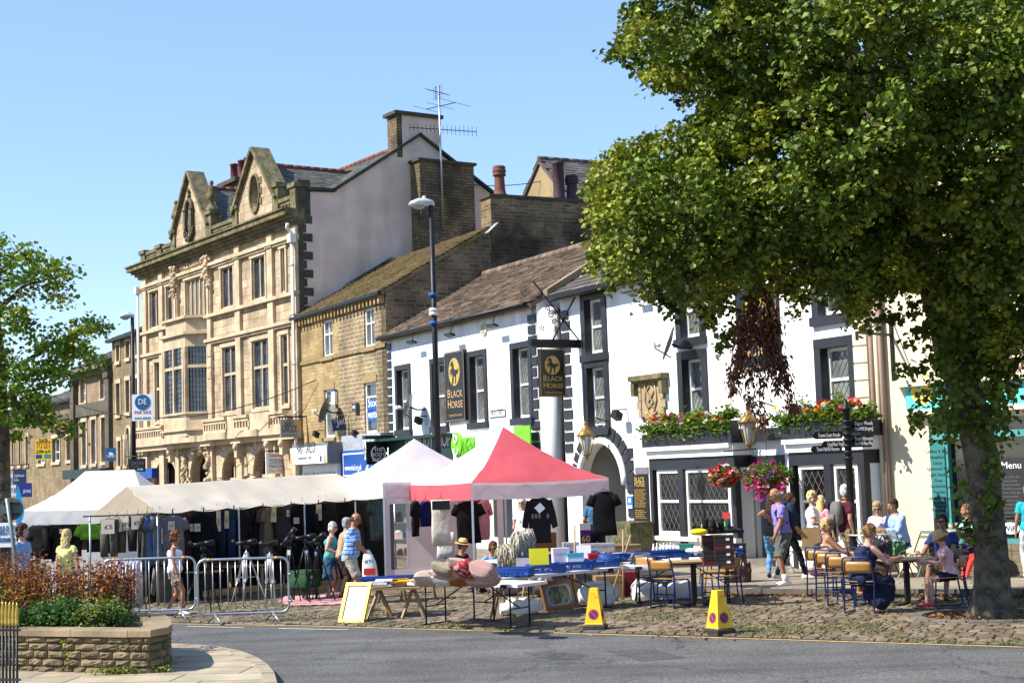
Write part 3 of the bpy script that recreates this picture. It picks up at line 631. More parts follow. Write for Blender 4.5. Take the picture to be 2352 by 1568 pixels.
for(a,m_,b),zt,nm in((g1,zt1,0),(g2,zt2,1)):
 ap=(a+b)/2 if abs((a+b)/2-m_)<.6 else m_;zb=ZP+.35
 mb=MB()
 if nm==0:mb.poly([(a,-.02,ZC),(b,-.02,ZC),(b,-.02,zb),(ap,-.02,zt),(a,-.02,zb)],(0,.5,0));mb.build('gable',m_ash,LB)
 else:
  oc,oz,orx,orz=ap,(ZC+zt)/2-.25,.42,.75;n=24;ring=[(oc+orx*math.cos(2*math.pi*i/n),oz+orz*math.sin(2*math.pi*i/n))for i in range(n)]
  outl=[(a,ZC),(b,ZC),(b,zb),(ap,zt),(a,zb)]
  def hit(dx,dz):
   best=None
   for(x1,z1),(x2,z2)in zip(outl,outl[1:]+outl[:1]):
    ex,ez=x2-x1,z2-z1;den=dx*ez-dz*ex
    if abs(den)<1e-9:continue
    t=((x1-oc)*ez-(z1-oz)*ex)/den;u=((x1-oc)*dz-(z1-oz)*dx)/den
    if t>0 and-1e-6<=u<=1+1e-6 and(best is None or t<best):best=t
   return(oc+dx*best,oz+dz*best)
  angs=sorted([2*math.pi*i/n for i in range(n)]+[math.atan2(z-oz,x-oc)%(2*math.pi)for x,z in outl])
  inn=[(oc+orx*math.cos(t),oz+orz*math.sin(t))for t in angs];ou=[hit(math.cos(t),math.sin(t))if 1 else 0 for t in angs]
  inn=[]
  for t in angs:c_,s_=math.cos(t),math.sin(t);k=1/math.sqrt((c_/orx)**2+(s_/orz)**2);inn.append((oc+c_*k,oz+s_*k))
  k=len(angs);V_=[(x,-.02,z)for x,z in inn]+[(x,-.02,z)for x,z in ou]+[(x,.48,z)for x,z in inn]+[(x,.48,z)for x,z in ou]
  Fc=[]
  for i in range(k):
   j=(i+1)%k;Fc+=[(i,k+i,k+j,j),(2*k+j,3*k+j,3*k+i,2*k+i),(i,j,2*k+j,2*k+i),(k+i,3*k+i,3*k+j,k+j)]
  mb.add(V_,Fc);mb.build('gable',m_ash,LB)
  r_=MB();r_.rod([(oc+(orx+.07)*math.cos(2*math.pi*i/n),-.05,oz+(orz+.07)*math.sin(2*math.pi*i/n))for i in range(n)],.07,6,closed=True)
  for zz in(-.55,-.1,.35):r_.box(oc+orx+.08,oc+orx+.26,-.06,-.021,oz+zz,oz+zz+.28)
  r_.build('oval_surround',m_mossy,LB);g_=MB();g_.box(oc-orx-.05,oc+orx+.05,.3,.34,oz-orz-.05,oz+orz+.05);g_.build('pane',m_gls,LB)
 cp=MB()
 for(x0_,x1_)in((a-.25,ap),(b+.25,ap)):
  p,q=Vector((x0_,.2,zb-.25)),Vector((x1_,.2,zt+.1));d=(q-p).normalized();nrm=Vector((-d.z,0,d.x));nrm=nrm if nrm.z>0 else-nrm
  cp.obox((p+q)/2+nrm*.06,d*((q-p).length/2),(0,.42,0),nrm*.08)
 cp.build('gable_coping',m_mossy,LB)
 for side_ in(-1,1):
  e=a if side_<0 else b;zz=zb+.05
  A_,B_=Vector((e,.5,zz)),Vector((e,5.5,zz));D_,C_=Vector((ap,.5,zt-.55)),Vector((ap,5.5,zt-.55))
  if side_>0:stone_roof(LB,A_,B_,C_,D_,16,.32,m_slate,thick=.015,seed=5+nm,name='gable_roof')
  else:stone_roof(LB,B_,A_,D_,C_,16,.32,m_slate,thick=.015,seed=8+nm,name='gable_roof')
 rd=MB()
 for i in range(12):y=.5+i*.42;rd.cone((ap,y,zt-.52),(ap,y+.40,zt-.52),.11,.11,8)
 rd.build('ridge_tile',m_red,LB)
mb=MB();s=(g1[0]+g1[2])/2;zc=(ZC+zt1)/2-.3;rd=random.Random(5)
mb.rod([(s+.38*math.cos(t),-.1,zc+.35+.5*math.sin(t))for t in[math.pi*i/10 for i in range(11)]],.1,7)
for sg in(-1,1):mb.box(s+sg*.38-.09,s+sg*.38+.09,-.2,-.021,zc-.5,zc+.35);mb.ell((s+sg*.4,-.16,zc+.38),(.15,.1,.08))
for k in range(70):t=rd.uniform(math.pi,2*math.pi);mb.ell((s+.42*math.cos(t)+rd.uniform(-.08,.08),-.08-rd.uniform(0,.1),zc-.55+.5*math.sin(t)+rd.uniform(-.08,.1)),rd.uniform(.05,.09),6,4)
mb.ell((s,-.05,zc-.3),(.2,.1,.55));mb.lathe((s,-.1,zc+.9),[(.05,0),(.09,.1),(.05,.2),(.08,.35),(.02,.5)],8);mb.build('carved_cartouche',mat('dark_carving',(.13,.115,.07),.9,var=.3,sc=5),LB)
for s_,zz in((g1[0]-.12,ZP+.55),(g1[2]+.25,ZP+.75)):mb=MB();mb.lathe((s_,.1,zz),[(.3,0),(.3,.08),(.2,.2),(.1,.42),(.16,.5),(.26,.62),(.24,.75),(.16,1.0),(.1,1.15),(.06,1.2),(.11,1.3),(.1,1.38),(.02,1.45)],12);mb.build('urn_finial',m_mossy,LB)
sa,sb_=F.px(419,620)[0],F.px(477,590)[0]
text('FREE LIBRARY',m_dress,LB,(sa,-.01,(zs1+.22)),(1,0,0),(0,0,1),.62,width=sb_-sa,depth=.13)
zb0=F.px(640,983)[1];zb1=F.px(640,946)[1]
mb=MB();mb.box(S0-.2,S1+.05,-.55,-.007,zb0-.28,zb0);mb.box(S0-.1,S1+.04,-.42,-.008,zb0-.5,zb0-.28)
for x0_,x1_ in((400,478),(500,548),(570,622)):
 a,b=F.px(x0_,980)[0],F.px(x1_,980)[0];c=(a+b)/2;r=(b-a)/2
 mb.add([(c+r*math.cos(t),-.55-.35*math.sin(t),z)for z in(zb0-.28,zb0+.001)for t in[math.pi*i/12 for i in range(13)]],[(i,i+1,14+i,13+i)for i in range(12)]+[tuple(range(13)),tuple(range(13,26))[::-1]])
mb.build('balcony',m_dress,LB)
for xa,xb,ya,yb,st_ in((332,395,-.5,-.32,.3),(496,548,-.62,-.44,.28),(566,600,-.62,-.44,.26),(645,677,-.5,-.32,.25)):mb=MB();bal(mb,F.px(xa,970)[0],F.px(xb,970)[0],zb0,zb1,ya,yb,st_,.12);mb.build('balcony_balustrade',m_dress,LB)
for xa,xb in((600,645),(548,566)):mb=MB();mb.box(F.px(xa,970)[0],F.px(xb,970)[0],-.55,-.35,zb0,zb1+.02);mb.build('balcony_pier',m_dress,LB)
bs0,bs1=F.px(400,880)[0]+.1,F.px(486,870)[0]-.25;bo=.85;z0_,z1_=zb0,F.px(440,775)[1]
pl=[(bs0,0),(bs0+.75,-bo),(bs1-.75,-bo),(bs1,0)]
def ring(mb,k,za,zb_,mi=0):
 c=sum(p[0]for p in pl)/4;P=[((p[0]-c)*(1+k)+c,p[1]*(1+k*1.4))for p in pl]
 mb.poly([(x,y,za)for x,y in P],(0,0,zb_-za))
mb=MB();ring(mb,.0,z0_,z0_+.25);ring(mb,.1,z0_+.25,z0_+.33);ring(mb,0,z0_+.33,z0_+1.0);ring(mb,.06,z0_+1.0,z0_+1.1);ring(mb,-.0,z1_-.55,z1_);ring(mb,.12,z1_,z1_+.14);ring(mb,-.08,z1_+.14,z1_+.75);ring(mb,.05,z1_+.75,z1_+.87);ring(mb,.03,z0_+3.1,z0_+3.24)
for i in range(3):
 (xa,ya),(xb,yb)=pl[i],pl[i+1]
 for t in(0,.08,.5,.92,1)if i==1 else(0.04,.96):x,y=xa+(xb-xa)*t,ya+(yb-ya)*t;mb.box(x-.07,x+.07,y-.06,y+.08,z0_+1.1,z1_-.55)
OR=mb.build('oriel_window',m_dress,LB)
g_=MB();c=sum(p[0]for p in pl)/4;g_.poly([((p[0]-c)*.94+c,p[1]*.92,z0_+1.0)for p in pl],(0,0,z1_-.55-z0_-1.0));g_.build('pane',m_lglass,OR)
L_=MB()
for i in range(3):
 (xa,ya),(xb,yb)=[((p[0]-c)*.955+c,p[1]*.945)for p in(pl[i],pl[i+1])]
 for k in range(1,7):t=k/7;x,y=xa+(xb-xa)*t,ya+(yb-ya)*t;L_.box(x-.01,x+.01,y-.01,y+.01,z0_+1.1,z1_-.55)
 for k in range(1,13):z=z0_+1.1+(z1_-.55-z0_-1.1)*k/13;L_.bar((xa,ya,z),(xb,yb,z),.02,.02)
L_.build('leading',m_leadd,OR)
for(a,b,c_,d,_)in GA:
 r=(b-a)/2;zc_=d-r;mb=MB();n=11
 for i in range(n):
  t=math.pi*(i+.5)/n;d_=Vector((-math.cos(t),0,math.sin(t)));cc=Vector(((a+b)/2,-.04,zc_))+d_*(r+.28)
  mb.obox(cc,d_*.27,Vector((d_.z,0,-d_.x))*(r+.25)*math.pi/n/2*.93,(0,.05,0))
 for k in range(5):z=zc_-.15-k*.5;mb.box(a-.5,a-.02,-.09,-.004,z-.44,z);mb.box(b+.02,b+.5,-.09,-.004,z-.44,z)
 mb.build('arch_stone',m_dress,LB)
m_dkwood=mat('dark_wood',(.05,.035,.028),.6,var=.3,sc=5)
for i,(a,b,c_,d,_)in enumerate(GA):
 mb=MB();y=.3;col_=m_dress if i>1 else m_dkwood
 if i==1:mb.box(a,b,1.0,1.05,0,d);mb.build('doorway',m_tan,LB);continue
 n=4 if i>1 else 6
 for k in range(1,n):x=a+(b-a)*k/n;h=d-(b-a)/2+math.sqrt(max(0,((b-a)/2)**2-(x-(a+b)/2)**2));mb.box(x-.05,x+.05,y-.03,y+.08,c_,h)
 for z in(d-(b-a)/2-.1,d-(b-a)/2-1.0):mb.box(a,b,y-.035,y+.085,z-.07,z+.07)
 wn=mb.build('window' if i>1 else 'door_screen',col_,LB);g_=MB();g_.box(a-.1,b+.1,y+.1,y+.14,c_,d+.1);g_.build('pane',m_gls,wn)
rd=random.Random(9);a,b=GA[1][0],GA[1][1];zc_=GA[1][3]
for sg,xx in((-1,a-.35),(1,b+.3)):
 mb=MB()
 for k in range(26):mb.ell((xx+rd.uniform(-.14,.14),-.2-rd.uniform(0,.14),zc_-1.3+rd.uniform(0,1.7)),rd.uniform(.06,.13),6,4)
 mb.build('door_carving',m_dress,LB)
mb=MB()
for k in range(30):mb.ell(((a+b)/2+rd.uniform(-.5,.9),-.16-rd.uniform(0,.18),zc_+.2+rd.uniform(-.2,.45)),rd.uniform(.06,.14),6,4)
mb.build('door_carving',m_dress,LB)
for x_ in(406,560.,632.,665):mb=MB();s=F.px(x_,1010)[0];mb.box(s-.14,s+.14,-.4,-.009,zb0-1.1,zb0-.5);mb.ell((s,-.4,zb0-.65),(.14,.12,.16));mb.ell((s,-.3,zb0-1.05),(.13,.1,.12));mb.build('scroll_bracket',m_dress,LB)
prof=[(0,0),(0,ZP+.2),(.55,ZP+.25),(.55,14.1),(1.6,14.15),(5.8,16.85),(9.7,14.45),(10.6,13.9),(10.6,0)]
mb=MB();mb.poly([(S1,y,z)for y,z in prof],(-.45,0,0));mb.build('side_wall',m_pink,LB)
mb=MB();z=8.7;k=0
mb.box(S1-.3,S1+.02,-.012,.55,ZT-.2,ZP+.55)
while z<ZT-.3:
 wd=.62 if k%2 else.34;mb.box(S1-.001,S1+.015,-.01,wd,z,z+.33);z+=.37;k+=1
mb.box(S1-.02,S1+.012,-.011,.2,8.6,ZT-.3);mb.build('quoins',m_quoin,LB)
mb=MB();mb.bar((S1-.1,1.5,14.2),(S1-.1,5.85,17.0),.5,.1);mb.bar((S1-.1,5.75,17.0),(S1-.1,10.7,13.95),.5,.1);mb.bar((S1-.1,.4,14.2),(S1-.1,1.7,14.23),.5,.12)
mb.build('verge_coping',mat('dark_coping',(.06,.07,.05),.9,var=.3,sc=3),LB)
stone_roof(LB,(S0,1.2,13.7),(S1-.3,1.2,13.9),(S1-.3,5.8,16.75),(S0,5.8,16.75),24,.34,m_slate,thick=.015,seed=22)
stone_roof(LB,(S1-.3,10.4,13.9),(S0,10.4,13.9),(S0,5.8,16.75),(S1-.3,5.8,16.75),8,.9,m_slate,thick=.015,seed=23,name='rear_roof')
mb=MB()
for i in range(40):x=S0+(S1-.3-S0)*i/40;mb.cone((x,5.8,16.8),(x+(S1-.3-S0)/41,5.8,16.8),.12,.12,8)
mb.build('ridge_tile',m_red,LB)
mb=MB();mb.box(S0,S1-.45,10.5,10.7,0,13.9);mb.box(S0-.02,S0+.3,.3,10.6,0,13.8);mb.build('rear_wall',m_pink,LB)
m_brick=masonry('old_brown_stone',(.32,.24,.13),(.20,.15,.085),(.09,.07,.045),.38,.13,.016,.35,.7,dark=(.035,.03,.024),dsc=.8,damt=.6)
mb=MB();mb.box(S1-.8,S1+.004,4.7,6.8,15.3,17.75);ch=mb.build('chimney',m_pink,LB)
mb=MB();mb.box(S1-.95,S1+.14,4.55,6.95,17.75,17.9);mb.build('chimney_cap',m_quoin,ch)
mb=MB();mb.box(S1-.81,S1+.006,4.69,4.95,15.9,17.75);mb.build('chimney_corner',m_brick,ch)
mb=MB();mb.box(S1,S1+.8,5.3,8.0,8,15.65);st=mb.build('brick_stack',m_brick,LB)
mb=MB();mb.box(S1-.05,S1+.9,5.2,8.1,15.65,15.76);mb.build('stack_cap',m_quoin,st)
mb=MB();P_=F.px(548,415,4.);mb.box(P_[0]-.9,P_[0]+.9,3.5,4.5,14,P_[1]-.25);st2=mb.build('pot_stack',m_brick,LB)
mb=MB();mb.box(P_[0]-1.15,P_[0]+1.15,3.3,4.7,P_[1]-.25,P_[1]-.05);mb.build('stack_cap',m_quoin,st2)
for x_ in(538.,556.,570.):mb=MB();s=F.px(x_,400,4.)[0];chimney_pot(mb,(s,4.,P_[1]-.05),.2,1.0,1);mb.build('chimney_pot',mat('red_pot',(.17,.035,.03),.6,var=.15),st2)
m_pipe=mat('cream_pipe',(.68,.66,.58),.5,var=.08)
mb=MB();s=S1-.06;mb.rod([(s,-.28,.2),(s,-.28,ZT-1.1)],.07,8);mb.box(s-.16,s+.16,-.42,-.16,ZT-1.35,ZT-1.0);mb.rod([(s,-.28,ZT-1.0),(s+.02,-.5,ZT-.75),(s+.1,-.5,ZT-.6)],.07,8)
for z in range(3,13,2):mb.cone((s,-.28,z),(s,-.28,z+.12),.09,.09,8)
mb.build('drainpipe',m_pipe,LB)
mb=MB();s=S0+.06;mb.rod([(s,-.28,.2),(s,-.28,ZT-1.1)],.07,8);mb.box(s-.16,s+.16,-.42,-.16,ZT-1.35,ZT-1.0);mb.build('drainpipe',m_pipe,LB)
# YELLOW STONE SHOP BUILDING (left of the pub)
F=PUB
m_yel1=masonry('golden_stone',(.55,.39,.18),(.46,.32,.145),(.36,.28,.15),.42,.13,.009,.22,.4,dark=(.07,.06,.04),dsc=.8,damt=.3)
m_yel2=masonry('pointed_stone',(.46,.33,.165),(.34,.24,.12),(.62,.56,.44),.45,.16,.016,.3,.6,dark=(.07,.055,.035),dsc=.6,damt=.45)
m_gable=masonry('dark_rubble',(.38,.27,.15),(.18,.13,.075),(.40,.31,.19),.36,.15,.022,.35,.8,dark=(.04,.034,.026),dsc=.8,damt=.5)
m_stroof=mat('stone_slates',(.30,.225,.135),.9,var=.3,sc=1.6,bump=.5,bsc=12,island=.34)
m_stroof2=blotch('mossy_stone_slates',(.30,.215,.11),(.15,.15,.03),1.1,.5,.66,.95,(.2,.15,.07),9,.5)
m_stroof3=mat('brown_stone_slates',(.235,.168,.118),.9,var=.28,sc=1.8,bump=.5,bsc=12,island=.36)
YS0=F.px(684,850)[0];YS1=-20.45;YM=F.px(744+14,800)[0]+.9
YB=F.root('shop_building','golden stone shop building with mossy roof and dark rubble gable, beside the white pub','building')
YW=[F.rect(741,764,735,822),F.rect(836,860,706,796)];YL_=[F.rect(745,768,892,1000),F.rect(837,865,880,1000)]
ze=F.px(786,703)[1]
YW=[(a,b,c,d)for a,b,c,d in flat(YW)];YL_=flat(YL_)
xm=(YW[0][1]+.55)
mb=MB();wallgrid(mb,YS0,xm,3.3,ze,[h for h in YW+YL_ if h[1]<xm],.18);mb.build('wall',m_yel1,YB)
mb=MB();wallgrid(mb,xm,YS1,3.3,ze,[h for h in YW+YL_ if h[1]>xm],.18);mb.build('wall',m_yel2,YB)
zsb=F.px(786,810)[1]
for(a,b)in((YS0,xm-.005),(xm+.005,YS1)):mb=MB();mb.box(a,b,-.07,-.003,zsb-.14,zsb);mb.build('string_course',mat('golden_sill',(.34,.25,.12),.9,var=.25),YB)
for i,h in enumerate(YW+YL_):
 if i<2:w_=sash(YB,*h,.07,None,m_glc,None,.62,.08,1)
 elif i==2:w_=sash(YB,*h,.07,None,m_glc,None,.72,.08,0)
 else:
  w_=sash(YB,*h,.07,None,m_gls,None,.72,.08,0);m_bl=mat('blue_paper',(.02,.13,.50),.7,var=.1)
  a,b,c,d=h;H_=d-c
  for k,(t0,t1,tx)in enumerate(((.46,.66,'Stoc'),(.24,.44,'wante'))):
   p_=MB();p_.box(a+.12,b-.09,.085,.10,c+H_*t0,c+H_*t1);q=p_.build('paper_notice',m_bl,w_)
   text(tx,mat('white_sign',(.8,.8,.8),.6,var=.03,bump=0),w_,(a+.15,.082,c+H_*t0+.12),(1,0,0),(0,0,1),.42,width=b-a-.28,depth=.002)
 a,b,c,d=h;mb=MB();mb.box(a-.1,b+.1,-.03,-.001,d+.002,d+.26);mb.build('lintel',mat('golden_lintel',(.42,.30,.14),.85,var=.15),YB)
 mb=MB();mb.box(a-.12,b+.12,-.09,.1,c-.13,c-.001);mb.build('window_sill',mat('golden_lintel',(.42,.30,.14)),YB)
for i in range(26):
 s=YS0+.15+(YS1-YS0-.3)*i/25;mb=MB();mb.box(s-.06,s+.06,-.22,-.002,ze-.34,ze-.04);mb.build('eaves_bracket',m_yel1,YB)
mb=MB();mb.box(YS0,YS1+.1,-.34,-.2,ze-.06,ze+.06);mb.build('gutter',m_iron,YB)
zr,yr=11.45,4.25;y0=-.3;z0=ze+.02
m_ysl=(zr-z0)/(yr-y0)
stone_roof(YB,(YS0,y0,z0),(YS1+.06,y0,z0),(YS1+.06,yr,zr),(YS0,yr,zr),24,.55,m_stroof2,seed=31,thick=.04)
stone_roof(YB,(YS1,8.7,z0),(YS0,8.7,z0),(YS0,yr,zr),(YS1,yr,zr),10,.9,m_stroof2,seed=32,thick=.04,name='rear_roof')
mb=MB();mb.poly([(YS1,0,0),(YS1,0,ze),(YS1,yr,zr-.06),(YS1,8.6,ze+.1),(YS1,8.6,0)],(-.4,0,0));mb.build('gable_wall',m_gable,YB)
mb=MB();mb.box(YS0,YS1-.4,8.3,8.6,0,ze);mb.build('rear_wall',m_gable,YB)
mb=MB();mb.box(YS1-.75,YS1+.05,4.3,8.85,8.5,12.55);cs=mb.build('chimney',masonry('sooty_stone',(.36,.25,.13),(.18,.125,.07),(.38,.29,.18),.42,.13,.02,.4,.8,dark=(.022,.019,.016),dsc=.6,damt=.8),YB)
mb=MB();mb.box(YS1-.82,YS1+.12,4.22,8.93,12.55,12.66);mb.build('chimney_cap',m_quoin,cs)
for x_,k,r,h in((1150,0,.2,1.15),(1286,1,.22,1.5),(1316,0,.21,1.0)):
 y_=F.side(x_,455,YS1-.3)[0];mb=MB();chimney_pot(mb,(YS1-.35,y_,12.66),r,h,k);mb.build('chimney_pot',m_pot if k==0 and x_<1200 else mat('purple_pot',(.075,.035,.05),.7,var=.2),cs)
mb=MB();mb.bar((YS1+.1,4.0,11.15),(YS1+.1,4.45,11.55),.5,.03);mb.build('lead_flashing',mat('pale_lead',(.5,.52,.55),.5,.3,var=.2),YB)
mb=MB();mb.bar((YS0+.05,y0,z0+.12),(YS0+.05,yr,zr+.12),.25,.03);mb.build('roof_flashing',mat('blue_lead',(.12,.15,.18),.6,.2,var=.3),YB)
m_wh=mat('sign_white',(.8,.8,.8),.5,var=.03,bump=0);m_or=mat('sign_orange',(.75,.30,.02),.5,var=.05,bump=0);m_gy=mat('sign_grey',(.22,.22,.23),.5,var=.05,bump=0)
m_ink=mat('sign_ink',(.03,.03,.035),.6,var=.05,bump=0);m_blue=mat('shop_blue',(.015,.10,.42),.45,var=.08,sc=2)
z31=F.px(710,1026,-.9)[1];z30=F.px(710,1066,-.9)[1];sA,sB=F.px(668,1045,-.9)[0],F.px(752,1045,-.9)[0]
sf=MB();sf.box(sA+.1,sB,-.88,-.002,z30,z31+.12);s_=sf.build('shop_fascia',m_gy,YB)
mb=MB();mb.box(sA,sB-.02,-.93,-.884,z30+.02,z31);b_=mb.build('sign_board',m_wh,s_)
L_=sB-sA
for k in(0,1):
 mb=MB();x0_,x1_=(sA+.02,sA+.3)if k==0 else(sB-.04,sB-.32)
 mb.add([(x0_,-.934,z30+.03),(x1_ if 1 else 0,-.934,z30+.03),(x0_ if k==0 else x0_-.12,-.934,z31-.01)],[(0,1,2)if k==0 else(2,1,0)]);mb.build('orange_corner',m_or,s_)
text('HARRY GARLICK',m_ink,s_,(sA+.75,-.935,z30+.42),(1,0,0),(0,0,1),.62,width=L_*.52)
text('so much more than a TV store',m_gy,s_,(sA+.9,-.935,z30+.2),(1,0,0),(0,0,1),.2,width=L_*.36)
mb=MB();mb.box(sB-.7,sB-.5,-.937,-.9345,z30+.08,z30+.3);mb.build('blue_square',m_blue,s_)
mb=MB();mb.box(sA+.2,sB-.1,-.5,-.002,0,z30);sw=mb.build('shop_front',m_wpaint,YB)
mb=MB();mb.box(sA+.4,sA+1.5,-.53,-.501,.5,z30-.3);mb.build('pane',m_glc,sw)
mb=MB();mb.box(sA+1.7,sB-.3,-.53,-.501,.2,z30-.3);mb.build('pane',m_glc,sw)
mA,mB_=F.px(782,1085,-.35)[0],YS1-.05;zm1,zm0=F.px(820,1036,-.35)[1],F.px(820,1092,-.35)[1]
mb=MB();mb.box(mA,mB_,-.35,-.002,0,zm1+.05);bf=mb.build('shop_front',m_blue,YB)
mb=MB();mb.box(mA,mB_,-.3,-.0025,zm1+.05,zm1+.6);mb.build('lead_canopy',mat('pale_lead',(.5,.52,.55)),YB)
mb=MB();mb.box(mA+.4,mB_-.2,-.40,-.352,zm0,zm1-.05);fr=mb.build('sign_frame',m_wh,bf);mb=MB();mb.box(mA+.46,mB_-.26,-.41,-.401,zm0+.05,zm1-.1);mb.build('sign_panel',m_blue,bf)
text('www.mind.org.uk',m_wh,bf,(mA+.6,-.413,zm0+.2),(1,0,0),(0,0,1),.3,width=1.6)
def squiggle(par,o,xd,zd,s,m=None):
 mb=MB();o,xd,zd=Vector(o),Vector(xd),Vector(zd);pts=[(.0,.5),(.1,.95),(.25,.5),(.4,1.0),(.3,.4),(.1,.35),(.15,.6),(.45,.55),(.3,.2),(.15,.05),(.3,0),(.35,.3)]
 mb.rod([o+xd*(x*s)+zd*(z*s)for x,z in pts],.028*s,5);return mb.build('emblem',m or m_wh,par)
squiggle(bf,(mA+2.5,-.43,zm0+.15),(1,0,0),(0,0,1),1.15)
text('mind',m_wh,bf,(mA+3.1,-.413,zm0+.45),(1,0,0),(0,0,1),.7,width=1.5);text('for better mental health',m_wh,bf,(mA+3.1,-.413,zm0+.2),(1,0,0),(0,0,1),.17,width=1.5)
# PUB, LEFT WING
m_pubw=m_white
PL=F.root('pub_wing','white pub wing with brown stone roof and shop fronts below','building')
LS0,LS1=-20.4,F.px(1240,950)[0];ez=7.25
LW=[F.rect(903+14,938,853,986),F.rect(996,1024,834,978),F.rect(1084,1113,818,969),F.rect(1184,1215,797,958)]
w3=.95
LWn=[]
for a,b,c,d in LW:mdl=(a+b)/2;LWn.append((mdl-w3/2,mdl+w3/2,c,d))
zc0,zc1=3.98,6.05
LWn=[(a,b,zc0,zc1)for a,b,_,_ in LWn]
mb=MB();wallgrid(mb,LS0,LS1,0,ez,LWn,.26);mb.box(LS0,LS0+.3,.3,8,0,ez-.1);mb.build('wall',m_pubw,PL)
m_glp=glass('pub_glass',(.20,.21,.19),.12,.6,1.8)
for h in LWn:sash(PL,*h,.16,None,m_glp,'d',.48,.07,step=.16);surround(PL,*h,line=.16)
stone_roof(PL,(LS0-.05,-.3,ez+.0),(LS1+.15,-.3,ez+.0),(LS1+.3,3.85,9.6),(LS0-.05,3.85,9.6),21,.5,m_stroof3,seed=41,thick=.045,jit=.4)
stone_roof(PL,(LS1,8,ez),(LS0,8,ez),(LS0,3.85,9.6),(LS1,3.85,9.6),10,.8,m_stroof3,seed=42,name='rear_roof')
mb=MB();mb.poly([(LS1,0,0),(LS1,0,ez),(LS1,3.85,9.5),(LS1,8,ez),(LS1,8,0)],(-.3,0,0));mb.build('gable_wall',m_pubw,PL)
rdg=MB()
for i in range(24):x=LS0+(LS1+.2-LS0)*i/24;rdg.cone((x,3.85,9.62),(x+(LS1+.2-LS0)/24.6,3.85,9.62),.14,.14,8)
rdg.build('ridge_stone',m_stroof3,PL)
mb=MB();mb.rod([(LS0,-.38,ez-.03),(LS1,-.38,ez-.03)],.07,8);mb.build('gutter',m_iron,PL)
def quoin_strip(par,s,wd,z0,z1,alt=.0,y=-.02,side=1):
 z,k=z0,0
 while z<z1:
  mb=MB();ww=wd+(alt if k%2 else 0);a,b=(s,s+ww)if side>0 else(s-ww,s)
  mb.box(a,b,y-.02,-.0012,z,z+.24);mb.build('quoin',m_black,par);z+=.31;k+=1
quoin_strip(PL,LS0+.02,.34,3.4,ez-.4);quoin_strip(PL,LS1-.5,.42,0.2,ez-.5,.06)
pc=F.px(1262,950)[0]
mb=MB();mb.cone((pc,.1,0),(pc,.1,ez-.4),.36,.33,18);mb.ell((pc,.1,ez-.4),(.33,.33,.25),16,6);mb.build('round_pier',m_pubw,PL)
g1_=F.px(1296,950)[0]
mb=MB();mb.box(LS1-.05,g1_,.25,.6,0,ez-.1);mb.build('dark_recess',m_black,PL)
for xx in(1284,1292):mb=MB();s=F.px(xx,950)[0];mb.rod([(s,.12,0),(s,.12,ez-.3)],.06,8);mb.build('black_pipe',m_iron,PL)
dg0,dg1=F.px(905,1030,-.25)[0],F.px(1038,1030,-.25)[0];fz1,fz0=F.px(980,1006,-.25)[1],F.px(980,1052,-.25)[1];m_dg=mat('dark_green',(.012,.045,.035),.45,var=.1)
mb=MB();mb.box(LS0+.1,dg1,-.25,-.002,0,fz1);df=mb.build('shop_front',m_dg,PL);text('THE BODY SHOP',m_wh,df,(dg0+.9,-.255,fz0+.35),(1,0,0),(0,0,1),.62,width=(dg1-dg0)*.78)
mb=MB();mb.box(LS0+.1,dg1+.02,-.62,-.0025,fz1,fz1+.1);mb.build('canopy',m_dg,df)
ox0,ox1=F.px(1040,1020,-.25)[0],F.px(1183,1010,-.25)[0];oz1,oz0=F.px(1100,991,-.25)[1],F.px(1100,1052,-.25)[1]
mb=MB();mb.box(ox0,ox1,-.25,-.002,0,oz1);of=mb.build('shop_front',m_wh,PL);m_gr=mat('sign_green',(.18,.62,.02),.5,var=.04,bump=0)
zcc=(oz0+oz1)/2;mb=MB();mb.cone((ox0+.42,-.34,zcc+.05),(ox0+.42,-.252,zcc+.05),.36,.36,28);dk=mb.build('green_disc',m_gr,of)
mb=MB();mb.rod([(ox0+.42+.11*math.cos(t),-.36,zcc+.22+.12*math.sin(t))for t in[math.pi*2*i/12 for i in range(12)]],.03,6,closed=True);mb.rod([(ox0+.42+.17*math.cos(t),-.36,zcc-.12+.15*math.sin(t))for t in[math.pi*1.2*i/10-math.pi*.1+math.pi for i in range(11)]],.03,6);mb.build('emblem',m_wh,dk)
text('OXFAM',m_gr,of,(F.px(1060,1020,-.25)[0],-.27,zcc-.28),(1,0,0),(0,0,1),.8,width=F.px(1091,1020,-.25)[0]-F.px(1060,1020,-.25)[0],depth=.03)
text('NEW BOOKS & MUSIC',mat('sign_crimson',(.65,.03,.1),.5,bump=0),of,(F.px(1110,1020,-.25)[0],-.27,zcc-.1),(1,0,0),(0,0,1),.3,width=1.5)
mb=MB();mb.box(F.px(1184,1005,-.25)[0],ox1+1.0,-.30,-.255,oz0,oz1+.05);gp=mb.build('green_panel',m_gr,of)
for(a,b)in((ox0+.3,ox0+2.4),(ox0+2.7,ox1-.3)):mb=MB();mb.box(a,b,-.27,-.2525,.5,oz0-.1);mb.build('shop_window',m_gls,of)
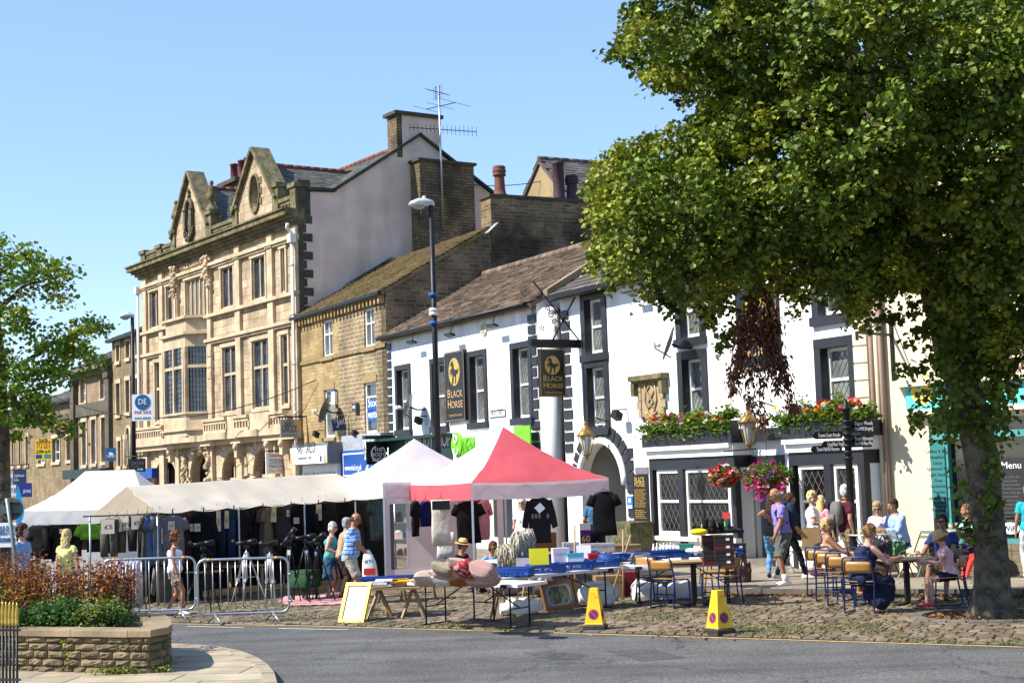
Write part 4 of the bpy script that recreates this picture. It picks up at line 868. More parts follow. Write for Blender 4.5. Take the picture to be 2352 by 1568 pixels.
# PUB, MAIN BLOCK
PM=F.root('pub_building','white pub main block with an archway, flower shelves and two black bay windows','building')
MS0,MS1=g1_,F.px(1966,700)[0]
cols=[(F.px(1349,840)[0],F.px(1389,840)[0]),(F.px(1567,800)[0],F.px(1612,800)[0]),(F.px(1886,800)[0],F.px(1951,800)[0])]
W0=cols[0];ww=1.0
ul=(5.72,7.15);ll=(3.98,5.4)
PW=[]
za=F.px(1367,812)[1];zb_=F.px(1367,684)[1];zl0=F.px(1370,982)[1];zl1=F.px(1370,842)[1]
for i,(a,b)in enumerate(cols):
 if i==2:PW+=[(a,b,F.px(1918,722)[1],F.px(1918,722)[1]+1.2),(a,b,F.px(1921,945)[1],F.px(1921,795)[1])]
 else:PW+=[(a,b,za,zb_),(a,b,zl0,zl1)]
PW[2]=(*cols[1],F.px(1590,775)[1],F.px(1590,645)[1]);PW[3]=(*cols[1],F.px(1590,962)[1],F.px(1590,823)[1])
ez2=F.px(1370,657,-.3)[1]
AR=(F.px(1336,1100)[0],F.px(1436,1100)[0],.13,F.px(1385,1017)[1],'arch')
B1=(F.px(1492,1100,-.5)[0],F.px(1688,1100,-.5)[0]);B2=(F.px(1812,1080,-.5)[0],F.px(1985,1080,-.5)[0])
DR=(F.px(1722,1180)[0],F.px(1792,1180)[0],.13,F.px(1750,1066)[1])
hs_=PW+[AR,DR,(B1[0]+.3,B1[1]-.3,.7,3.1),(B2[0]+.3,B2[1]-.3,.7,3.1)]
mb=MB();wallgrid(mb,MS0,MS1,0,ez2+.02,hs_,.26);mb.build('wall',m_pubw,PM)
for h in PW:
 lk='d';sash(PM,*h,.16,None,m_glp if h is not PW[4]else m_gls,lk,.5,.08,step=.17);surround(PM,*h,wd=.2,line=.16)
stone_roof(PM,(MS0-.1,-.35,ez2),(MS1,-.35,ez2),(MS1,3.9,9.5),(MS0-.1,3.9,9.5),14,.7,mat('grey_stone_slates',(.17,.135,.12),.85,var=.25,sc=2,bump=.4,island=.22),seed=51,thick=.035,jit=.25)
stone_roof(PM,(MS1,8,ez2),(MS0,8,ez2),(MS0,3.9,9.5),(MS1,3.9,9.5),9,.9,MC['grey_stone_slates'],seed=52,name='rear_roof')
mb=MB();mb.poly([(MS0,.27,0),(MS0,.27,ez2-.05),(MS0,3.9,9.4),(MS0,8,ez2),(MS0,8,0)],(.3,0,0));mb.build('end_wall',m_pubw,PM)
mb=MB();mb.box(MS0-.1,MS1,-.48,-.36,ez2-.1,ez2+.02);mb.build('gutter',m_iron,PM)
mb=MB();mb.poly([(MS0-.35,-.35,ez2+.05),(MS0-.1,-.35,ez2+.05),(MS0-.1,3.9,9.75),(MS0-.35,3.9,9.75)],(0,0,.18));mb.build('verge_stone',m_stroof,PM)
quoin_strip(PM,MS0+.02,.42,2.9,ez2-.6,.06);quoin_strip(PM,AR[1]+.14,.30,.2,2.9)
r=(AR[1]-AR[0])/2;zc_=AR[3]-r
for i in range(15):
 t=math.pi*(i+.5)/15;d_=Vector((-math.cos(t),0,math.sin(t)));mb=MB();cc=Vector(((AR[0]+AR[1])/2,-.02,zc_))+d_*(r+.32);mb.obox(cc,d_*.17,Vector((d_.z,0,-d_.x))*(r+.3)*math.pi/15/2*.8,(0,.025,0));mb.build('arch_block',m_black,PM)
mb=MB();mb.rod([Vector(((AR[0]+AR[1])/2,-.05,zc_))+Vector((-math.cos(t),0,math.sin(t)))*(r+.06)for t in[math.pi*i/16 for i in range(17)]],.10,8);mb.build('arch_moulding',m_pubw,PM)
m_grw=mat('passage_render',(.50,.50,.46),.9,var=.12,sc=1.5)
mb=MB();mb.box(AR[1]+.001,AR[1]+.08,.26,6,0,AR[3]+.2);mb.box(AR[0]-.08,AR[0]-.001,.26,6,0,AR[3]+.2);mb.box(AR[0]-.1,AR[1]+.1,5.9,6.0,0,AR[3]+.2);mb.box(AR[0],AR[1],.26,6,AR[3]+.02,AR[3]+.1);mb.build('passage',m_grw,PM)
zl=F.px(1570,1021,-.55)[1];
def bay(B,posts,dd=.5):
 root_=PM;a,b=B;zt_=zl
 mb=MB();mb.box(a-.1,b+.1,-dd-.12,-.002,zt_-.02,zt_+.30);mb.build('shelf',m_black,root_)
 mb=MB();mb.box(a-.05,b+.05,-dd-.06,-.003,zt_-.30,zt_-.02);mb.box(a-.02,b+.02,-dd-.16,-.0035,zt_-.12,zt_-.021);mb.build('bay_cornice',m_wpaint,root_)
 fr=MB();fr.box(a,b,-dd,-.001,zt_-.58,zt_-.30)
 for p in posts:fr.box(p-.11,p+.11,-dd-.03,-dd+.2,.13,zt_-.58)
 fr.box(a,a+.13,-dd+.001,-.001,.13,zt_-.58);fr.box(b-.13,b,-dd+.001,-dd+.16,.13,zt_-.58);fr.build('bay_frame',m_black,root_)
 mb=MB();mb.box(b-.16,b-.01,-dd+.161,-.0015,.13,zt_-.30);mb.build('bay_cheek',m_pubw,root_)
 mb=MB();mb.box(a+.02,b-.02,-dd+.04,-.004,.13,.62);mb.build('bay_base',m_wpaint,root_)
 mb=MB();mb.box(a-.03,b+.03,-dd-.08,-dd+.1,.62,.72);mb.build('bay_sill',m_wpaint,root_)
 ed=[a+.16]+list(posts)+[b-.16]
 for p,q in zip(ed[:-1],ed[1:]):
  if q-p>.5:sash(root_,p+.1,q-.1,.72,zt_-.58,-dd+.05,None,glass('bay_glass',(.02,.018,.018),.08,.6,1.5),'d',.52,.09,step=.2)
bay(B1,[F.px(1567,1150,-.5)[0]]);bay(B2,[F.px(1904,1120,-.5)[0]])
mb=MB();mb.box(B1[1]+.1,B2[0]-.1,-.2,-.002,zl,zl+.28);mb.build('ledge',m_black,PM)
a,b,c,d=DR
mb=MB();mb.box(a-.26,a-.02,-.06,.1,.13,d+.2);mb.box(b+.02,b+.26,-.06,.1,.13,d+.2);mb.box(a-.02,b+.02,-.06,.1,d,d+.2);mb.build('door_surround',m_black,PM)
mb=MB();mb.box(a,a+.12,.1,.22,.13,d);mb.box(b-.12,b,.1,.22,.13,d);mb.box(a+.12,b-.12,.1,.22,d-.1,d);mb.box(a+.12,b-.12,.1,.22,2.3,2.4);mb.build('door_frame',m_wpaint,PM)
mb=MB();mb.box(a+.12,b-.12,.6,.66,.13,d);mb.build('door',m_black,PM)
mb=MB();mb.box(a-.1,b+.1,-.35,.1,.12,.26);mb.build('door_step',m_kerb,PM)
ca,cb=F.px(1471,900)[0],F.px(1527,900)[0];cz0,cz1=F.px(1499,958)[1],F.px(1499,872)[1];m_gold=mat('sandstone',(.48,.36,.20),.85,var=.2,sc=4)
mb=MB();mb.box(ca,cb,-.05,-.002,cz0,cz1);cr=mb.build('carved_panel',m_gold,PM)
mb=MB();mb.box(ca-.22,cb+.22,-.24,-.003,cz1,cz1+.13);mb.box(ca-.16,cb+.16,-.18,-.0035,cz1-.06,cz1-.001);mb.box(ca-.16,ca-.01,-.2,-.004,cz1-.38,cz1-.06);mb.box(cb+.01,cb+.16,-.2,-.004,cz1-.38,cz1-.06);mb.build('hood_mould',m_mossy,cr)
mb=MB()
for k in range(4):
 dz_=(cz1-cz0)/4.2;z=cz0+k*dz_
 for p_,q_ in((ca-.1 if k%2 else ca-.02,ca+.12),(cb-.12,cb+.1 if k%2 else cb+.02)):mb=MB();mb.box(p_,q_,-.075,-.051,z,z+dz_*.9);mb.build('panel_block',m_gold,cr)
mb=MB();cx_,cz_=(ca+cb)/2,cz0+(cz1-cz0)*.45
mb.rod([(cx_-.22,-.07,cz_+.4),(cx_-.27,-.07,cz_),(cx_-.1,-.07,cz_-.35),(cx_,-.07,cz_-.42),(cx_+.1,-.07,cz_-.35),(cx_+.27,-.07,cz_),(cx_+.22,-.07,cz_+.4)],.03,6)
for sg in(-1,1):mb.rod([(cx_+sg*.02,-.07,cz_+.38),(cx_+sg*.18,-.07,cz_+.25),(cx_+sg*.05,-.07,cz_+.1),(cx_-sg*.12,-.07,cz_-.05),(cx_+sg*.12,-.07,cz_-.2)],.028,6);mb.rod([(cx_-sg*.28,-.07,cz_-.5),(cx_+sg*.28,-.07,cz_-.3)],.03,6)
for sg in(-.18,0,.18):mb.box(cx_+sg-.06,cx_+sg+.06,-.09,-.051,cz_+.42,cz_+.58)
mb.build('carving',m_gold,cr)
# CREAM CAFE BUILDING
CF=Fac(0,0,-2200,1200,O=PUB.W(MS1+.02,-.12,0));F=CF
m_cream=mat('cream_render',(.74,.65,.45),.85,var=.05,sc=1.2,bump=.2,bsc=6,streak=.15);m_turq=mat('turquoise_paint',(.10,.42,.40),.5,var=.1,sc=3)
CB=F.root('cafe_building','cream rendered cafe building with rusticated quoins and a turquoise shopfront behind the big tree','building')
q1=F.px(2004,900)[0];cw=11.5
sx0=F.px(2139,1100)[0];sz1=F.px(2160,965)[1]
mb=MB();wallgrid(mb,0,cw,0,9.3,[(sx0,cw-.4,.75,sz1),(cw*.45,cw*.45+1.1,5.3,7.2)],.3);mb.box(-.0,.3,.3,8,0,9.2);mb.build('wall',m_cream,CB)
sash(CB,cw*.45,cw*.45+1.1,5.3,7.2,.15,m_turq,m_gls,None,.5,.1)
z,k=.1,0
while z<9.0:mb=MB();mb.box(.0,q1-.05,-.06,-.002,z,z+.325);mb.build('quoin',m_cream,CB);z+=.36
mb=MB();mb.box(-.2,cw,-.4,.3,9.3,9.6);mb.build('cornice',m_cream,CB)
m_pp=mat('pink_pipe',(.50,.36,.30),.5,var=.06)
for xx in(2012,2024,2034):s=F.px(xx,900)[0];mb=MB();mb.rod([(s,-.1,.2),(s,-.1,9.2)],.05,8);mb.build('drainpipe',m_pp if xx!=2024 else m_cream,CB)
fz0_,fz1_=F.px(2088,943)[1],F.px(2088,889)[1];fa=F.px(2087,910)[0];m_tq2=mat('pale_turquoise',(.12,.62,.66),.5,var=.05,bump=0)
mb=MB();mb.box(fa,cw,-.12,-.002,fz0_,fz1_);ff=mb.build('shop_fascia',m_tq2,CB)
mb=MB();mb.box(fa-.2,cw,-.28,-.003,fz1_,fz1_+.13);mb.box(fa-.1,cw,-.2,-.0035,fz0_-.1,fz0_-.001);mb.build('fascia_moulding',m_cream,ff)
mb=MB();mb.add([(fa+x_,-.122,fz0_+z_)for x_,z_ in((.12,.5),(.15,.25),(.3,.08),(.5,.1),(.62,.3),(.6,.55),(.5,.75),(.42,.5),(.3,.38),(.22,.62))],[tuple(range(10))]);mb.build('jug_emblem',mat('sign_yellow',(.8,.62,.12),.6,var=.05,bump=0),ff)
text('COFFEE',mat('pink_letters',(.35,.12,.14),.6),ff,(fa+.75,-.125,fz0_+.2),(1,0,0),(0,0,1),.75,depth=.01)
mb=MB();fr_=MB()
for xx in(sx0+.35,sx0+.95,sx0+3.3):fr_.box(xx-.05,xx+.05,.0,.14,.75,sz1)
fr_.box(sx0,cw-.4,.0,.142,2.75,2.88);fr_.box(sx0,cw-.4,-.06,.143,.70,.80);shf=fr_.build('shop_window',m_turq,CB)
mb=MB();mb.box(sx0,cw-.4,.15,.18,.75,sz1);mb.build('pane',glass('cafe_glass',(.02,.022,.022),.05,.5,1.2),shf)
mz1,mz0=F.px(2157,1025)[1],F.px(2157,1188)[1];ma,mb2=F.px(2141,1100)[0],F.px(2174,1100)[0]
mb=MB();mb.poly([(ma,-.03,mz0),(mb2,-.03,mz0),(mb2,-.03,mz1),((ma+mb2)/2,-.03,mz1+.1),(ma,-.03,mz1)],(0,.028,0));mbd=mb.build('menu_board',mat('dark_turquoise',(.05,.28,.27),.5,var=.1),CB)
ln=['Coffees & Teas','Breakfast','Lunch','Afternoon Tea','Light Snacks','Soup','Sandwiches','Toasties','Cakes & Scones','Desserts','Ice Cream']
for i,t_ in enumerate(ln):text(t_,m_ink,mbd,((ma+mb2)/2,-.033,mz1-.12-i*.115),(1,0,0),(0,0,1),.085,depth=.002,align='CENTER')
for i,t_ in enumerate(("CHILDREN'S MENU",'and FACILITIES','CAFE DOWNSTAIRS','POTTERY PAINTING','UPSTAIRS')):text(t_,m_ink,mbd,((ma+mb2)/2,-.033,mz0+.36-i*.085),(1,0,0),(0,0,1),.07,depth=.002,align='CENTER',width=(mb2-ma)*.8)
cbx=F.px(2293,1100,.1)[0];m_cb=mat('chalkboard',(.03,.032,.033),.7,var=.2)
mza=F.px(2300,1182,.1)[1];mzb=F.px(2300,1052,.1)[1]
mb=MB();mb.box(cbx,cbx+.95,.09,.12,mza,mzb);cbb=mb.build('chalk_menu',m_cb,shf)
text('Menu',m_wh,cbb,(cbx+.08,.085,mzb-.2),(1,0,0),(0,0,1),.19,depth=.002)
for i in range(12):text(['Soup of the day','Jacket potato','Quiche & salad','Toasted teacake'][i%4],m_gy,cbb,(cbx+.08,.085,mzb-.38-i*.075),(1,0,0),(0,0,1),.06,depth=.001)
wx,wz=F.px(2320,1213,.1);mb=MB();mb.ell((wx,.12,wz),(.2,.02,.12),16,8);wf=mb.build('wifi_sticker',m_wh,shf);text('WiFi',m_ink,wf,(wx,.095,wz-.05),(1,0,0),(0,0,1),.15,depth=.003,align='CENTER')
for k,xx in enumerate((2307,2334)):
 hx,hz=F.px(xx,1277,.1);mb=MB();mb.ell((hx,.12,hz),(.06,.01,.07),10,6)
 for j in range(5):t=.5+j*.5;mb.cone((hx,.12,hz),(hx+.15*math.cos(t),.12,hz+.15*math.sin(t)),.018,.014,6)
 mb.build('hand_print',MC['sign_yellow'],shf)
mb=MB();mb.box(sx0-.1,cw,-.1,-.0045,.0,.72);mb.build('stall_riser',masonry('riser_stone',(.30,.24,.15),(.25,.20,.13),(.16,.13,.09),.5,.2,.012,.2),CB)
# BUILDING BEHIND (between chimney and tree)
BK=Fac(0,0,-700,1150,O=PUB.W(-18.5,11.0,0));F=BK
KB=F.root('rear_building','rendered house with a gable and grey slate roof showing behind the chimney and tree','building')
xa_,zr_=F.px(1240,365);xr_,zr2=F.px(1364,529);sl_=(zr_-zr2)/(xr_-xa_);hw_=xr_-xa_;DP=26.
mb=MB();mb.poly([(xa_-hw_,0,0),(xr_-.3,0,0),(xr_-.3,0,zr2+.1),(xa_,0,zr_-.12),(xa_-hw_,0,zr2)],(0,DP,0));mb.build('wall',mat('buff_render',(.46,.34,.18),.9,var=.15,sc=1),KB)
stone_roof(KB,(xr_+.1,-.1,zr2),(xr_+.1,DP,zr2),(xa_,DP,zr_),(xa_,-.1,zr_),26,.4,mat('brown_slate',(.15,.125,.11),.85,var=.2,sc=1.5,island=.25),seed=61,thick=.02)
stone_roof(KB,(xa_-hw_,DP,zr2),(xa_-hw_,-.1,zr2),(xa_,-.1,zr_),(xa_,DP,zr_),9,.9,MC['brown_slate'],seed=62,name='rear_roof')
mb=MB()
for i in range(50):mb.cone((xa_,-.1+i*.52,zr_+.03),(xa_,.38+i*.52,zr_+.03),.1,.1,8)
mb.build('ridge_tile',MC['brown_slate'],KB)
# ROWS TO THE LEFT OF THE LIBRARY
F=ROW
m_row=masonry('warm_rubble',(.37,.275,.15),(.29,.215,.12),(.33,.26,.16),.5,.2,.02,.3,.5,dark=(.10,.08,.05),dsc=.5,damt=.3)
m_rowp=masonry('pinkish_stone',(.42,.30,.19),(.37,.265,.165),(.38,.29,.19),.4,.17,.012,.2,.4)
m_sl2=mat('purple_slate',(.125,.105,.105),.8,var=.2,sc=2,island=.25)
def house(name,label,x0,x1,ytop,wins,wallm,roofm,ridge_z=2.6,depth=8,arches=(),holes_y=(),y=0.):
 H_=F.root(name,label,'building');xm_=(x0+x1)/2;s0=F.px(x0,1000,y)[0];s1=F.px(x1,1000,y)[0];zt=F.px(xm_,ytop,y)[1];hs=[]
 for(a,b,c,d)in wins:r=F.rect(a,b,c,d,y);hs.append(r)
 mb=MB();wallgrid(mb,s0,s1,0,zt,hs+list(arches),.22,y);mb.build('wall',wallm,H_)
 mb=MB();mb.poly([(s1,y+.001,0),(s1,y+.001,zt),(s1,y+depth/2,zt+ridge_z),(s1,y+depth,zt),(s1,y+depth,0)],(-.3,0,0));mb.build('side_wall',wallm,H_)
 mb=MB();mb.poly([(s0,y+.001,0),(s0,y+.001,zt),(s0,y+depth/2,zt+ridge_z),(s0,y+depth,zt),(s0,y+depth,0)],(.3,0,0));mb.build('side_wall',wallm,H_)
 for r in hs:
  a,b,c,d=r;sash(H_,a,b,c,d,y+.16,None,m_gls,None,.42,.09)
  mb=MB();t=.12
  mb.box(a-t,a,y-.05,y-.002,c,d);mb.box(b,b+t,y-.05,y-.002,c,d);mb.box(a-t-.04,b+t+.04,y-.07,y-.002,d,d+.22);mb.box(a-t,b+t,y-.1,y-.002,c-.18,c);mb.build('window_surround',m_dress,H_)
 if roofm:stone_roof(H_,(s0,y-.3,zt),(s1+.1,y-.3,zt),(s1+.1,y+depth/2,zt+ridge_z+.1),(s0,y+depth/2,zt+ridge_z+.1),14,.8,roofm,thick=.03,seed=int(x0));stone_roof(H_,(s1,y+depth+.2,zt),(s0,y+depth+.2,zt),(s0,y+depth/2,zt+ridge_z+.1),(s1,y+depth/2,zt+ridge_z+.1),6,1.2,roofm,thick=.03,seed=int(x0)+1,name='rear_roof')
 mb=MB();mb.box(s0,s1+.05,y-.38,y-.1,zt-.12,zt+.03);mb.build('gutter',m_iron,H_)
 return H_,s0,s1,zt
h1,a_,b_,z_=house('tall_stone_house','tall narrow rubble stone house with three rows of windows, right next to the library',259,328,772,[(268,276,792,830),(290,299,783,822),(312,321,775,815),(268,277,880,952),(290,299,873,947),(313,322,868,935),(272,279,1012,1070),(287,293,1008,1067),(312,319,1004,1062)],m_row,m_sl2,1.6)
def arch_win(H_,x,yt,yb,wpx):
 s,zt_=F.px(x,yt);zb_=F.px(x,yb)[1];r=abs(F.px(x+wpx/2,yt)[0]-F.px(x-wpx/2,yt)[0])/2;mb=MB()
 mb.poly([(s-r,-.03,zb_),(s+r,-.03,zb_)]+[(s+r*math.cos(t),-.03,zt_-r+r*math.sin(t))for t in[math.pi*i/10 for i in range(11)]],(0,.025,0));w_=mb.build('arched_window',m_gls,H_)
 mb=MB();mb.rod([(s-r-.06,-.05,zb_)]+[(s+(r+.06)*math.cos(t),-.05,zt_-r+(r+.06)*math.sin(t))for t in[math.pi-math.pi*i/10 for i in range(11)]]+[(s+r+.06,-.05,zb_)],.09,6);mb.build('frame',m_dress,w_)
arch_win(h1,297,982,1070,9)
mb=MB();s=F.px(303,740)[0];mb.box(s-1.0,s+1.0,1.5,3.4,z_-.3,F.px(303,722,1.5)[1]);c_=mb.build('chimney',m_brick,h1);mb=MB();mb.box(s-1.1,s+1.1,1.4,3.5,F.px(303,722,1.5)[1],F.px(303,718,1.5)[1]);mb.build('chimney_cap',m_quoin,c_)
mb=MB();mb.box(b_-.4,b_+2.2,-.3,-.002,F.px(300,1100)[1],F.px(300,1078)[1]);q_=mb.build('shop_fascia',m_blue,h1);
h2,a_,b_,z_=house('pilastered_house','warm stone house with dark pilasters, a bold eaves cornice and tall ground-floor windows',176,259,838,[(186,198,870,925),(231,244,857,915),(190,200,968,1067),(211,222,963,1064),(234,246,958,1060)],m_rowp,m_sl2,1.9,y=.05)
for xx in(173,254):s=F.px(xx,950)[0];mb=MB();mb.box(s-.35,s+.35,-.22,.04,0,z_-.5);mb.box(s-.42,s+.42,-.3,.041,z_-.9,z_-.6);mb.build('pilaster',mat('dark_pilaster',(.14,.12,.08),.9,var=.3,sc=2),h2)
mb=MB();mb.box(a_-.2,b_+.2,-.55,.04,z_-.35,z_-.13);mb.box(a_-.1,b_+.1,-.3,.041,z_-.6,z_-.35);mb.build('eaves_cornice',m_mossy,h2)
mb=MB();zz=F.px(215,938)[1];mb.box(a_,b_,-.1,.045,zz-.35,zz+.35);mb.build('string_course',MC['dark_pilaster'],h2)
mb=MB();zz=F.px(215,1068)[1];mb.box(a_-.3,b_+.3,-.7,.0455,zz-.7,zz-.2);mb.build('shop_fascia',m_dg,h2)
h3,a_,b_,z_=house('low_stone_shop','low pale stone shop with wide windows, partly behind the left tree',78,173,925,[(121,138,1006,1060),(154,170,1000,1056),(88,104,1015,1064)],m_row,mat('mixed_slate',(.15,.13,.11),.85,var=.3,sc=1.5,island=.3),1.7,y=.1)
mb=MB();zz=F.px(140,955)[1];mb.box(a_,b_,-.02,.09,zz-.2,zz+.1);mb.build('string_course',MC['dark_pilaster'],h3)
h4,a_,b_,z_=house('narrow_windowed_house','far left stone house with tall slit windows and a dark slate roof behind the tree',-60,78,968,[(12,18,1010,1072),(28,33,1008,1070),(44,49,1006,1068),(60,66,1003,1066)],m_row,m_sl2,1.8,y=.15)
# THINGS ON THE FACADES
m_signb=mat('sign_black',(.012,.013,.015),.35,var=.1,sc=3,bump=0);m_gd=mat('gold_leaf',(.60,.38,.09),.5,.1,.08,5,0);m_gd2=mat('copper_letters',(.62,.36,.17),.5,.1,.05,5,0)
HORSE=[(.30,.02),(.36,.03),(.42,.10),(.46,.22),(.44,.30),(.50,.36),(.58,.30),(.60,.18),(.57,.06),(.63,.05),(.68,.16),(.67,.32),(.72,.42),(.80,.40),(.86,.46),(.92,.58),(.90,.66),(.86,.56),(.82,.52),(.79,.60),(.74,.56),(.70,.58),(.56,.58),(.48,.66),(.47,.78),(.42,.88),(.36,.94),(.33,.90),(.27,.88),(.20,.80),(.17,.76),(.20,.72),(.28,.76),(.31,.72),(.28,.62),(.18,.60),(.12,.52),(.09,.44),(.14,.45),(.20,.53),(.28,.54),(.22,.46),(.20,.34),(.24,.34),(.27,.42),(.36,.46),(.36,.36),(.32,.24),(.30,.12)]
def pub_sign(par,o,xd,zd,n,w_,h_,disc_w,disc_h,disc_z,tz,small=True,tm=None):
 """board contents: gold disc with prancing horse, name, strap line"""
 o,xd,zd,n=Vector(o),Vector(xd),Vector(zd),Vector(n);c=o+xd*(w_/2)+zd*disc_z
 mb=MB();k=32;mb.add([c+n*.004+xd*(disc_w/2*math.cos(2*math.pi*i/k))+zd*(disc_h/2*math.sin(2*math.pi*i/k))for i in range(k)],[tuple(range(k))if xd.cross(zd).dot(n)>0 else tuple(range(k))[::-1]]);mb.build('gold_disc',m_gd,par)
 mb=MB();b=c-xd*disc_w/2-zd*disc_h/2;mb.poly([b+n*.006+xd*(x*disc_w)+zd*((y*.95+.02)*disc_h)for x,y in HORSE],n*.006);mb.build('horse_emblem',m_signb,par)
 tm=tm or m_gd2;t1=w_*.21
 for row,tx in((0,'BLACK'),(1,'HORSE')):
  z=tz-row*t1*1.12;text(tx[0],tm,par,o+xd*w_*.12+zd*z+n*.004,xd,zd,t1*1.32,depth=.004);text(tx[1:],tm,par,o+xd*(w_*.30)+zd*z+n*.004,xd,zd,t1*1.05,width=w_*.58,depth=.004)
 if small:text('Traditional Free House',tm,par,o+xd*w_*.16+zd*(tz-t1*2.0)+n*.004,xd,zd,.1,width=w_*.68,depth=.002)
 mb=MB();e=.03
 for a,b_ in(((e,e),(w_-e,e)),((w_-e,e),(w_-e,h_-e)),((w_-e,h_-e),(e,h_-e)),((e,h_-e),(e,e))):mb.bar(o+n*.005+xd*a[0]+zd*a[1],o+n*.005+xd*b_[0]+zd*b_[1],.012,.006,n)
 mb.build('gold_border',tm,par)
F=PUB
def wall_sign(xl,xr,yt,yb,label,o=.12,tail=True):
 a,b,c,d=F.rect(xl,xr,yt,yb,-o);t=thing('pub_sign',label,'sign',F.W(a,-o,c),F.rz)
 mb=MB();mb.box(0,b-a,0,o-.01,0,d-c);mb.build('board',m_signb,t)
 pub_sign(t,(0,-.002,0),(1,0,0),(0,0,1),(0,-1,0),b-a,d-c,(b-a)*.56,(d-c)*.40,(d-c)*.705,(d-c)*.34);return t
wall_sign(1022,1067,806,967,'black wall sign with a gold horse disc beside the lamp post, on the white wing')
wall_sign(1690,1786,655,846,'black wall sign with a gold horse disc, hidden behind brown hanging leaves',.08)
def hang(F,name,label,s,xl,xr,yt,yb,m,th=.05,cat='sign',group=None):
 ym,xm=(yt+yb)/2,(xl+xr)/2;y0,_=F.side(xl,ym,s);y1,_=F.side(xr,ym,s);_,z0=F.side(xm,yb,s);_,z1=F.side(xm,yt,s)
 t=thing(name,label,cat,F.W(s,0,0),F.rz,group);mb=MB();mb.box(-th,0,y0,y1,z0,z1);mb.build('board',m,t);return t,y0,y1,z0,z1
s_h=F.px(1332,800)[0]
t,y0,y1,z0,z1=hang(F,'hanging_sign','black hanging pub sign with gold horse disc, under the wrought iron bracket',s_h,1239,1299,801,911,m_signb,.07)
w_=y1-y0;h_=z1-z0;pub_sign(t,(.001,y0,z0),(0,1,0),(0,0,1),(1,0,0),w_,h_,w_*.58,w_*.62,h_*.66,h_*.33,True,m_gd)
bt=thing('sign_bracket','black wrought iron bracket with scrolls, above the hanging pub sign','bracket',F.W(s_h,0,0),F.rz)
zb=F.side(1270,785,s_h)[1];ya=F.side(1216,790,s_h)[0];yb_=F.side(1330,795,s_h)[0]
mb=MB();mb.box(-.12,.10,ya,0.0,zb-.05,zb+.06);mb.box(-.09,.07,ya+.05,0,zb-.16,zb-.05);mb.build('beam',m_iron,bt)
zt_=F.side(1300,690,s_h)[1]
mb=MB();mb.bar((0,ya+.7,zb),(0,-.1,zt_+.1),.035,.035);mb.bar((.05,ya+.15,zt_+.5),(.05,-.05,zb+.05),.03,.03);mb.build('stay',m_iron,bt)
mb=MB()
for cy,cz,r,k in((ya*.55,zb+.75,.13,1),(ya*.42,zb+.85,.1,-1),(ya*.50,zb+.55,.09,1),(ya*.62,zb+.9,.08,-1),(ya*.3,zb+.6,.1,1),(ya*.75,zb+.35,.09,-1)):
 mb.rod([(.02,cy+k*r*(1-i/16)*math.cos(i*.65),cz+r*(1-i/16)*math.sin(i*.65))for i in range(15)],.016,5)
mb.build('scroll',m_iron,bt)
mb=MB();
for yy in(y0+.1,y1-.1):mb.rod([(-.03,yy,z1),(-.03,yy,zb-.1)],.014,5)
mb.build('sign_chain',m_iron,t)
s1_=F.px(702,950)[0]+.1
m_sg=mat('sign_pale_grey',(.52,.50,.45),.6,var=.05,bump=0)
t,y0,y1,z0,z1=hang(F,'shop_sign','pale grey projecting sign with an orange corner, beside the cream drainpipe',s1_,644,692,963,1004,m_sg)
L_=y1-y0;H_=z1-z0
text('HARRY',m_ink,t,(.003,y0+L_*.2,z0+H_*.58),(0,1,0),(0,0,1),.4,width=L_*.42);text('GARLICK',m_ink,t,(.003,y0+L_*.07,z0+H_*.28),(0,1,0),(0,0,1),.4,width=L_*.72);text('so much more than a TV store',m_gy,t,(.003,y0+L_*.08,z0+H_*.1),(0,1,0),(0,0,1),.1,width=L_*.7)
mb=MB();mb.add([(.003,y1-.02,z0+.02),(.003,y1-.02,z1-.02),(.003,y1-L_*.22,z1-.02)],[(0,1,2)]);mb.build('orange_corner',m_or,t)
mb=MB();mb.box(-.06,.02,y0-.1,.1,z1+.08,z1+.14);mb.box(-.03,.0,0,.06,z1-.3,z1+.9);mb.build('bracket',m_iron,t)
s2_=LIB.px(668,1060)[0]-.8
t,y0,y1,z0,z1=hang(LIB,'office_sign','pale projecting sign board with red and black lines of small lettering',s2_,611,659,1039,1087,m_wh)
L_=y1-y0;H_=z1-z0
for k,(tx,mm,zz)in enumerate((('Townsend Harrison',mat('sign_red',(.6,.03,.03),.5,var=.03,bump=0),.8),('Armstrong',m_ink,.6),('1st FLOOR OFFICES',m_gy,.45),('PARAGON',mat('sign_navy',(.03,.06,.16),.5,var=.03,bump=0),.28),('Ring & Reed',m_or,.08))):text(tx,mm,t,(.003,y0+L_*.15,z0+H_*zz),(0,1,0),(0,0,1),.17,width=L_*(.7 if k!=3 else.62))
mb=MB();mb.box(-.05,.0,y0,.0,z1+.05,z1+.1);mb.build('bracket',m_iron,t)
s3_=F.px(800,980)[0]
t,y0,y1,z0,z1=hang(F,'flag_sign','small tilted navy flag sign with white script, on the golden stone wall',s3_,763,794,961,988,mat('sign_navy',(.03,.06,.16)),.03)
text('mind',m_wh,t,(.003,y0+(y1-y0)*.4,z0+.2),(0,1,.05),(0,0,1),.35,width=(y1-y0)*.5);squiggle(t,(.01,y0+.08,z0+.1),(0,1,0),(0,0,1),.45)
M_=Matrix.Rotation(R(9),4,'X');cc_=Vector((0,(y0+y1)/2,(z0+z1)/2))
t.matrix_world=Matrix.Translation(F.W(s3_,0,0))@Matrix.Rotation(F.rz,4,'Z')@Matrix.Translation(cc_)@M_@Matrix.Translation(-cc_)
mb=MB();mb.rod([(0,y0,z1+.03),(0,.0,z1+.08)],.02,6);mb.build('pole',m_iron,t)
s4_=F.px(902,1020)[0]+.15
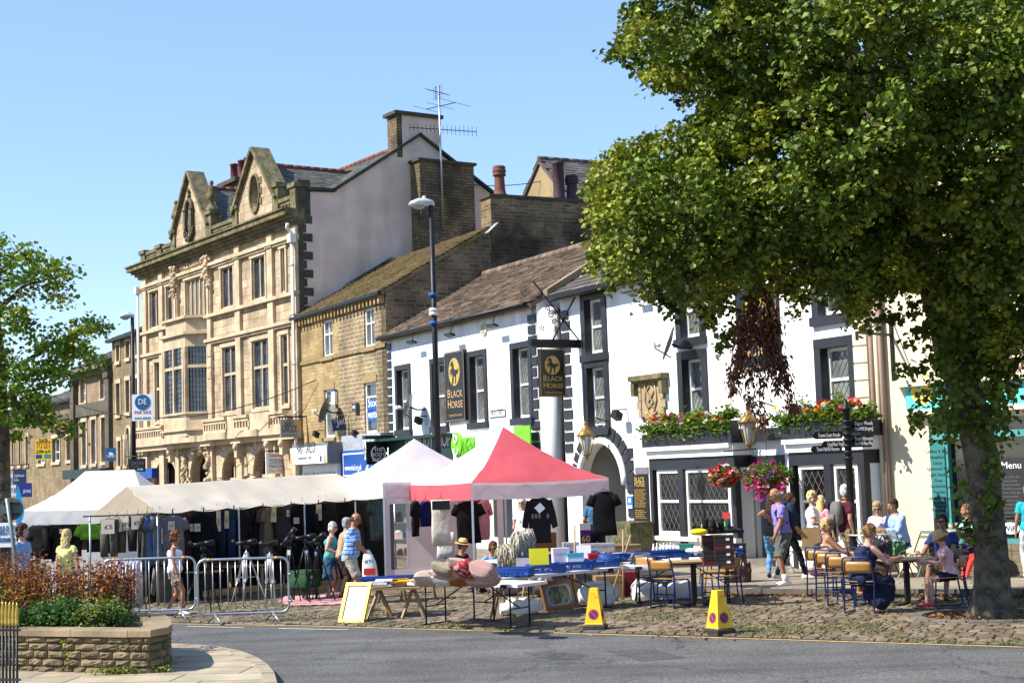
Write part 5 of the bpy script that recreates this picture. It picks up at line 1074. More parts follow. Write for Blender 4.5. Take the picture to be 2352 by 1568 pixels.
t,y0,y1,z0,z1=hang(F,'shop_sign','square black projecting sign with a white ring and stacked white lettering',s4_,842,896,1013,1066,m_signb,.06)
yc,zc=(y0+y1)/2,(z0+z1)/2-.02;r_=(y1-y0)*.3
for k,tx in enumerate(('THE','BODY','SHOP')):text(tx,m_wh,t,(.003,yc,zc+.07-k*.17),(0,1,0),(0,0,1),.19,align='CENTER',depth=.003)
for rr,a0,a1 in((r_,.62,2.08*math.pi-.62),(r_*.84,.7,.0)):
 if a1:
  mb=MB();mb.rod([(.01,yc+rr*math.sin(t_),zc+rr*math.cos(t_))for t_ in[a0+(a1-a0)*i/30 for i in range(31)]],.022,5);mb.build('ring',m_wh,t)
mb=MB();mb.box(-.12,.1,y0-.1,.0,z1+.08,z1+.2);mb.build('canopy_lamp',m_dg,t)
def plate(F,name,label,xl,xr,yt,yb,m,o=.03,cat='plate',root=True):
 a,b,c,d=F.rect(xl,xr,yt,yb);t=thing(name,label,cat,F.W(a,-o,c),F.rz);mb=MB();mb.box(0,b-a,0,o-.002,0,d-c);mb.build('board',m,t);return t,b-a,d-c
t,w_,h_=plate(F,'street_name_plate','white street name plate with black capitals on the white pub wall',1127,1161,944,956,m_wh);text('HIGH STREET',m_ink,t,(w_*.08,-.002,h_*.25),(1,0,0),(0,0,1),.25,width=w_*.84)
mb=MB();mb.box(-.03,w_+.03,.005,.027,-.03,h_+.03);mb.build('rim',m_ink,t)
t,w_,h_=plate(F,'notice_board','tall black board with small gold text, between the archway and the bay window',1459,1492,1089,1210,m_signb,.06,'notice board')
text('BLACK',m_gd,t,(w_*.14,-.003,h_*.85),(1,0,0),(0,0,1),.2,width=w_*.7);text('HORSE',m_gd,t,(w_*.14,-.003,h_*.77),(1,0,0),(0,0,1),.2,width=w_*.7)
rd=random.Random(2)
for i in range(15):text(' '.join(''.join(rd.choice('aeinorstlmdu')for _ in range(rd.randint(2,7)))for _ in range(4)),m_gd,t,(w_*.1,-.003,h_*(.7-i*.036-(.03 if i>9 else 0))),(1,0,0),(0,0,1),.06,width=w_*rd.uniform(.6,.8),depth=.001)
t,w_,h_=plate(F,'small_plaque','small grey plaque above the black notice board',1461,1490,1072,1088,m_gy,.03)
t,w_,h_=plate(F,'blue_notice','blue and white notices fixed to the quoins right of the archway',1445,1458,1139,1167,mat('notice_blue',(.03,.2,.6),.5,var=.05,bump=0),.07,'notice')
mb=MB();mb.box(w_*.1,w_*.9,-.004,-.001,h_*.02,h_*.25);mb.ell((w_*.5,-.003,h_*.65),(w_*.25,.003,h_*.2));mb.build('white_panel',m_wh,t)
m_dish=mat('dish_grey',(.20,.21,.22),.5,.2,.1,6,.05)
def dish(F,label,x,y,r,dx=-1.,o=.55,m=None):
 s,z=F.px(x,y,-o);t=thing('satellite_dish',label,'satellite dish',F.W(s,0,z),F.rz,'satellite dishes on the shop fronts');ax=Vector((-.55,-.75,.35)).normalized();x_,y_,z__=frame(ax);mb=MB();c=Vector((0,-o,0))
 rings=[(0,-.0),(.35,.02),(.7,.07),(1,.15)];n=20;vs=[]
 for k,(q,h)in enumerate(rings):vs+=[c+ax*(h*r)+x_*(q*r*math.cos(a))+y_*(q*r*math.sin(a))for a in[2*math.pi*i/n for i in range(n)]]
 fs=[(k*n+i,k*n+(i+1)%n,(k+1)*n+(i+1)%n,(k+1)*n+i)for k in range(3)for i in range(n)];mb.add(vs,fs,0,True);mb.rod([c+ax*(.15*r)+x_*(r*math.cos(a))+y_*(r*math.sin(a))for a in[2*math.pi*i/n for i in range(n)]],.015,5,closed=True);mb.build('reflector',m or m_dish,t)
 mb=MB();f=c+ax*r*1.0-Vector((0,0,.3*r));mb.rod([c-Vector((0,0,r*.8)),f-Vector((0,0,.1)),f],.018,5);mb.rod([(.1,0,-.1),(.1,-o*.6,-.1),c-ax*.02],.03,6);mb.build('arm',m_iron,t);mb=MB();mb.cone(f,f-ax*.15,.05,.05,8);mb.box(f.x-.06,f.x+.04,f.y-.05,f.y+.05,f.z-.08,f.z+.04);mb.build('receiver',m_wpaint,t)
dish(F,'large grey satellite dish on the golden stone wall, above the tilted flag sign',749,942,.5);dish(F,'grey satellite dish at the leftmost window of the white wing',940,934,.42);dish(F,'grey satellite dish between two upper windows of the pub main block',1541,790,.42)
def flood(F,label,x,y,k=0):
 s,z=F.px(x,y,-.3);t=thing('floodlight',label,'floodlight',F.W(s,0,z),F.rz,'floodlights on the shop and pub walls');mb=MB();mb.obox((0,-.32,-.05),(.13,0,0),(0,.09,-.06),(0,.03,.09));mb.build('lamp_head',m_iron,t);mb=MB();mb.rod([(0,0,.1),(0,-.25,.1),(0,-.32,0)],.02,6);mb.build('bracket',m_iron,t)
for x,y,l in((727,994,'black floodlight above the white shop fascia, right of the drainpipe'),(816,992,'black floodlight above the blue shop front'),(962,962,'black floodlight beside the white wing dish'),(1418,949,'black twin floodlight right of the pub archway window'),(1939,694,'black floodlight near the drainpipes, high on the pub wall')):flood(F,l,x,y)
def arm_lamp(F,label,x,y):
 s,z=F.px(x,y,-.35);t=thing('sign_lamp',label,'wall lamp',F.W(s,0,z),F.rz,'long-armed lamps under the pub eaves');mb=MB();mb.rod([(0,0,.35),(0,-.12,.42),(0,-.3,.3),(0,-.38,.05)],.014,6);mb.rod([(0,-.0,.35)]+[(0,-.04-.05*math.cos(a),.42+.05*math.sin(a))for a in[i*.6 for i in range(10)]],.01,5);mb.build('arm',m_iron,t);mb=MB();mb.obox((0,-.4,0),(.24,0,0),(0,.09,-.03),(0,.01,.03));mb.build('shade',m_iron,t)
for x,y,l in((948,786,'leftmost sign lamp under the white wing eaves'),(1036,769,'sign lamp above the black wall sign of the white wing'),(1134,748,'sign lamp right of the round vent'),(1455,672,'sign lamp high on the pub main block beside the leaves')):arm_lamp(F,l,x,y)
s,z=F.px(1113,756);t=thing('round_vent','round cream vent cover under the eaves of the white wing','vent',F.W(s,0,z),F.rz);mb=MB();mb.cone((0,-.06,0),(0,-.002,0),.19,.2,20);mb.build('cover',m_cream,t);mb=MB();[mb.box(-.13,.13,-.075,-.061,k*.06-.01,k*.06+.01)for k in(-2,-1,0,1,2)];o_=mb.build('louvre',m_gy,t)
s,z=F.px(773,917);t=thing('alarm_box','small white and blue alarm box beside the large dish','alarm box',F.W(s,-.02,z),F.rz);mb=MB();mb.box(-.15,.15,-.12,0,-.2,.3);mb.build('case',m_wpaint,t);mb=MB();mb.box(-.151,.151,-.121,-.01,.3,.38);mb.build('lid',m_blue,t)
s,z=F.px(821,935);t=thing('alarm_box','dark square alarm box between the golden stone windows','alarm box',F.W(s,-.02,z),F.rz);mb=MB();mb.box(-.2,.2,-.12,0,-.16,.16);mb.build('case',mat('box_grey',(.10,.12,.12),.5),t)
mb=MB();mb.box(-.1,.1,-.125,-.1205,-.03,.05);mb.build('plate',m_wh,t)
def lantern(label,x,y,sx,o=.75):
 s,z=F.px(x,y,-o);t=thing('wall_lantern',label,'lantern',F.W(s,-o,z),F.rz,'brass lanterns on the pub front');t.scale=(.85,1,.85)
 m_br=mat('brass',(.38,.25,.07),.45,.6,.15,6,.1);H_=.5
 mb=MB();mb.lathe((0,0,H_*.55),[(.26,0),(.27,.03),(.13,.2),(.10,.22),(.11,.27),(.05,.3),(.04,.36),(.07,.4),(.02,.46)],6);mb.build('cap',m_br,t)
 mb=MB()
 for i in range(6):a=math.pi*i/3;mb.bar((.22*math.cos(a),.22*math.sin(a),H_*.55),(.11*math.cos(a),.11*math.sin(a),-.28),.02,.02)
 mb.build('frame',m_br,t);mb=MB();mb.cone((0,0,-.27),(0,0,H_*.54),.10,.20,6,smooth=False);mb.build('glass',mat('lantern_glass',(.55,.55,.50),.15,var=.3,sc=4,bump=0,spec=.8),t)
 mb=MB();mb.lathe((0,0,-.45),[(.01,0),(.05,.05),(.04,.1),(.11,.15),(.12,.19)],8);mb.build('finial',m_br,t)
 mb=MB();mb.rod([(0,0,H_+.25),(0,o*.4,H_+.35),(0,o,H_+.2)],.02,6);mb.rod([(0,o*.5+.1*math.cos(a)*(1-a/10),H_+.22+.1*math.sin(a)*(1-a/10))for a in[i*.6 for i in range(12)]],.014,5);mb.build('bracket',m_iron,t)
lantern('brass lantern left of the archway',1347,1022,0);lantern('brass lantern above the pub door, between the two flower boxes',1721,995,0)
ab=thing('roof_aerial','tall mast with several television aerials strapped to the brick stack','aerial',LIB.W(S1+.85,6.3,0),LIB.rz)
_,zt_=LIB.side(995,197,S1+.85);_,zbm=LIB.side(1003,525,S1+.85)
mb=MB();mb.rod([(0.05,0,zbm),(0.05,0,zt_)],.045,6);mb.build('mast',m_steel,ab)
def yagi(z,d,n,L_,el,vert=False,nm='yagi_aerial'):
 mb=MB();d=Vector(d).normalized();c=Vector((0.05,0,z));a=c-d*L_*.6;b=c+d*L_*.5;mb.bar(a,b,.03,.03);px_=Vector((0,0,1))if vert else d.cross(Vector((0,0,1))).normalized()
 for i in range(n):p=a.lerp(b,i/(n-1));mb.bar(p-px_*el*(1-.3*i/n),p+px_*el*(1-.3*i/n),.014,.014)
 mb.build(nm,m_iron,ab)
z3=LIB.side(1000,297,S1+.85)[1];z2=LIB.side(1000,244,S1+.85)[1];z1_=LIB.side(998,212,S1+.85)[1]
yagi(z3,(-.25,-.95,.02),17,2.7,.22,True);yagi(z2,(-.9,-.3,0),3,1.5,1.0);yagi(z1_,(.6,.3,-.25),12,1.0,.22);
mb=MB();[mb.bar((0.05-.5,0,zt_-.1*i),(0.05+.3,0,zt_-.1*i),.012,.012)for i in range(6)];mb.bar((-.2,0,zt_-.55),(-.2,0,zt_+.05),.02,.02);mb.build('grid_aerial',m_iron,ab)
def cable(name,label,p,q,sag,r=.012,n=16):
 t=MB();p,q=Vector(p),Vector(q);t.rod([p.lerp(q,i/n)-Vector((0,0,sag*4*(i/n)*(1-i/n)))for i in range(n+1)],r,4);o=t.build(name,m_iron);tag(o,label,'cable');return o
cable('cable','thin black cable strung across the front of the library',at(60,880,75),LIB.W(F.px(0,0)[0]*0+LIB.px(742,872)[0],-.3,LIB.px(742,872)[1]),1.6,.02)
cable('cable','thin cable in the sky from the gable to the rear house',LIB.W(S1,8.5,15.0),KB.location+Vector((0,0,0))+BK.a*xa_+BK.b*0+Vector((0,0,zr_-1.0)),.1,.018)
# FLOWERS
m_leafg=mat('bedding_leaf',(.17,.29,.03),.6,var=.4,sc=7,bump=0,trans=.35,spec=.2)
FLC={k:mat('petals_'+k,c,.7,var=.15,sc=20,bump=0,trans=.3)for k,c in dict(red=(.62,.02,.03),orange=(.85,.28,.01),magenta=(.65,.02,.22),white=(.85,.82,.80),purple=(.18,.04,.45),pink=(.80,.36,.42),yellow=(.85,.6,.03)).items()}
BL=[]
def blooms(name,par,P,cols,size,seed=1):
 rs=np.random.RandomState(seed);P=np.array(P);k=rs.randint(0,len(cols),len(P))
 for i,c in enumerate(cols):
  Q=P[k==i]
  if not len(Q):continue
  Q=np.repeat(Q,6,0)+rs.randn(len(Q)*6,3)*size*.22;BL.append(leaves('flower_heads',Q,size,FLC[c],par,seed+i,fold=.1,asp=1.1,droop=0))
def flowerbox(label,x0,x1,yb,seed,tall=.35):
 a,b,z=F.px(x0,yb,-.7)[0],F.px(x1,yb,-.7)[0],zl+.3;t=thing('flower_box',label,'flower box',F.W(a,-.45,z),F.rz,'flower boxes on the pub shelf');L_=b-a;rs=np.random.RandomState(seed)
 for k in range(3):mb=MB();mb.box(L_*k/3+.03,L_*(k+1)/3-.03,-.14,.12,.005,.2);mb.build('trough',m_signb,t)
 n=int(620*L_);P=np.stack([rs.rand(n)*(L_+.2)-.1,rs.randn(n)*.12-.08,.16+np.abs(rs.randn(n))*.12],1);P[:,2]+=.12*np.sin(P[:,0]*5+seed)
 m=int(230*L_);Q=np.stack([rs.rand(m)*(L_+.3)-.15,-.2-rs.rand(m)*.12,.2-rs.rand(m)**1.2*.35*(.6+.5*np.sin(rs.rand(m)*0+P[:m,0]*4))],1)
 BL.clear();BL.append(leaves('foliage',np.concatenate([P,Q]),.085,m_leafg,t,seed,droop=.1))
 blooms('flowers',t,np.stack([rs.rand(48)*L_,-.17-rs.rand(48)*.12,.2+rs.rand(48)*.24],1),['red','orange','magenta','white','purple','orange','white','yellow'],.075,seed);join(BL,'planting')
flowerbox('long flower box of mixed bedding on the shelf above the left bay',1476,1670,1002,3);flowerbox('long flower box of bedding above the right bay, behind the finger post',1782,1980,985,4)
def basket(label,x,y,r,o,cols,seed,trail=0.):
 s,z=F.px(x,y,-o);t=thing('hanging_basket',label,'hanging basket',F.W(s,-o,z),F.rz);rs=np.random.RandomState(seed)
 mb=MB();mb.lathe((0,0,-r*.9),[(.02,0),(r*.45,.03),(r*.75,r*.35),(r*.85,r*.9)],16);mb.build('basket',mat('wicker',(.16,.075,.035),.9,var=.3,sc=15,bump=.5),t)
 n=1700;d=rs.randn(n,3);d/=np.linalg.norm(d,axis=1)[:,None];P=d*r*(.75+.5*rs.rand(n))[:,None];P[:,2]=P[:,2]*.62+.12*r;P[:,0]*=1.25;P[P[:,2]<-r*.35,2]*=.5;BL.clear();BL.append(leaves('foliage',P,.07,m_leafg,t,seed,droop=.2))
 n=120;d=rs.randn(n,3);d/=np.linalg.norm(d,axis=1)[:,None];P=d*r*1.15;P[:,2]=P[:,2]*.75+.12*r-trail*np.abs(rs.randn(n));P[:,0]*=1.25;P=P[P[:,1]<r*.3];blooms('flowers',t,P,cols,.075,seed);join(BL,'planting')
 mb=MB();mb.rod([(0,0,r*.2),(0,0,r*2.1)],.008,5);mb.rod([(0,0,r*2.1),(0,o,r*2.25)],.016,6);mb.build('bracket',m_iron,t)
basket('round wicker hanging basket of red and white flowers at the left bay corner',1666,1096,.28,.9,['red','pink','white','red'],11);basket('large trailing basket of magenta and pink flowers beside the pub door',1764,1098,.40,1.0,['magenta','magenta','pink','purple','magenta'],12,.12)
# LAMP POSTS, FINGER POST, SIGNS ON POLES
def lamp_post(label,bx,bz_,top_px,Y,arm,hd_px,group='street lamps'):
 """bx: pixel x at eye level, top_px: (x,y) of pole top"""
 tp=at(*top_px,Y);t=thing('street_lamp',label,'street lamp',(tp.x,Y,0),0,group);h=tp.z
 mb=MB();mb.rod([(0,0,0),(0,0,1.5)],.095,10);mb.rod([(0,0,1.5),(0,0,h)],[.078,.058],10);mb.cone((0,0,1.48),(0,0,1.56),.11,.09,10);mb.build('pole',m_iron,t)
 hd=at(*hd_px,Y);dx=hd.x-tp.x;mb=MB();n=10
 mb.loft([((dx*1.0,0,h+.02),(0,.02,0),(0,0,.012)),((dx*.9,0,h+.03),(0,.12,0),(0,0,.06)),((dx*.55,0,h+.06),(0,.17,0),(0,0,.10)),((dx*.2,0,h+.06),(0,.12,0),(0,0,.09)),((-dx*.08,0,h+.03),(0,.08,0),(0,0,.07)),((-dx*.16,0,h+.02),(0,.03,0),(0,0,.03))],12);mb.build('lamp_head',mat('lamp_housing',(.55,.58,.60),.4,.2,.05,5,0),t)
 mb=MB();mb.ell((dx*.55,0,h-.03),(abs(dx)*.3,.12,.06));mb.build('lens',mat('lens',(.45,.45,.42),.2,bump=0),t);mb=MB();mb.cone((dx*.3,0,h+.12),(dx*.3,0,h+.2),.045,.04,8);mb.build('photocell',m_wpaint,t)
 return t,h
t,h=lamp_post('tall black street lamp in front of the white pub wing',0,0,(990,470),34.5,1,(938,460))
zz=at(992,715,34.5).z
for k,(dz,m_,r)in enumerate(((0,m_wpaint,.10),(-.09,m_wpaint,.105),(.35,mat('rope_blue',(.02,.16,.5),.8),.1),(-.3,mat('rope_blue',(.02,.16,.5)),.1))):mb=MB();mb.cone((-.02,0,zz+dz),(-.02,0,zz+dz+.07),r,r*.9,10);mb.build('cable_strap',m_,t)
t,h=lamp_post('black street lamp carrying the estate agent board, left of the library',0,0,(304,728),50,1,(274,722))
def board(name,label,xl,xr,yt,yb,Y,m,cat='sign',th=.03,rz=0.):
 a,b=at(xl,(yt+yb)/2,Y),at(xr,(yt+yb)/2,Y);c,d=at((xl+xr)/2,yb,Y),at((xl+xr)/2,yt,Y);t=thing(name,label,cat,(a.x,Y,c.z),rz);w_,h_=b.x-a.x,d.z-c.z;mb=MB();mb.box(0,w_,0,th,0,h_);mb.build('board',m,t);return t,w_,h_
m_sb=mat('sale_blue',(.02,.16,.36),.5,var=.03,bump=0);m_sr=mat('sign_red',(.6,.03,.03))
t,w_,h_=board('sale_board','white estate agent board with a blue disc, fixed to the left street lamp',303,352,905,966,49.8,m_wh)
mb=MB();mb.cone((w_*.5,-.012,h_*.7),(w_*.5,-.001,h_*.7),w_*.36,w_*.36,30);mb.build('blue_disc',m_sb,t);text('DE',m_wh,t,(w_*.5,-.016,h_*.62),(1,0,0),(0,0,1),w_*.38,align='CENTER',width=w_*.38)
text('FOR SALE',m_sr,t,(w_*.5,-.003,h_*.27),(1,0,0),(0,0,1),w_*.2,align='CENTER',width=w_*.76);text('01943 662662',m_sb,t,(w_*.5,-.003,h_*.06),(1,0,0),(0,0,1),w_*.15,align='CENTER',width=w_*.74)
t,w_,h_=board('college_sign','black rectangular sign with small grey lettering, fixed to the left street lamp',296,334,1053,1083,49.8,m_signb);text('Craven College',m_gy,t,(w_*.1,-.003,h_*.55),(1,0,0),(0,0,1),.2,width=w_*.8);text('Adult Learning',m_gy,t,(w_*.1,-.003,h_*.35),(1,0,0),(0,0,1),.1,width=w_*.5);text('01756 708001',m_wh,t,(w_*.5,-.003,h_*.1),(1,0,0),(0,0,1),.1,width=w_*.35)
mb=MB();mb.rod([(-.1,.05,h_+.08),(w_+.1,.05,h_+.08)],.02,6);mb.build('bracket',m_iron,t)
t,w_,h_=board('letting_board','yellow letting board with red and black capitals on the low stone shop',80,118,1007,1056,62,mat('sign_yellow2',(.85,.55,.02),.5,var=.03,bump=0))
text('SHOP',m_ink,t,(w_*.5,-.003,h_*.8),(1,0,0),(0,0,1),.26,align='CENTER',width=w_*.5);text('TO LET',m_sr,t,(w_*.5,-.003,h_*.56),(1,0,0),(0,0,1),.4,align='CENTER',width=w_*.88);text('2,900 sq ft',m_ink,t,(w_*.5,-.003,h_*.33),(1,0,0),(0,0,1),.2,align='CENTER',width=w_*.84)
for a_,b_,mm in((.05,.42,m_blue),(.56,.95,mat('sign_teal',(.05,.4,.35),.5,bump=0))):mb=MB();mb.box(w_*a_,w_*b_,-.005,-.001,h_*.08,h_*.26);mb.build('logo_block',mm,t)
t,w_,h_=board('shop_sign','navy projecting sign with a white mark, left of the tall narrow house',242,266,1028,1058,63,m_sb);text('TRESPASS',m_wh,t,(w_*.1,-.003,h_*.25),(1,0,0),(0,0,1),.15,width=w_*.8);mb=MB();mb.add([(w_*.3,-.003,h_*.65),(w_*.4,-.003,h_*.45),(w_*.8,-.003,h_*.45),(w_*.65,-.003,h_*.65)],[(0,1,2,3)]);mb.build('emblem',m_wh,t)
t,w_,h_=board('shop_sign','navy hanging sign with white serif lettering at the far left',30,60,1077,1112,52,mat('sign_navy',(.03,.06,.16)));text('Lighthouse\nLane',m_wh,t,(w_*.1,-.003,h_*.5),(1,0,0),(0,0,1),.14,width=w_*.75)
mb=MB();mb.rod([(-.1,.02,h_+.15),(w_+.1,.02,h_+.15)],.02,6);mb.rod([(w_,.02,h_+.15),(w_,.02,h_-.0)],.015,5);mb.build('bracket',m_iron,t)
t,w_,h_=board('shop_sign','square cream sign with a blue ring at the far left',4,29,1089,1113,50,m_wh);mb=MB();mb.rod([(w_/2+w_*.38*math.cos(a),-.01,h_/2+h_*.4*math.sin(a))for a in[2*math.pi*i/20 for i in range(20)]],.012,5,closed=True);mb.build('ring',m_sb,t);text('JUST\nJEANS',m_sb,t,(w_*.5,-.003,h_*.5),(1,0,0),(0,0,1),.1,align='CENTER',width=w_*.45)
t,w_,h_=board('shop_fascia','white shop board with blue block lettering at the far left',13,38,1114,1137,48,m_wh);text('JUST JE',m_blue,t,(w_*.1,-.003,h_*.3),(1,0,0),(0,0,1),.2,width=w_*.85)
t,w_,h_=board('shop_fascia','royal blue shop board with pale lettering behind the blue flag',40,73,1109,1141,49,mat('royal_blue',(.03,.05,.30),.5,var=.05));text('JEANS',m_wh,t,(w_*.4,-.003,h_*.3),(1,0,0),(0,0,1),.15,width=w_*.55)
c_=at(27,1168,24);t=thing('road_sign','round road sign seen from behind on a leaning grey post','road sign',(c_.x,24,0));mb=MB();r_=26*24/FPX;mb.cone((0,-.012,c_.z),(0,.008,c_.z),r_,r_,28);mb.build('disc',mat('sign_back',(.13,.17,.16),.55,.2,.15,5),t)
e_=at(36,1265,24);mb=MB();mb.rod([(e_.x-c_.x+.12,-.06,0),(e_.x-c_.x,-.06,e_.z),(-.055,-.06,c_.z+r_*.95)],.034,8);mb.build('post',mat('post_grey',(.25,.30,.29),.5,.4,.15,5),t)
mb=MB();mb.box(-r_*.7,r_*.7,-.05,-.013,c_.z+.07,c_.z+.1);mb.build('rail',m_iron,t);mb=MB();mb.box(-r_*.7,r_*.7,-.05,-.013,c_.z-.1,c_.z-.07);mb.build('rail',m_iron,t)
t=thing('feather_flag','tall pointed sky-blue flag behind the round road sign','flag',(at(40,1300,29).x,29,0));b0=Vector((at(40,1300,29).x,29,0));P=[at(x,y,29)-b0 for x,y in((41,1112),(48,1135),(53,1160),(56,1175),(52,1190),(44,1210),(38,1225),(36,1180),(37,1140))];mb=MB();mb.poly(P,(0,.01,0));mb.build('banner',mat('flag_blue',(.02,.38,.72),.7,var=.12,sc=4,trans=.3),t);q=at(40,1108,29)-b0;mb=MB();mb.rod([(0,.02,0),(q.x-.02,.02,q.z)],.015,6);mb.build('pole',m_iron,t)
t,w_,h_=board('banner','white banner with blue block lettering behind the round road sign',-14,37,1200,1256,28,m_wh);text('J&B.PETS',m_sb,t,(w_*.22,-.003,h_*.5),(1,0,0),(0,0,1),.25,width=w_*.75);text('FOR YOUR ANIMAL NEEDS',m_sb,t,(w_*.25,-.003,h_*.2),(1,0,0),(0,0,1),.12,width=w_*.7)
Yf=29.9;tp=at(1943,930,Yf);t=thing('finger_post','black cast iron finger post with white-lettered arms, between pub and cafe','signpost',(tp.x,Yf,0));h=tp.z
mb=MB();mb.lathe((0,0,0),[(.14,0),(.14,.5),(.09,.6),(.075,.7),(.07,h-.62),(.085,h-.6),(.07,h-.5),(.075,h-.12),(.11,h-.1),(.11,h-.05),(.06,h-.02),(.05,h+.05),(.02,h+.12)],14);mb.build('post',m_iron,t)
for i in range(7):mb=MB();zz=at(1944,968+i*14,Yf).z;mb.lathe((0,0,zz-.03),[(.08,0),(.095,.01),(.095,.05),(.08,.06)],12);mb.build('collar',m_iron,t)
def finger(txt,xl,xr,y,left,dy=0.):
 a,b=at(xl,y,Yf),at(xr,y,Yf);x0_,x1_=a.x-tp.x,b.x-tp.x;zc=(a.z+b.z)/2;hh=.072;mb=MB()
 pts=[(x0_+(.06 if left else 0),-.012,zc-hh),(x1_-(0 if left else.06),-.012,zc-hh),(x1_,-.012,zc),(x1_-(0 if left else.06),-.012,zc+hh),(x0_+(.06 if left else 0),-.012,zc+hh),(x0_,-.012,zc)]
 mb.poly(pts,(0,.024,0));ar=mb.build('arm',m_signb,t);text(txt,m_wh,ar,(x0_+.12 if left else x0_+.12,-.015,zc-.035),(1,0,0),(0,0,1),.11,width=(x1_-x0_)*.72,depth=.002)
for a in(('Museum',1948,1968,970,False),('Skipton Woods',1948,2006,972+0,False),('Chapel Hill (Shopping)',1949,2007,984,False),('Craven Court Arcade',1865,1934,999,True),('Tourist Information',1949,2010,1007,False),('Corn Mill & Water Wheel',1949,2008,1018,False),('Canal Boat Trips',1886,1936,1020,True),('Town Hall & Museum',1861,1934,1031,True)):
 if a[0]!='Museum':finger(*a)
F=CF;s,z=F.px(2050,800);t=thing('wall_bracket','empty iron sign bracket on the cream cafe wall','bracket',F.W(s,0,z),F.rz);mb=MB();mb.box(-.03,.03,-.05,-.002,-.75,.75);mb.build('wall_bar',m_iron,t);mb=MB();mb.box(-.02,.02,-1.3,-.05,.25,.30);mb.bar((0,-1.0,.3),(0,-.05,.65),.025,.025);mb.box(-.02,.02,-1.3,-1.24,.12,.25);mb.build('arm',m_iron,t)
ORD=['first','second','third','fourth','fifth','sixth','seventh','eighth','ninth','tenth','eleventh','twelfth','thirteenth','fourteenth','fifteenth','sixteenth','seventeenth','eighteenth','nineteenth','twentieth']
# MARKET STALLS
m_cvw=mat('white_canvas',(.80,.78,.76),.8,var=.05,sc=1.5,bump=.35,bsc=3,trans=.5);m_cvc=mat('cream_canvas',(.84,.76,.62),.8,var=.07,sc=1.2,bump=.4,bsc=3,trans=.5)
m_cvt=mat('tan_canvas',(.42,.34,.24),.85,var=.12,sc=2,bump=.3,bsc=5,trans=.2);m_cvr=mat('red_canvas',(.84,.15,.18),.75,var=.06,sc=1.5,bump=.4,bsc=3,trans=.5);m_cvl=mat('lilac_shade_canvas',(.78,.70,.72),.8,var=.06,sc=1.4,bump=.45,bsc=3,trans=.4)  # lilac canvas: also white cloth with its shade put into the colour
m_alu=mat('aluminium_leg',(.62,.63,.64),.35,.7,.08,5,0);m_wood=mat('pale_wood',(.50,.33,.16),.6,var=.2,sc=8,bump=.1);m_ply=mat('plywood',(.52,.26,.07),.4,var=.12,sc=5,bump=.03,spec=.5);m_brown=mat('cardboard',(.36,.23,.12),.85,var=.1,sc=4)
m_plw=mat('white_plastic',(.72,.70,.66),.45,var=.05,sc=6,bump=.02);m_bag=mat('white_sack',(.74,.72,.68),.6,var=.06,sc=4,bump=.35,bsc=9)
def gazebo(name,label,N,th,L,D,zc,zp,mats,val=.3,vm=None,sag=.12,legs=True,ridge=0.):
 """N near corner; L along the front to the right, D along the left side backwards"""
 a=Vector((math.cos(th),math.sin(th),0));b=Vector((-math.sin(th),math.cos(th),0));t=thing(name,label,'gazebo',N)
 C_=[Vector((0,0,zc)),a*L+Vector((0,0,zc)),a*L+b*D+Vector((0,0,zc)),b*D+Vector((0,0,zc))];pk=(a*L+b*D)/2+Vector((0,0,zp));pk1,pk2=pk-a*ridge/2,pk+a*ridge/2
 for k in range(4):
  p,q=C_[k],C_[(k+1)%4];tp_=[(pk1,pk2),(pk2,pk2),(pk2,pk1),(pk1,pk1)][k];mb=MB();n,m=16,26;rd=random.Random(k)
  for i in range(n+1):
   for j in range(m+1):
    u=i/n;e=p.lerp(q,j/m);tt=tp_[0].lerp(tp_[1],j/m);v=e.lerp(tt,u);v.z-=sag*math.sin(math.pi*u)*(1-.25*math.sin(math.pi*j/m));v.z+=(-.03*math.sin(math.pi*j/m)if i==0 else 0)+(.05*NZ.noise(v*2.2+Vector((k*7,0,0)))+.022*NZ.noise(Vector((v.x*3,v.y*3,v.z*14))))*math.sin(math.pi*min(1,u*1.15+.08));mb.v.append(tuple(v))
  for i in range(n):
   for j in range(m):mb.f.append((i*(m+1)+j,i*(m+1)+j+1,(i+1)*(m+1)+j+1,(i+1)*(m+1)+j));mb.mi.append(0);mb.sm.append(True)
  mb.build('canopy',mats[k],t)
  mb=MB();m=24;d=(q-p).normalized();nrm=Vector((d.y,-d.x,0))
  for i in range(5):
   for j in range(m+1):e=p.lerp(q,j/m);w_=i/4;mb.v.append(tuple(e+Vector((0,0,-val*w_-.03*math.sin(math.pi*j/m)))+nrm*(.012+.012*w_*math.sin(j*1.9+k))))
  for i in range(4):
   for j in range(m):mb.f.append((i*(m+1)+j,(i+1)*(m+1)+j,(i+1)*(m+1)+j+1,i*(m+1)+j+1));mb.mi.append(0);mb.sm.append(True)
  mb.build('valance',vm[k],t)
  if legs:mb=MB();c=C_[k]*.985+pk*.015;mb.box(c.x-.022,c.x+.022,c.y-.022,c.y+.022,0,zc-.02);mb.box(c.x-.06,c.x+.06,c.y-.06,c.y+.06,0,.01);mb.build('leg',m_alu,t)
  mb=MB();s_=8
  for i in range(s_):x0_,x1_=p.lerp(q,i/s_),p.lerp(q,(i+1)/s_);zz=(-.04,-.3)if i%2 else(-.3,-.04);mb.bar(x0_+Vector((0,0,zz[0]))-nrm*.03,x1_+Vector((0,0,zz[1]))-nrm*.03,.02,.02)
  mb.build('truss',m_alu,t)
 return t,a,b
N1=G(1090,1366);th=R(30)
gz1,ga,gb=gazebo('market_gazebo','red and white pop-up gazebo, its front roof panel red and left valance red',N1,th,3.25,3.0,2.2,3.36,[m_cvr,m_cvw,m_cvw,m_cvw],.33,[m_cvl,m_cvl,m_cvl,m_cvr])  # white front valance given lilac canvas to paint in its shade
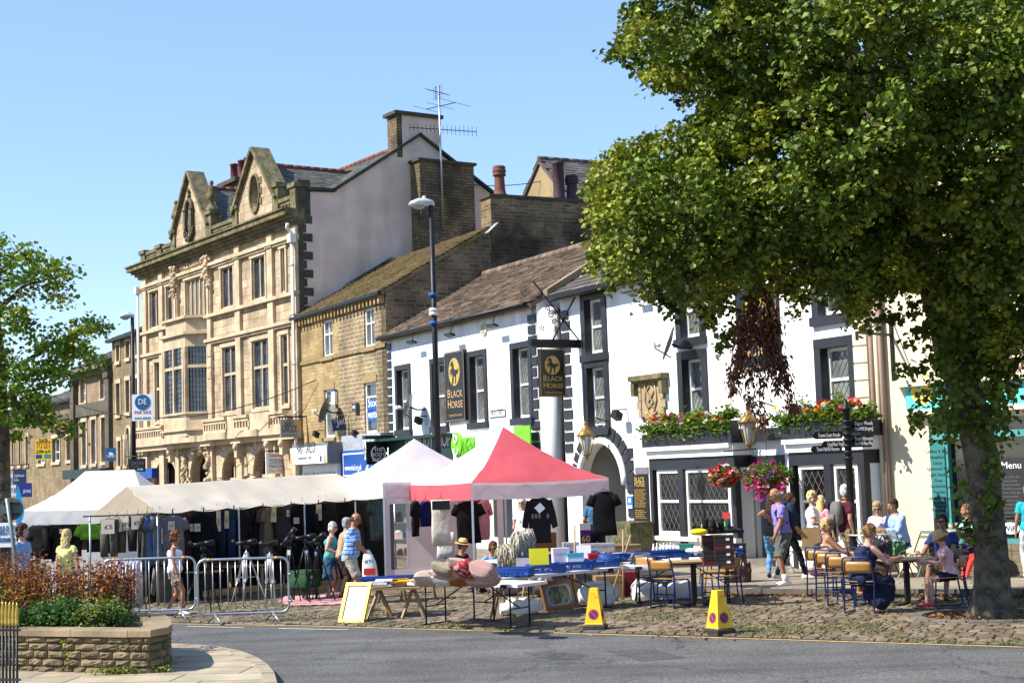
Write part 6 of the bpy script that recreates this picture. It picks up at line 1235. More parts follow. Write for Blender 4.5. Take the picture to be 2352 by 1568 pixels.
N2=G(886,1355)
gz2,_,_=gazebo('market_gazebo','plain pinkish white pop-up gazebo left of the red one',N2,th,3.0,3.0,2.26,3.22,[m_cvl,m_cvl,m_cvl,m_cvw],.33,[m_cvl,m_cvl,m_cvl,m_cvw])  # sunward side whiter, other sides lilac: light and shade set in colour
q_=at(50,1170,32)
gz3,_,_=gazebo('market_gazebo','large white gazebo at the far left with a ridged roof half in shade',Vector((q_.x,32,0)),R(-4),2.75,3.0,1.92,2.72,[m_cvw]*4,.28,[m_cvw]*4,sag=.1,ridge=1.1)
mb=MB();e=3.0
def gq(mb,u0_,u1_,z0_,z1_,o=-.0):p0,p1=ga*u0_,ga*u1_;mb.add([(p0.x,p0.y+o,z0_),(p1.x,p1.y+o,z0_),(p1.x,p1.y+o,z1_),(p0.x,p0.y+o,z1_)],[(0,1,2,3)])
gq(mb,.02,.14,.1,1.95);gq(mb,.14,2.9,1.8,1.95);gq(mb,.14,2.9,.1,.42);gq(mb,2.75,2.9,.42,1.8);mb.build('side_panel',m_cvl,gz2)
pl_=bpy.data.materials.new('clear_plastic');pl_.use_nodes=True;nt=pl_.node_tree;tb=_n(nt,'BsdfTransparent');tb.inputs[0].default_value=(.93,.91,.90,1);mx=_n(nt,'MixShader');mx.inputs[0].default_value=.16;nt.links.new(tb.outputs[0],mx.inputs[1]);nt.links.new(nt.nodes['Principled BSDF'].outputs[0],mx.inputs[2]);nt.links.new(mx.outputs[0],nt.nodes['Material Output'].inputs[0]);nt.nodes['Principled BSDF'].inputs['Base Color'].default_value=(.75,.72,.70,1);nt.nodes['Principled BSDF'].inputs['Roughness'].default_value=.3
mb=MB();gq(mb,.14,2.75,.42,1.8);mb.build('clear_window',pl_,gz2)
mb=MB();p0=gb*3.0;p1=p0+ga*1.7;mb.add([tuple(p0+Vector((0,0,.1))),tuple(p1+Vector((0,0,.1))),tuple(p1+Vector((0,0,1.95))),tuple(p0+Vector((0,0,1.95)))],[(0,1,2,3)]);mb.build('back_panel',m_cvl,gz1)
def P3(x,y,Y):return at(x,y,Y)
F1,F2,R1,R2,LC,B2_=P3(360,1176,30.0),P3(880,1141,34.2),P3(291,1117,31.3),P3(772,1087,35.6),P3(205,1183,31.6),P3(905,1135,37.2)
st=thing('market_stall','long market stall under a cream canvas roof hung with dark clothes','market stall',(F1.x,F1.y,0));o0=Vector((F1.x,F1.y,0))
def sheet(mb,A,B,C,D,n,m,sag=.0,scal=0.,o=o0):
 k0=len(mb.v)
 for i in range(n+1):
  for j in range(m+1):
   v=A.lerp(B,j/m).lerp(D.lerp(C,j/m),i/n)-o;v.z-=sag*math.sin(math.pi*i/n)*(.4+.6*math.sin(math.pi*j/m));
   if i==0 and scal:v.z-=scal*abs(math.sin(math.pi*j/m*7))
   v.z+=(.05*NZ.noise(v*2.5)+.02*NZ.noise(v*7))*(.3+.7*math.sin(math.pi*i/n));mb.v.append(tuple(v))
 for i in range(n):
  for j in range(m):a=k0+i*(m+1)+j;mb.f.append((a,a+1,a+m+2,a+m+1));mb.mi.append(0);mb.sm.append(True)
mb=MB();sheet(mb,F1,F2,R2,R1,8,42,.05,.05);mb.build('canopy',m_cvc,st)
mb=MB();sheet(mb,LC,F1,R1,R1,8,14,.10);mb.build('end_flap',m_cvt,st)
mb=MB();sheet(mb,B2_,LC+Vector((.6,2.2,.1)),R1,R2,6,20,.05);mb.build('rear_canopy',m_cvc,st)
mb=MB();sheet(mb,F2,B2_,R2,R2,6,8,.03);mb.build('end_flap',m_cvc,st)
for p in(F1,F1.lerp(F2,.33),F1.lerp(F2,.62),F1.lerp(F2,.86),LC,LC+Vector((.6,2.2,0)),B2_):mb=MB();q=p-o0;mb.rod([(q.x,q.y+.05,0),(q.x,q.y+.05,q.z)],.02,8);mb.build('pole',m_steel,st)
mb=MB();mb.rod([F1-o0+Vector((0,.06,-.04)),F2-o0+Vector((0,.06,-.04))],.018,6);mb.build('rail',m_iron,st)
mb=MB();mb.rod([LC-o0+Vector((-.12,.0,-.02)),F1-o0+Vector((0,.0,-.03))],.018,6);mb.build('rail',m_iron,st)
mb=MB();mb.rod([R1-o0-Vector((-.1,0,.1)),R2-o0-Vector((.1,0,.1))],.018,6);mb.build('rail',m_iron,st)
for i in range(8):mb=MB();q=F1.lerp(F2,(i+.5)/8)-o0;mb.bar(q+Vector((0,-.02,-.07)),q+Vector((0,-.02,.04)),.03,.02);mb.build('clip',m_iron,st)
m_bkd=mat('black_cloth',(.010,.010,.013),.9,var=.3,sc=3,bump=.3,bsc=8)
mb=MB();q0,q1=LC+Vector((.5,2.0,0)),B2_+Vector((0,-.3,0));q2=F2+Vector((.3,1.0,0))
bk=[q0-o0,q1-o0];mb.add([(bk[0].x,bk[0].y,.02),(bk[1].x,bk[1].y,.02),(bk[1].x,bk[1].y,1.95),(bk[0].x,bk[0].y,1.8)],[(0,1,2,3)]);mb.build('dark_backdrop',m_bkd,st)  # black sheet added behind the clothes so the stall interior reads dark
m_hang=mat('hanger_plastic',(.04,.04,.045),.4,bump=0)
def cloth(c,name=None):return mat(name or 'cloth_%02d_%02d_%02d'%tuple(int(v*99)for v in c),c,.9,var=.2,sc=7,bump=.4,bsc=14,spec=.15)
def garment(kind,label,x,Y,ytop,hpx,col,yaw=0.,wd=None,m=None,card=None,grp='clothes hanging on the market stalls'):
 p=at(x,ytop,Y);h=hpx*Y/FPX;t=thing({'tee':'t_shirt','coat':'jacket','trs':'trousers','shirt':'shirt','cloth':'towel'}[kind],label,{'tee':'t-shirt','coat':'jacket','trs':'trousers','shirt':'shirt','cloth':'towel'}[kind],(p.x,Y,p.z),R(yaw),grp)
 m=m or cloth(col);rd=random.Random(int(x*7));mb=MB();ww=wd or{'tee':.25,'coat':.25,'trs':.18,'shirt':.23,'cloth':.2}[kind];ph=rd.uniform(0,6)
 def secs(prof,th_):
  out=[]
  for k,(w_,z)in enumerate(prof):out.append(((.012*math.sin(z*7+ph),.01*math.sin(z*5+ph),z),(w_,0,0),(0,th_*(1+.25*math.sin(k*1.3+ph)),0)))
  return out
 def fold(mb_,i0,amp=.012):
  for i in range(i0,len(mb_.v)):v=mb_.v[i];k=min(1,abs(v[2])/h);mb_.v[i]=(v[0],v[1]+amp*k*math.sin(v[0]*42+ph),v[2])
 if kind in('tee','coat','shirt'):
  pr=[(.05,.0),(.10,-.012),(ww*.75,-.05),(ww*.86,-.09),(ww*.82,-.2)]+[(ww*(.82+.1*i/6*(1 if kind!='coat' else 1.4)),-.2-(h-.2)*i/6)for i in range(1,7)];mb.loft(secs(pr,.055),18,p=2.4)
  sl={'tee':.24,'shirt':.26,'coat':.56}[kind]
  for sg in(-1,1):
   a_=Vector((sg*ww*.74,0,-.075));b_=a_+Vector((sg*(.38 if kind!='coat' else.2),0,-.85)).normalized()*min(sl,h*.9)
   mb.loft([(a_,(.075,0,.02*sg),(0,.05,0)),(a_.lerp(b_,.5),(.078,0,.02*sg),(0,.045,0)),(b_,(.08 if kind!='coat' else.055,0,.03*sg),(0,.04,0))],12)
  fold(mb,0)
 elif kind=='trs':
  mb.loft(secs([(ww,.0),(ww,-.05),(ww*1.02,-.25)],.05),14,p=2.6)
  for sg in(-1,1):mb.loft([((sg*ww*.5,0,-.2),(ww*.5,0,0),(0,.045,0)),((sg*ww*.52,0,-h*.6),(ww*.46,0,0),(0,.04,0)),((sg*ww*.55,0,-h),(ww*.42,0,0),(0,.035,0))],12)
  fold(mb,0,.006)
 else:mb.loft(secs([(ww,0),(ww*.98,-h*.3),(ww*.95,-h*.7),(ww,-h)],.03),14,p=3);fold(mb,0,.01)
 mb.build('fabric',m,t)
 mb=MB();mb.rod([(-ww*.7,0,-.03),(0,0,.04),(ww*.7,0,-.03)],.007,5);mb.rod([(0,0,.04),(0,0,.08),(.03,0,.11),(0,0,.14)],.005,5);mb.build('hanger',m_hang,t)
 if card:
  mb=MB();cw_,ch_,cx_,cz_=card;mb.box(cx_-cw_/2,cx_+cw_/2,-.085,-.08,cz_-ch_,cz_);cd_=mb.build('price_card',mat('card_cream',(.62,.55,.40),.8,var=.05,bump=0),t)
  text('£'+str(rd.choice((5,8,10,12,15,20))),m_ink,cd_,(cx_-cw_*.3,-.087,cz_-ch_*.65),(1,0,0),(0,0,1),ch_*.4,width=cw_*.6,depth=.001)
 return t
def onrail(x,A=F1,B=F2):
 t_=(x-360)/(880-360);return A.y+(B.y-A.y)*t_
GL=[(250,1.0,1192,85,'trs',(.13,.12,.09),0,(.26,.28,0,-.0),'olive trousers with a large white price card, leftmost on the stall end'),(268,.95,1190,78,'trs',(.15,.105,.06),5,(.24,.26,0,0),'brown trousers with a buff price card, second from the left end'),(291,.8,1187,76,'trs',(.05,.045,.035),-5,(.22,.26,0,0),'dark trousers with a white price card, third from the left end'),(316,.5,1184,80,'trs',(.03,.03,.03),5,(.22,.26,0,0),'black trousers with a white price card, fourth from the left end'),(338,.3,1180,120,'shirt',(.10,.09,.06),75,None,'khaki shirt hanging edge-on at the stall corner'),(350,.25,1180,115,'shirt',(.10,.17,.33),68,None,'light blue shirt hanging edge-on at the stall corner'),(366,.2,1178,112,'shirt',(.22,.26,.28),62,(.1,.3,.0,-.3),'pale grey-green shirt hanging edge-on with a white tag'),(396,.0,1182,112,'tee',(.20,.20,.21),18,(.13,.17,-.03,-.12),'grey t-shirt with a small cream price card near the stall corner'),(384,.3,1180,105,'tee',(.012,.03,.035),30,None,'dark teal t-shirt half hidden behind the grey one'),(425,.15,1180,118,'shirt',(.05,.018,.022),60,(.1,.15,.1,-.2),'dark maroon shirt edge-on with a white card'),(462,.0,1178,130,'coat',(.008,.008,.010),12,(.12,.16,-.08,-.2),'long black jacket with a cream price card'),(497,.15,1172,112,'trs',(.015,.02,.04),40,(.1,.42,0,0),'navy trousers with a long white tag, right of the black jacket'),(519,.2,1170,116,'trs',(.02,.05,.11),15,(.1,.36,0,-.02),'blue jeans with a long white tag'),(545,.3,1168,120,'coat',(.012,.012,.016),35,None,'black jacket hanging right of the jeans'),(572,.3,1165,124,'coat',(.01,.01,.012),30,None,'black jacket above the silver tripod'),(594,.3,1164,118,'shirt',(.02,.016,.02),65,(.18,.36,.05,-.02),'dark shirt with a curved buff price card, above the tripods'),(606,.2,1165,116,'shirt',(.07,.055,.05),70,None,'brown checked shirt edge-on'),(615,.2,1164,118,'shirt',(.19,.15,.11),72,None,'beige striped shirt edge-on'),(628,.2,1163,100,'trs',(.045,.04,.03),10,(.17,.32,-.03,-.0),'dark khaki trousers with a wide buff card'),(655,.3,1160,95,'shirt',(.05,.06,.09),50,(.08,.14,0,-.1),'slate blue shirt with a small tag'),(692,.1,1157,140,'coat',(.006,.006,.010),0,(.12,.13,-.1,-.28),'very wide black fleece jacket with a white card'),(730,.3,1152,110,'trs',(.015,.015,.018),20,(.12,.4,.0,-.0),'black trousers with a long slanting white tag'),(748,.3,1150,112,'coat',(.02,.02,.022),50,None,'charcoal jacket at the right-hand pole of the canvas stall'),(785,.5,1152,140,'coat',(.010,.010,.012),20,None,'black coat right of the white pole, behind the woman in teal'),(812,.6,1150,130,'coat',(.05,.045,.04),15,None,'dark brown coat above the man in the check shirt'),(838,.7,1148,85,'shirt',(.06,.13,.14),60,None,'teal shirt hanging under the pale gazebo, leftmost'),(847,.7,1147,88,'shirt',(.02,.03,.07),60,None,'navy shirt hanging between two teal shirts'),(857,.7,1147,92,'shirt',(.12,.15,.16),62,None,'grey-blue shirt hanging under the pale gazebo'),(866,.7,1146,88,'shirt',(.07,.15,.16),64,None,'teal shirt hanging under the pale gazebo, rightmost'),(352,1.2,1292,95,'coat',(.30,.25,.19),70,None,'pale beige jacket on the lower rail behind the barrier'),(375,.8,1290,112,'coat',(.26,.235,.20),60,None,'long stone-coloured jacket on the lower rail'),(390,.9,1290,105,'coat',(.10,.10,.10),65,None,'charcoal jacket on the lower rail, left of the walking woman'),(440,1.0,1285,100,'coat',(.02,.02,.025),60,None,'black jacket on the lower rail, right of the walking woman'),(322,1.0,1287,80,'trs',(.05,.035,.025),10,None,'dark brown trousers on the lower rail behind the shrubs'),(338,1.0,1287,82,'trs',(.02,.02,.02),10,None,'black trousers on the lower rail, second from left'),(592,1.2,1262,60,'coat',(.28,.24,.17),60,None,'cream jacket on the low rail behind the silver tripod'),(600,1.2,1262,62,'coat',(.13,.15,.20),60,None,'grey-blue jacket on the low rail behind the silver tripod'),(676,.9,1247,60,'coat',(.012,.05,.07),30,None,'dark teal jacket above the green tablecloth'),]
for(x,dY,yt,h_,kd,c,yw,cdn,lb)in GL:garment(kd,lb,x,onrail(x)+dY,yt,h_,c,yw,None,None,cdn)
for(x,w_,y_,l)in((286,60,1318,'white shirts packed on a low rail behind the shrubs'),):pass
rd=random.Random(77);DC=[('black',(.008,.008,.01)),('navy',(.012,.018,.045)),('charcoal',(.03,.03,.032)),('dark brown',(.04,.028,.02)),('dark green',(.015,.03,.022))]
for i in range(20):
 nm,c=DC[i%5];x=366+i*20.5;garment(('coat','shirt','trs')[i%3],'%s garment, %s from the left in the second row of the canvas stall'%(nm,ORD[i]),x,onrail(x)+.75,1180-i*1.6,118,c,rd.uniform(30,70),None,None,(.1,.16,.0,-.1)if i%4==1 else None,'second row of dark clothes in the canvas stall')
for i in range(10):
 nm,c=DC[(i*2)%5];x=452+i*21;garment('coat','%s jacket on the low back rail of the canvas stall, %s from the left'%(nm,ORD[i]),x,onrail(x)+1.1,1276-i*2,78,c,rd.uniform(50,75),None,None,None,'jackets on the low back rail')
for i,(x,yt,h_,kd,c,nm)in enumerate(((84,1206,46,'coat',(.01,.01,.012),'black bag-like jacket'),(104,1206,50,'tee',(.01,.01,.012),'black t-shirt'),(124,1204,52,'tee',(.012,.012,.02),'navy t-shirt'),(144,1203,56,'tee',(.01,.01,.012),'striped black t-shirt'),(166,1202,50,'shirt',(.02,.02,.025),'charcoal shirt'),(188,1201,40,'tee',(.12,.10,.06),'khaki t-shirt'),(206,1199,26,'tee',(.12,.38,.03),'bright green t-shirt'),(222,1200,44,'shirt',(.02,.02,.02),'black shirt'))):garment(kd,'%s, %s from the left under the far left gazebo'%(nm,ORD[i]),x,33.2+.1*(i%3),yt,h_*1.5,c,(i*37)%40-20,None,None,(.12,.1,0,-.1)if i in(3,5)else None,'clothes under the far left gazebo')
q_=at(52,1190,34.8);mb=MB();mb.add([(0,0,.05),(3.2,-.2,.05),(3.2,-.2,1.75),(0,0,1.75)],[(0,1,2,3)]);mb.build('back_panel',m_cvw,gz3,None,Vector((q_.x,34.8,0))-gz3.location)
def rail(label,xa,xb,ytop,dY):
 a,b=at(xa,ytop,onrail(xa)+dY),at(xb,ytop,onrail(xb)+dY);t=thing('clothes_rail',label,'clothes rail',(a.x,a.y,0));d=b-a;mb=MB();mb.rod([(0,0,a.z),(d.x,d.y,b.z)],.016,6);mb.build('bar',m_steel,t)
 for k in(0,1):mb=MB();e=Vector((0,0,0))if k==0 else Vector((d.x,d.y,0));mb.rod([e,e+Vector((0,0,a.z))],.016,6);mb.bar(e+Vector((-.1,-.25,.02)),e+Vector((.1,.25,.02)),.03,.03);mb.build('leg',m_iron,t)
 mb=MB();n=26
 for i in range(n):p=Vector((0,0,a.z)).lerp(Vector((d.x,d.y,b.z)),(i+.5)/n);mb.rod([p+Vector((0,0,-.05)),p+Vector((0,0,.02)),p+Vector((.015,0,.03))],.006,4)
 mb.build('hanger_hooks',m_steel,t);return t
rail('chrome low rail of hangers behind the shrubs',255,330,1290,1.0);rail('chrome low rail of hangers behind the walking woman',340,450,1284,1.0)
p=G(272,1420);t=thing('clothes_rail','rail of white shirts standing behind the orange shrubs','clothes rail',(p.x,p.y,0));mb=MB()
for i in range(9):x=i*.06;mb.loft([((x-.1,0,1.02),(.025,0,0),(0,.1,0)),((x-.1,0,.97),(.03,0,0),(0,.22,0)),((x-.1,0,.2),(.035,0,0),(0,.26,0))],10)
mb.build('shirts',mat('shirt_white',(.55,.55,.6),.9,var=.08,bump=.3),t);mb=MB();mb.rod([(-.2,0,0),(-.2,0,1.05),(.5,0,1.05),(.5,0,0)],.015,6);mb.build('frame',m_steel,t)
YG=31.8
GL2=[(953,1150,80,'tee',(.008,.008,.010),78,'black dress hanging edge-on at the left of the red gazebo',31.5,.22),(977,1150,58,'shirt',(.02,.03,.15),50,'royal blue top hanging right of the black dress',31.8,.2),(1020,1150,60,'shirt',(.025,.03,.07),70,'navy shirt behind the cream towel',31.6,.22),(1012,1147,105,'cloth',(.66,.58,.46),8,'long cream cushion cover with a black label, hanging in the red gazebo',30.9,.20),(1074,1150,96,'tee',(.008,.008,.009),8,'black t-shirt hanging behind the front leg of the red gazebo',31.2,.27),(1093,1148,72,'tee',(.50,.02,.08),40,'crimson t-shirt beside the front gazebo leg',31.6,.24),(1110,1148,90,'shirt',(.60,.30,.36),60,'pale pink shirt beside the crimson one',31.7,.24),(1238,1141,104,'coat',(.012,.014,.03),5,'navy sweatshirt with pale printed figures, centre of the red gazebo',31.2,.25),(1386,1128,100,'tee',(.004,.004,.005),0,'plain black t-shirt on a red hanger at the right gazebo corner',31.3,.27)]
for(x,yt,h_,kd,c,yw,lb,Y,w_)in GL2:
 t=garment(kd,lb,x,Y,yt,h_,c,yw,w_)
 if 'navy sweat' in lb:
  for k,dx in enumerate((-.15,-.08,-.01,.16)):mb=MB();mb.ell((dx,-.075,-.38),(.03,.008,.055),8,6);mb.build('printed_figure',mat('print_grey',(.20,.19,.16),.8),t)
  mb=MB();mb.obox((.0,-.08,-.22),(.06,0,.05),(0,.003,0),(-.05,0,.06));mb.build('label',m_wh,t)
 if 'cushion cover' in lb:mb=MB();mb.box(-.18,.18,-.05,-.045,-.2,-.02);mb.build('label',m_signb,t)
t=garment('cloth','white patterned towel hanging below the cream cushion cover',1022,31.2,1222,60,(.6,.6,.6),0,.18,blotch('floral_print',(.68,.68,.66),(.35,.25,.22),14,.58,.62))
p=G(960,1330);t=thing('display_shelf','wooden stepped display shelf of small goods inside the pale gazebo','shelf',(p.x-.2,p.y+1.6,0))
for k,z in enumerate((.45,.85,1.25)):mb=MB();mb.box(-.9,.9,-.15+.1*k,.15+.1*k,z,z+.03);mb.build('shelf',m_wood,t)
for sg in(-1,1):mb=MB();mb.bar((sg*.85,-.35,0),(sg*.85,.2,1.6),.05,.03);mb.build('side',m_wood,t)
rd=random.Random(3)
gc=[(.02,.02,.03),(.35,.03,.03),(.04,.12,.4),(.6,.6,.55),(.25,.15,.08),(.05,.35,.5),(.02,.02,.03),(.7,.65,.6)]
for k,z in enumerate((.48,.88,1.28)):
 for i in range(8):
  mb=MB();w_=rd.uniform(.06,.1);h_=rd.uniform(.08,.26);x=-.8+i*.22+rd.uniform(-.04,.04);mb.box(x-w_,x+w_,-.08+.1*k,.08+.1*k,0,h_);
  if rd.random()<.5:mb.ell((x,.1*k,h_),(w_*.9,.07,.05),8,5)
  o=mb.build('packaged_goods',mat('goods_%d'%((i*3+k)%8),gc[(i*3+k)%8],.6,var=.2),None,None,(t.location.x,t.location.y,z));tag(o,'%s item, %s from the left on the %s shelf in the pale gazebo'%(['black','red','blue','grey','brown','teal','charcoal','cream'][(i*3+k)%8],ORD[i],('bottom','middle','top')[k]),'goods','small goods on the stepped shelf')
# BARRIERS
def barrier(label,xa,xb,ytop,yb):
 Y=G((xa+xb)/2,yb).y;a,b=at(xa,ytop,Y),at(xb,ytop,Y);t=thing('crowd_barrier',label,'barrier',(a.x,Y,0),0,'galvanised barriers at the road edge');L_=b.x-a.x;r=.13;zt,zb=1.08,.17
 def corner(cx,cz,a0):return[(cx+r*math.cos(R(a0+i*18)),0,cz+r*math.sin(R(a0+i*18)))for i in range(6)]
 pts=corner(L_-r,zt-r,0)+corner(r,zt-r,90)+corner(r,zb+r,180)+corner(L_-r,zb+r,270);mb=MB();mb.rod(pts,.021,10,closed=True);mb.build('frame',m_steel,t)
 n=12
 for i in range(1,n):mb=MB();x=L_*i/n;mb.rod([(x,0,zb),(x,0,zt)],.008,6);mb.build('bar',m_steel,t)
 for x in(.28,L_-.28):
  for sg in(-1,1):mb=MB();mb.rod([(x,0,zb),(x+sg*.16,-.22*sg,.015)],.019,8);mb.build('foot',m_steel,t)
 for x in(.2,L_-.2):mb=MB();mb.cone((x-.03,0,zt),(x+.03,0,zt),.0225,.0225,8);mb.build('orange_tape',m_or,t)
 for z in(.35,.8):mb=MB();mb.cone((L_+.0,0,z),(L_+.05,0,z),.025,.025,6);mb.build('hook',m_steel,t)
barrier('galvanised crowd barrier in front of the walking woman, its left end behind the shrubs',236,448,1286,1424);barrier('galvanised crowd barrier in front of the silver tripod',453,662,1283,1431)
# TRIPODS WITH SCOPES
m_tblk=mat('tripod_black',(.02,.02,.022),.4,.2,.2,6,.05)
def tripod(label,x,ybase,ytop,spread,m,scope=True,grp='tripods with spotting scopes for sale',yaw=0.,tilt=.1):
 p=G(x,ybase);Y=p.y;h=at(x,ytop,Y).z;t=thing('tripod',label,'tripod',p,R(yaw),grp)
 for k in range(3):
  a=2*math.pi*k/3+.5;e=Vector((math.cos(a)*spread,math.sin(a)*spread,.01));tpv=Vector((math.cos(a)*.03,math.sin(a)*.03,h*.9));mb=MB();md=tpv.lerp(e,.5);d=(e-tpv).normalized();s_=d.cross(Vector((0,0,1))).normalized()*.02
  mb.rod([tpv+s_,md+s_],.011,6);mb.rod([tpv-s_,md-s_],.011,6);mb.rod([md,e],.012,6);mb.ell(e,.02,6,4);mb.obox(md,s_*1.6,d*.03,d.cross(s_.normalized())*.02);mb.build('leg',m,t)
 mb=MB();mb.rod([(0,0,h*.45),(0,0,h)],.015,6);mb.box(-.04,.04,-.04,.04,h*.86,h*.93);[mb.rod([(0,0,h*.5),(math.cos(2*math.pi*k/3+.5)*spread*.45,math.sin(2*math.pi*k/3+.5)*spread*.45,h*.5)],.006,4)for k in range(3)];mb.build('centre_column',m,t)
 mb=MB();mb.box(-.05,.05,-.035,.035,h,h+.06);mb.rod([(.03,0,h+.02),(.16,-.04,h-.1)],.008,5);mb.build('pan_head',m_tblk,t)
 if scope:mb=MB();d=Vector((math.cos(tilt),0,math.sin(tilt)));c=Vector((0,0,h+.11));mb.cone(c-d*.2,c+d*.02,.035,.04,10);mb.cone(c+d*.02,c+d*.2,.045,.055,10);mb.cone(c-d*.2,c-d*.27+Vector((0,0,.07)),.03,.035,8);mb.build('spotting_scope',m_tblk,t)
 mb=MB();mb.box(-.03,.03,-.06,-.055,h*.8,h*.88);mb.build('price_tag',m_wh,t)
tripod('silver tripod with a black scope, standing centrally behind the right barrier',568,1392,1258,.42,m_alu);tripod('black tripod behind the gap between the two barriers',470,1410,1262,.42,m_tblk,True,yaw=30)
tripod('slim tripod with a pale green scope, right of the silver one',622,1395,1262,.12,m_alu,True,yaw=60);tripod('black tripod with its scope tilted steeply up, on the chequered rug',667,1388,1245,.22,m_tblk,True,tilt=.9)
tripod('black tripod with a long level scope, in the middle of the rug',705,1388,1246,.35,m_tblk,True,yaw=20);tripod('black tripod nearest the women on the rug',732,1384,1250,.33,m_tblk,True,yaw=-30,tilt=.5)
a,b,c,d=G(640,1381),G(668,1372),G(795,1372),G(782,1394);rug=bpy.data.materials.new('red_check_rug');rug.use_nodes=True;nt=rug.node_tree;ck=_n(nt,'TexChecker');tc=_n(nt,'TexCoord');ck.inputs['Scale'].default_value=9;ck.inputs[1].default_value=(.45,.10,.10,1);ck.inputs[2].default_value=(.62,.42,.40,1);nt.links.new(tc.outputs['Object'],ck.inputs[0]);nt.links.new(ck.outputs[0],nt.nodes['Principled BSDF'].inputs['Base Color']);nt.nodes['Principled BSDF'].inputs['Roughness'].default_value=.95
mb=MB();z_=Vector((0,0,.052));P=[G(640,1386),G(655,1374),G(795,1370),G(785,1392),G(668,1395)];mb.poly([p+z_-P[0]for p in P],(0,0,-.012));o=mb.build('rug',rug,None,None,P[0]);tag(o,'pink and red chequered rug on the cobbles under the tripods','rug')
def box_table(name,label,xa,xb,ytop,z,dep,topm,legm,cloth_=None,legz=0):
 a,b=G(xa,ytop,z),G(xb,ytop,z);t=thing(name,label,'table',(a.x,a.y,0),math.atan2(b.y-a.y,b.x-a.x));L_=(b-a).length;mb=MB();mb.box(0,L_,0,dep,z-.03,z);mb.build('table_top',topm,t)
 for x in(.05,L_-.05):
  for y in(.06,dep-.06):mb=MB();mb.box(x-.02,x+.02,y-.02,y+.02,0,z-.03);mb.build('leg',legm,t)
 if cloth_:mb=MB();mb.loft([((L_/2,dep/2,z+.012),(L_/2+.03,0,0),(0,dep/2+.03,0)),((L_/2,dep/2,z-.3),(L_/2+.04,0,0),(0,dep/2+.04,0)),((L_/2,dep/2,z-.32),(L_/2+.03,0,0),(0,dep/2+.03,0))],24,p=6);mb.build('table_cloth',cloth_,t)
 return t,L_
box_table('small_table','low table under a bright green cloth, behind the tripods',664,704,1312,.6,.45,m_wood,m_iron,mat('green_cloth',(.015,.09,.022),.85,var=.2,bump=.3))
box_table('small_table','brown trestle table behind the left half of the right barrier',478,560,1300,.68,.7,m_brown,m_wood)
for i,(x,y,lb)in enumerate(((505,1296,'brown cardboard box on the trestle table, left one'),(535,1295,'brown cardboard box on the trestle table, right one'))):p=G(x,y,.68);mb=MB();mb.box(-.2,.2,0,.3,0,.18);o=mb.build('cardboard_box',m_brown,None,None,(p.x,p.y+.1,.685));mb2=MB();mb2.box(-.03,.03,-.002,.302,.181,.184);mb2.build('tape',m_tan,o);tag(o,lb,'box')
box_table('small_table','table with white cloth bundle behind the left barrier',425,478,1312,.62,.5,m_wood,m_iron)
# SECOND-HAND GOODS STALL
def folding_table(label,pa,pb,dep,z,grp='white folding tables of the goods stall'):
 t=thing('folding_table',label,'table',(pa.x,pa.y,0),math.atan2(pb.y-pa.y,pb.x-pa.x),grp);L_=(pb-pa).length;mb=MB()
 mb.box(0,L_,0,dep,z-.045,z);mb.build('table_top',m_plw,t)
 for x in(.26,L_-.26):
  for y in(.14,dep-.14):mb=MB();mb.rod([(x,y,z-.045),(x,y,.02)],.014,8);mb.build('leg',m_tblk,t)
  mb=MB();mb.rod([(x,-.02,.012),(x,.06,.03),(x,dep-.06,.03),(x,dep+.02,.012)],.016,8);mb.rod([(x,.14,z*.45),(x,dep-.14,z*.45)],.011,6);mb.build('foot_bar',m_tblk,t)
  mb=MB();sg=1 if x<L_/2 else-1;mb.rod([(x,dep/2,z*.45),(x+sg*L_*.27,dep/2,z-.06)],.011,6);mb.build('brace',m_tblk,t)
  mb=MB();mb.box(x-.06,x+.06,-.004,.1,z-.06,z-.012);mb.build('hinge_block',m_tblk,t)
 return t
Z1=.70
folding_table('white folding table piled with cushions, nearest the road',G(935,1336,Z1),G(1188,1342,Z1),.75,Z1)
folding_table('white folding table of blue crates, behind the left traffic cone',G(1118,1331,Z1),G(1426,1301,Z1),.75,Z1)
folding_table('white folding table of blue crates beyond the empty cafe table',G(1432,1300,Z1),G(1708,1292,Z1),.75,Z1)
folding_table('rear white folding table of mixed goods under the red gazebo',G(1165,1288,Z1),G(1440,1268,Z1),.75,Z1)
ta,tb_=G(845,1352,.52),G(962,1352,.52);t=thing('trestle_table','low board on wooden trestles carrying blue crates, by the gold frame','table',(ta.x,ta.y,0),0);L_=tb_.x-ta.x;mb=MB();mb.box(0,L_,0,.6,.49,.52);mb.build('table_top',m_brown,t)
for x in(.15,L_-.15):
 for y0_,y1_ in((0.02,.25),(.58,.35)):
  mb=MB();mb.bar((x-.18,y0_,0),(x,y1_,.49),.035,.03);mb.build('leg',m_wood,t);mb=MB();mb.bar((x+.2,y0_,0),(x+.02,y1_,.49),.035,.03);mb.build('leg',m_wood,t)
 mb=MB();mb.bar((x-.13,.1,.16),(x+.15,.1,.16),.03,.025);mb.build('stretcher',m_wood,t)
m_crate=mat('crate_blue',(.015,.085,.42),.42,var=.1,sc=6,bump=.03,spec=.4)
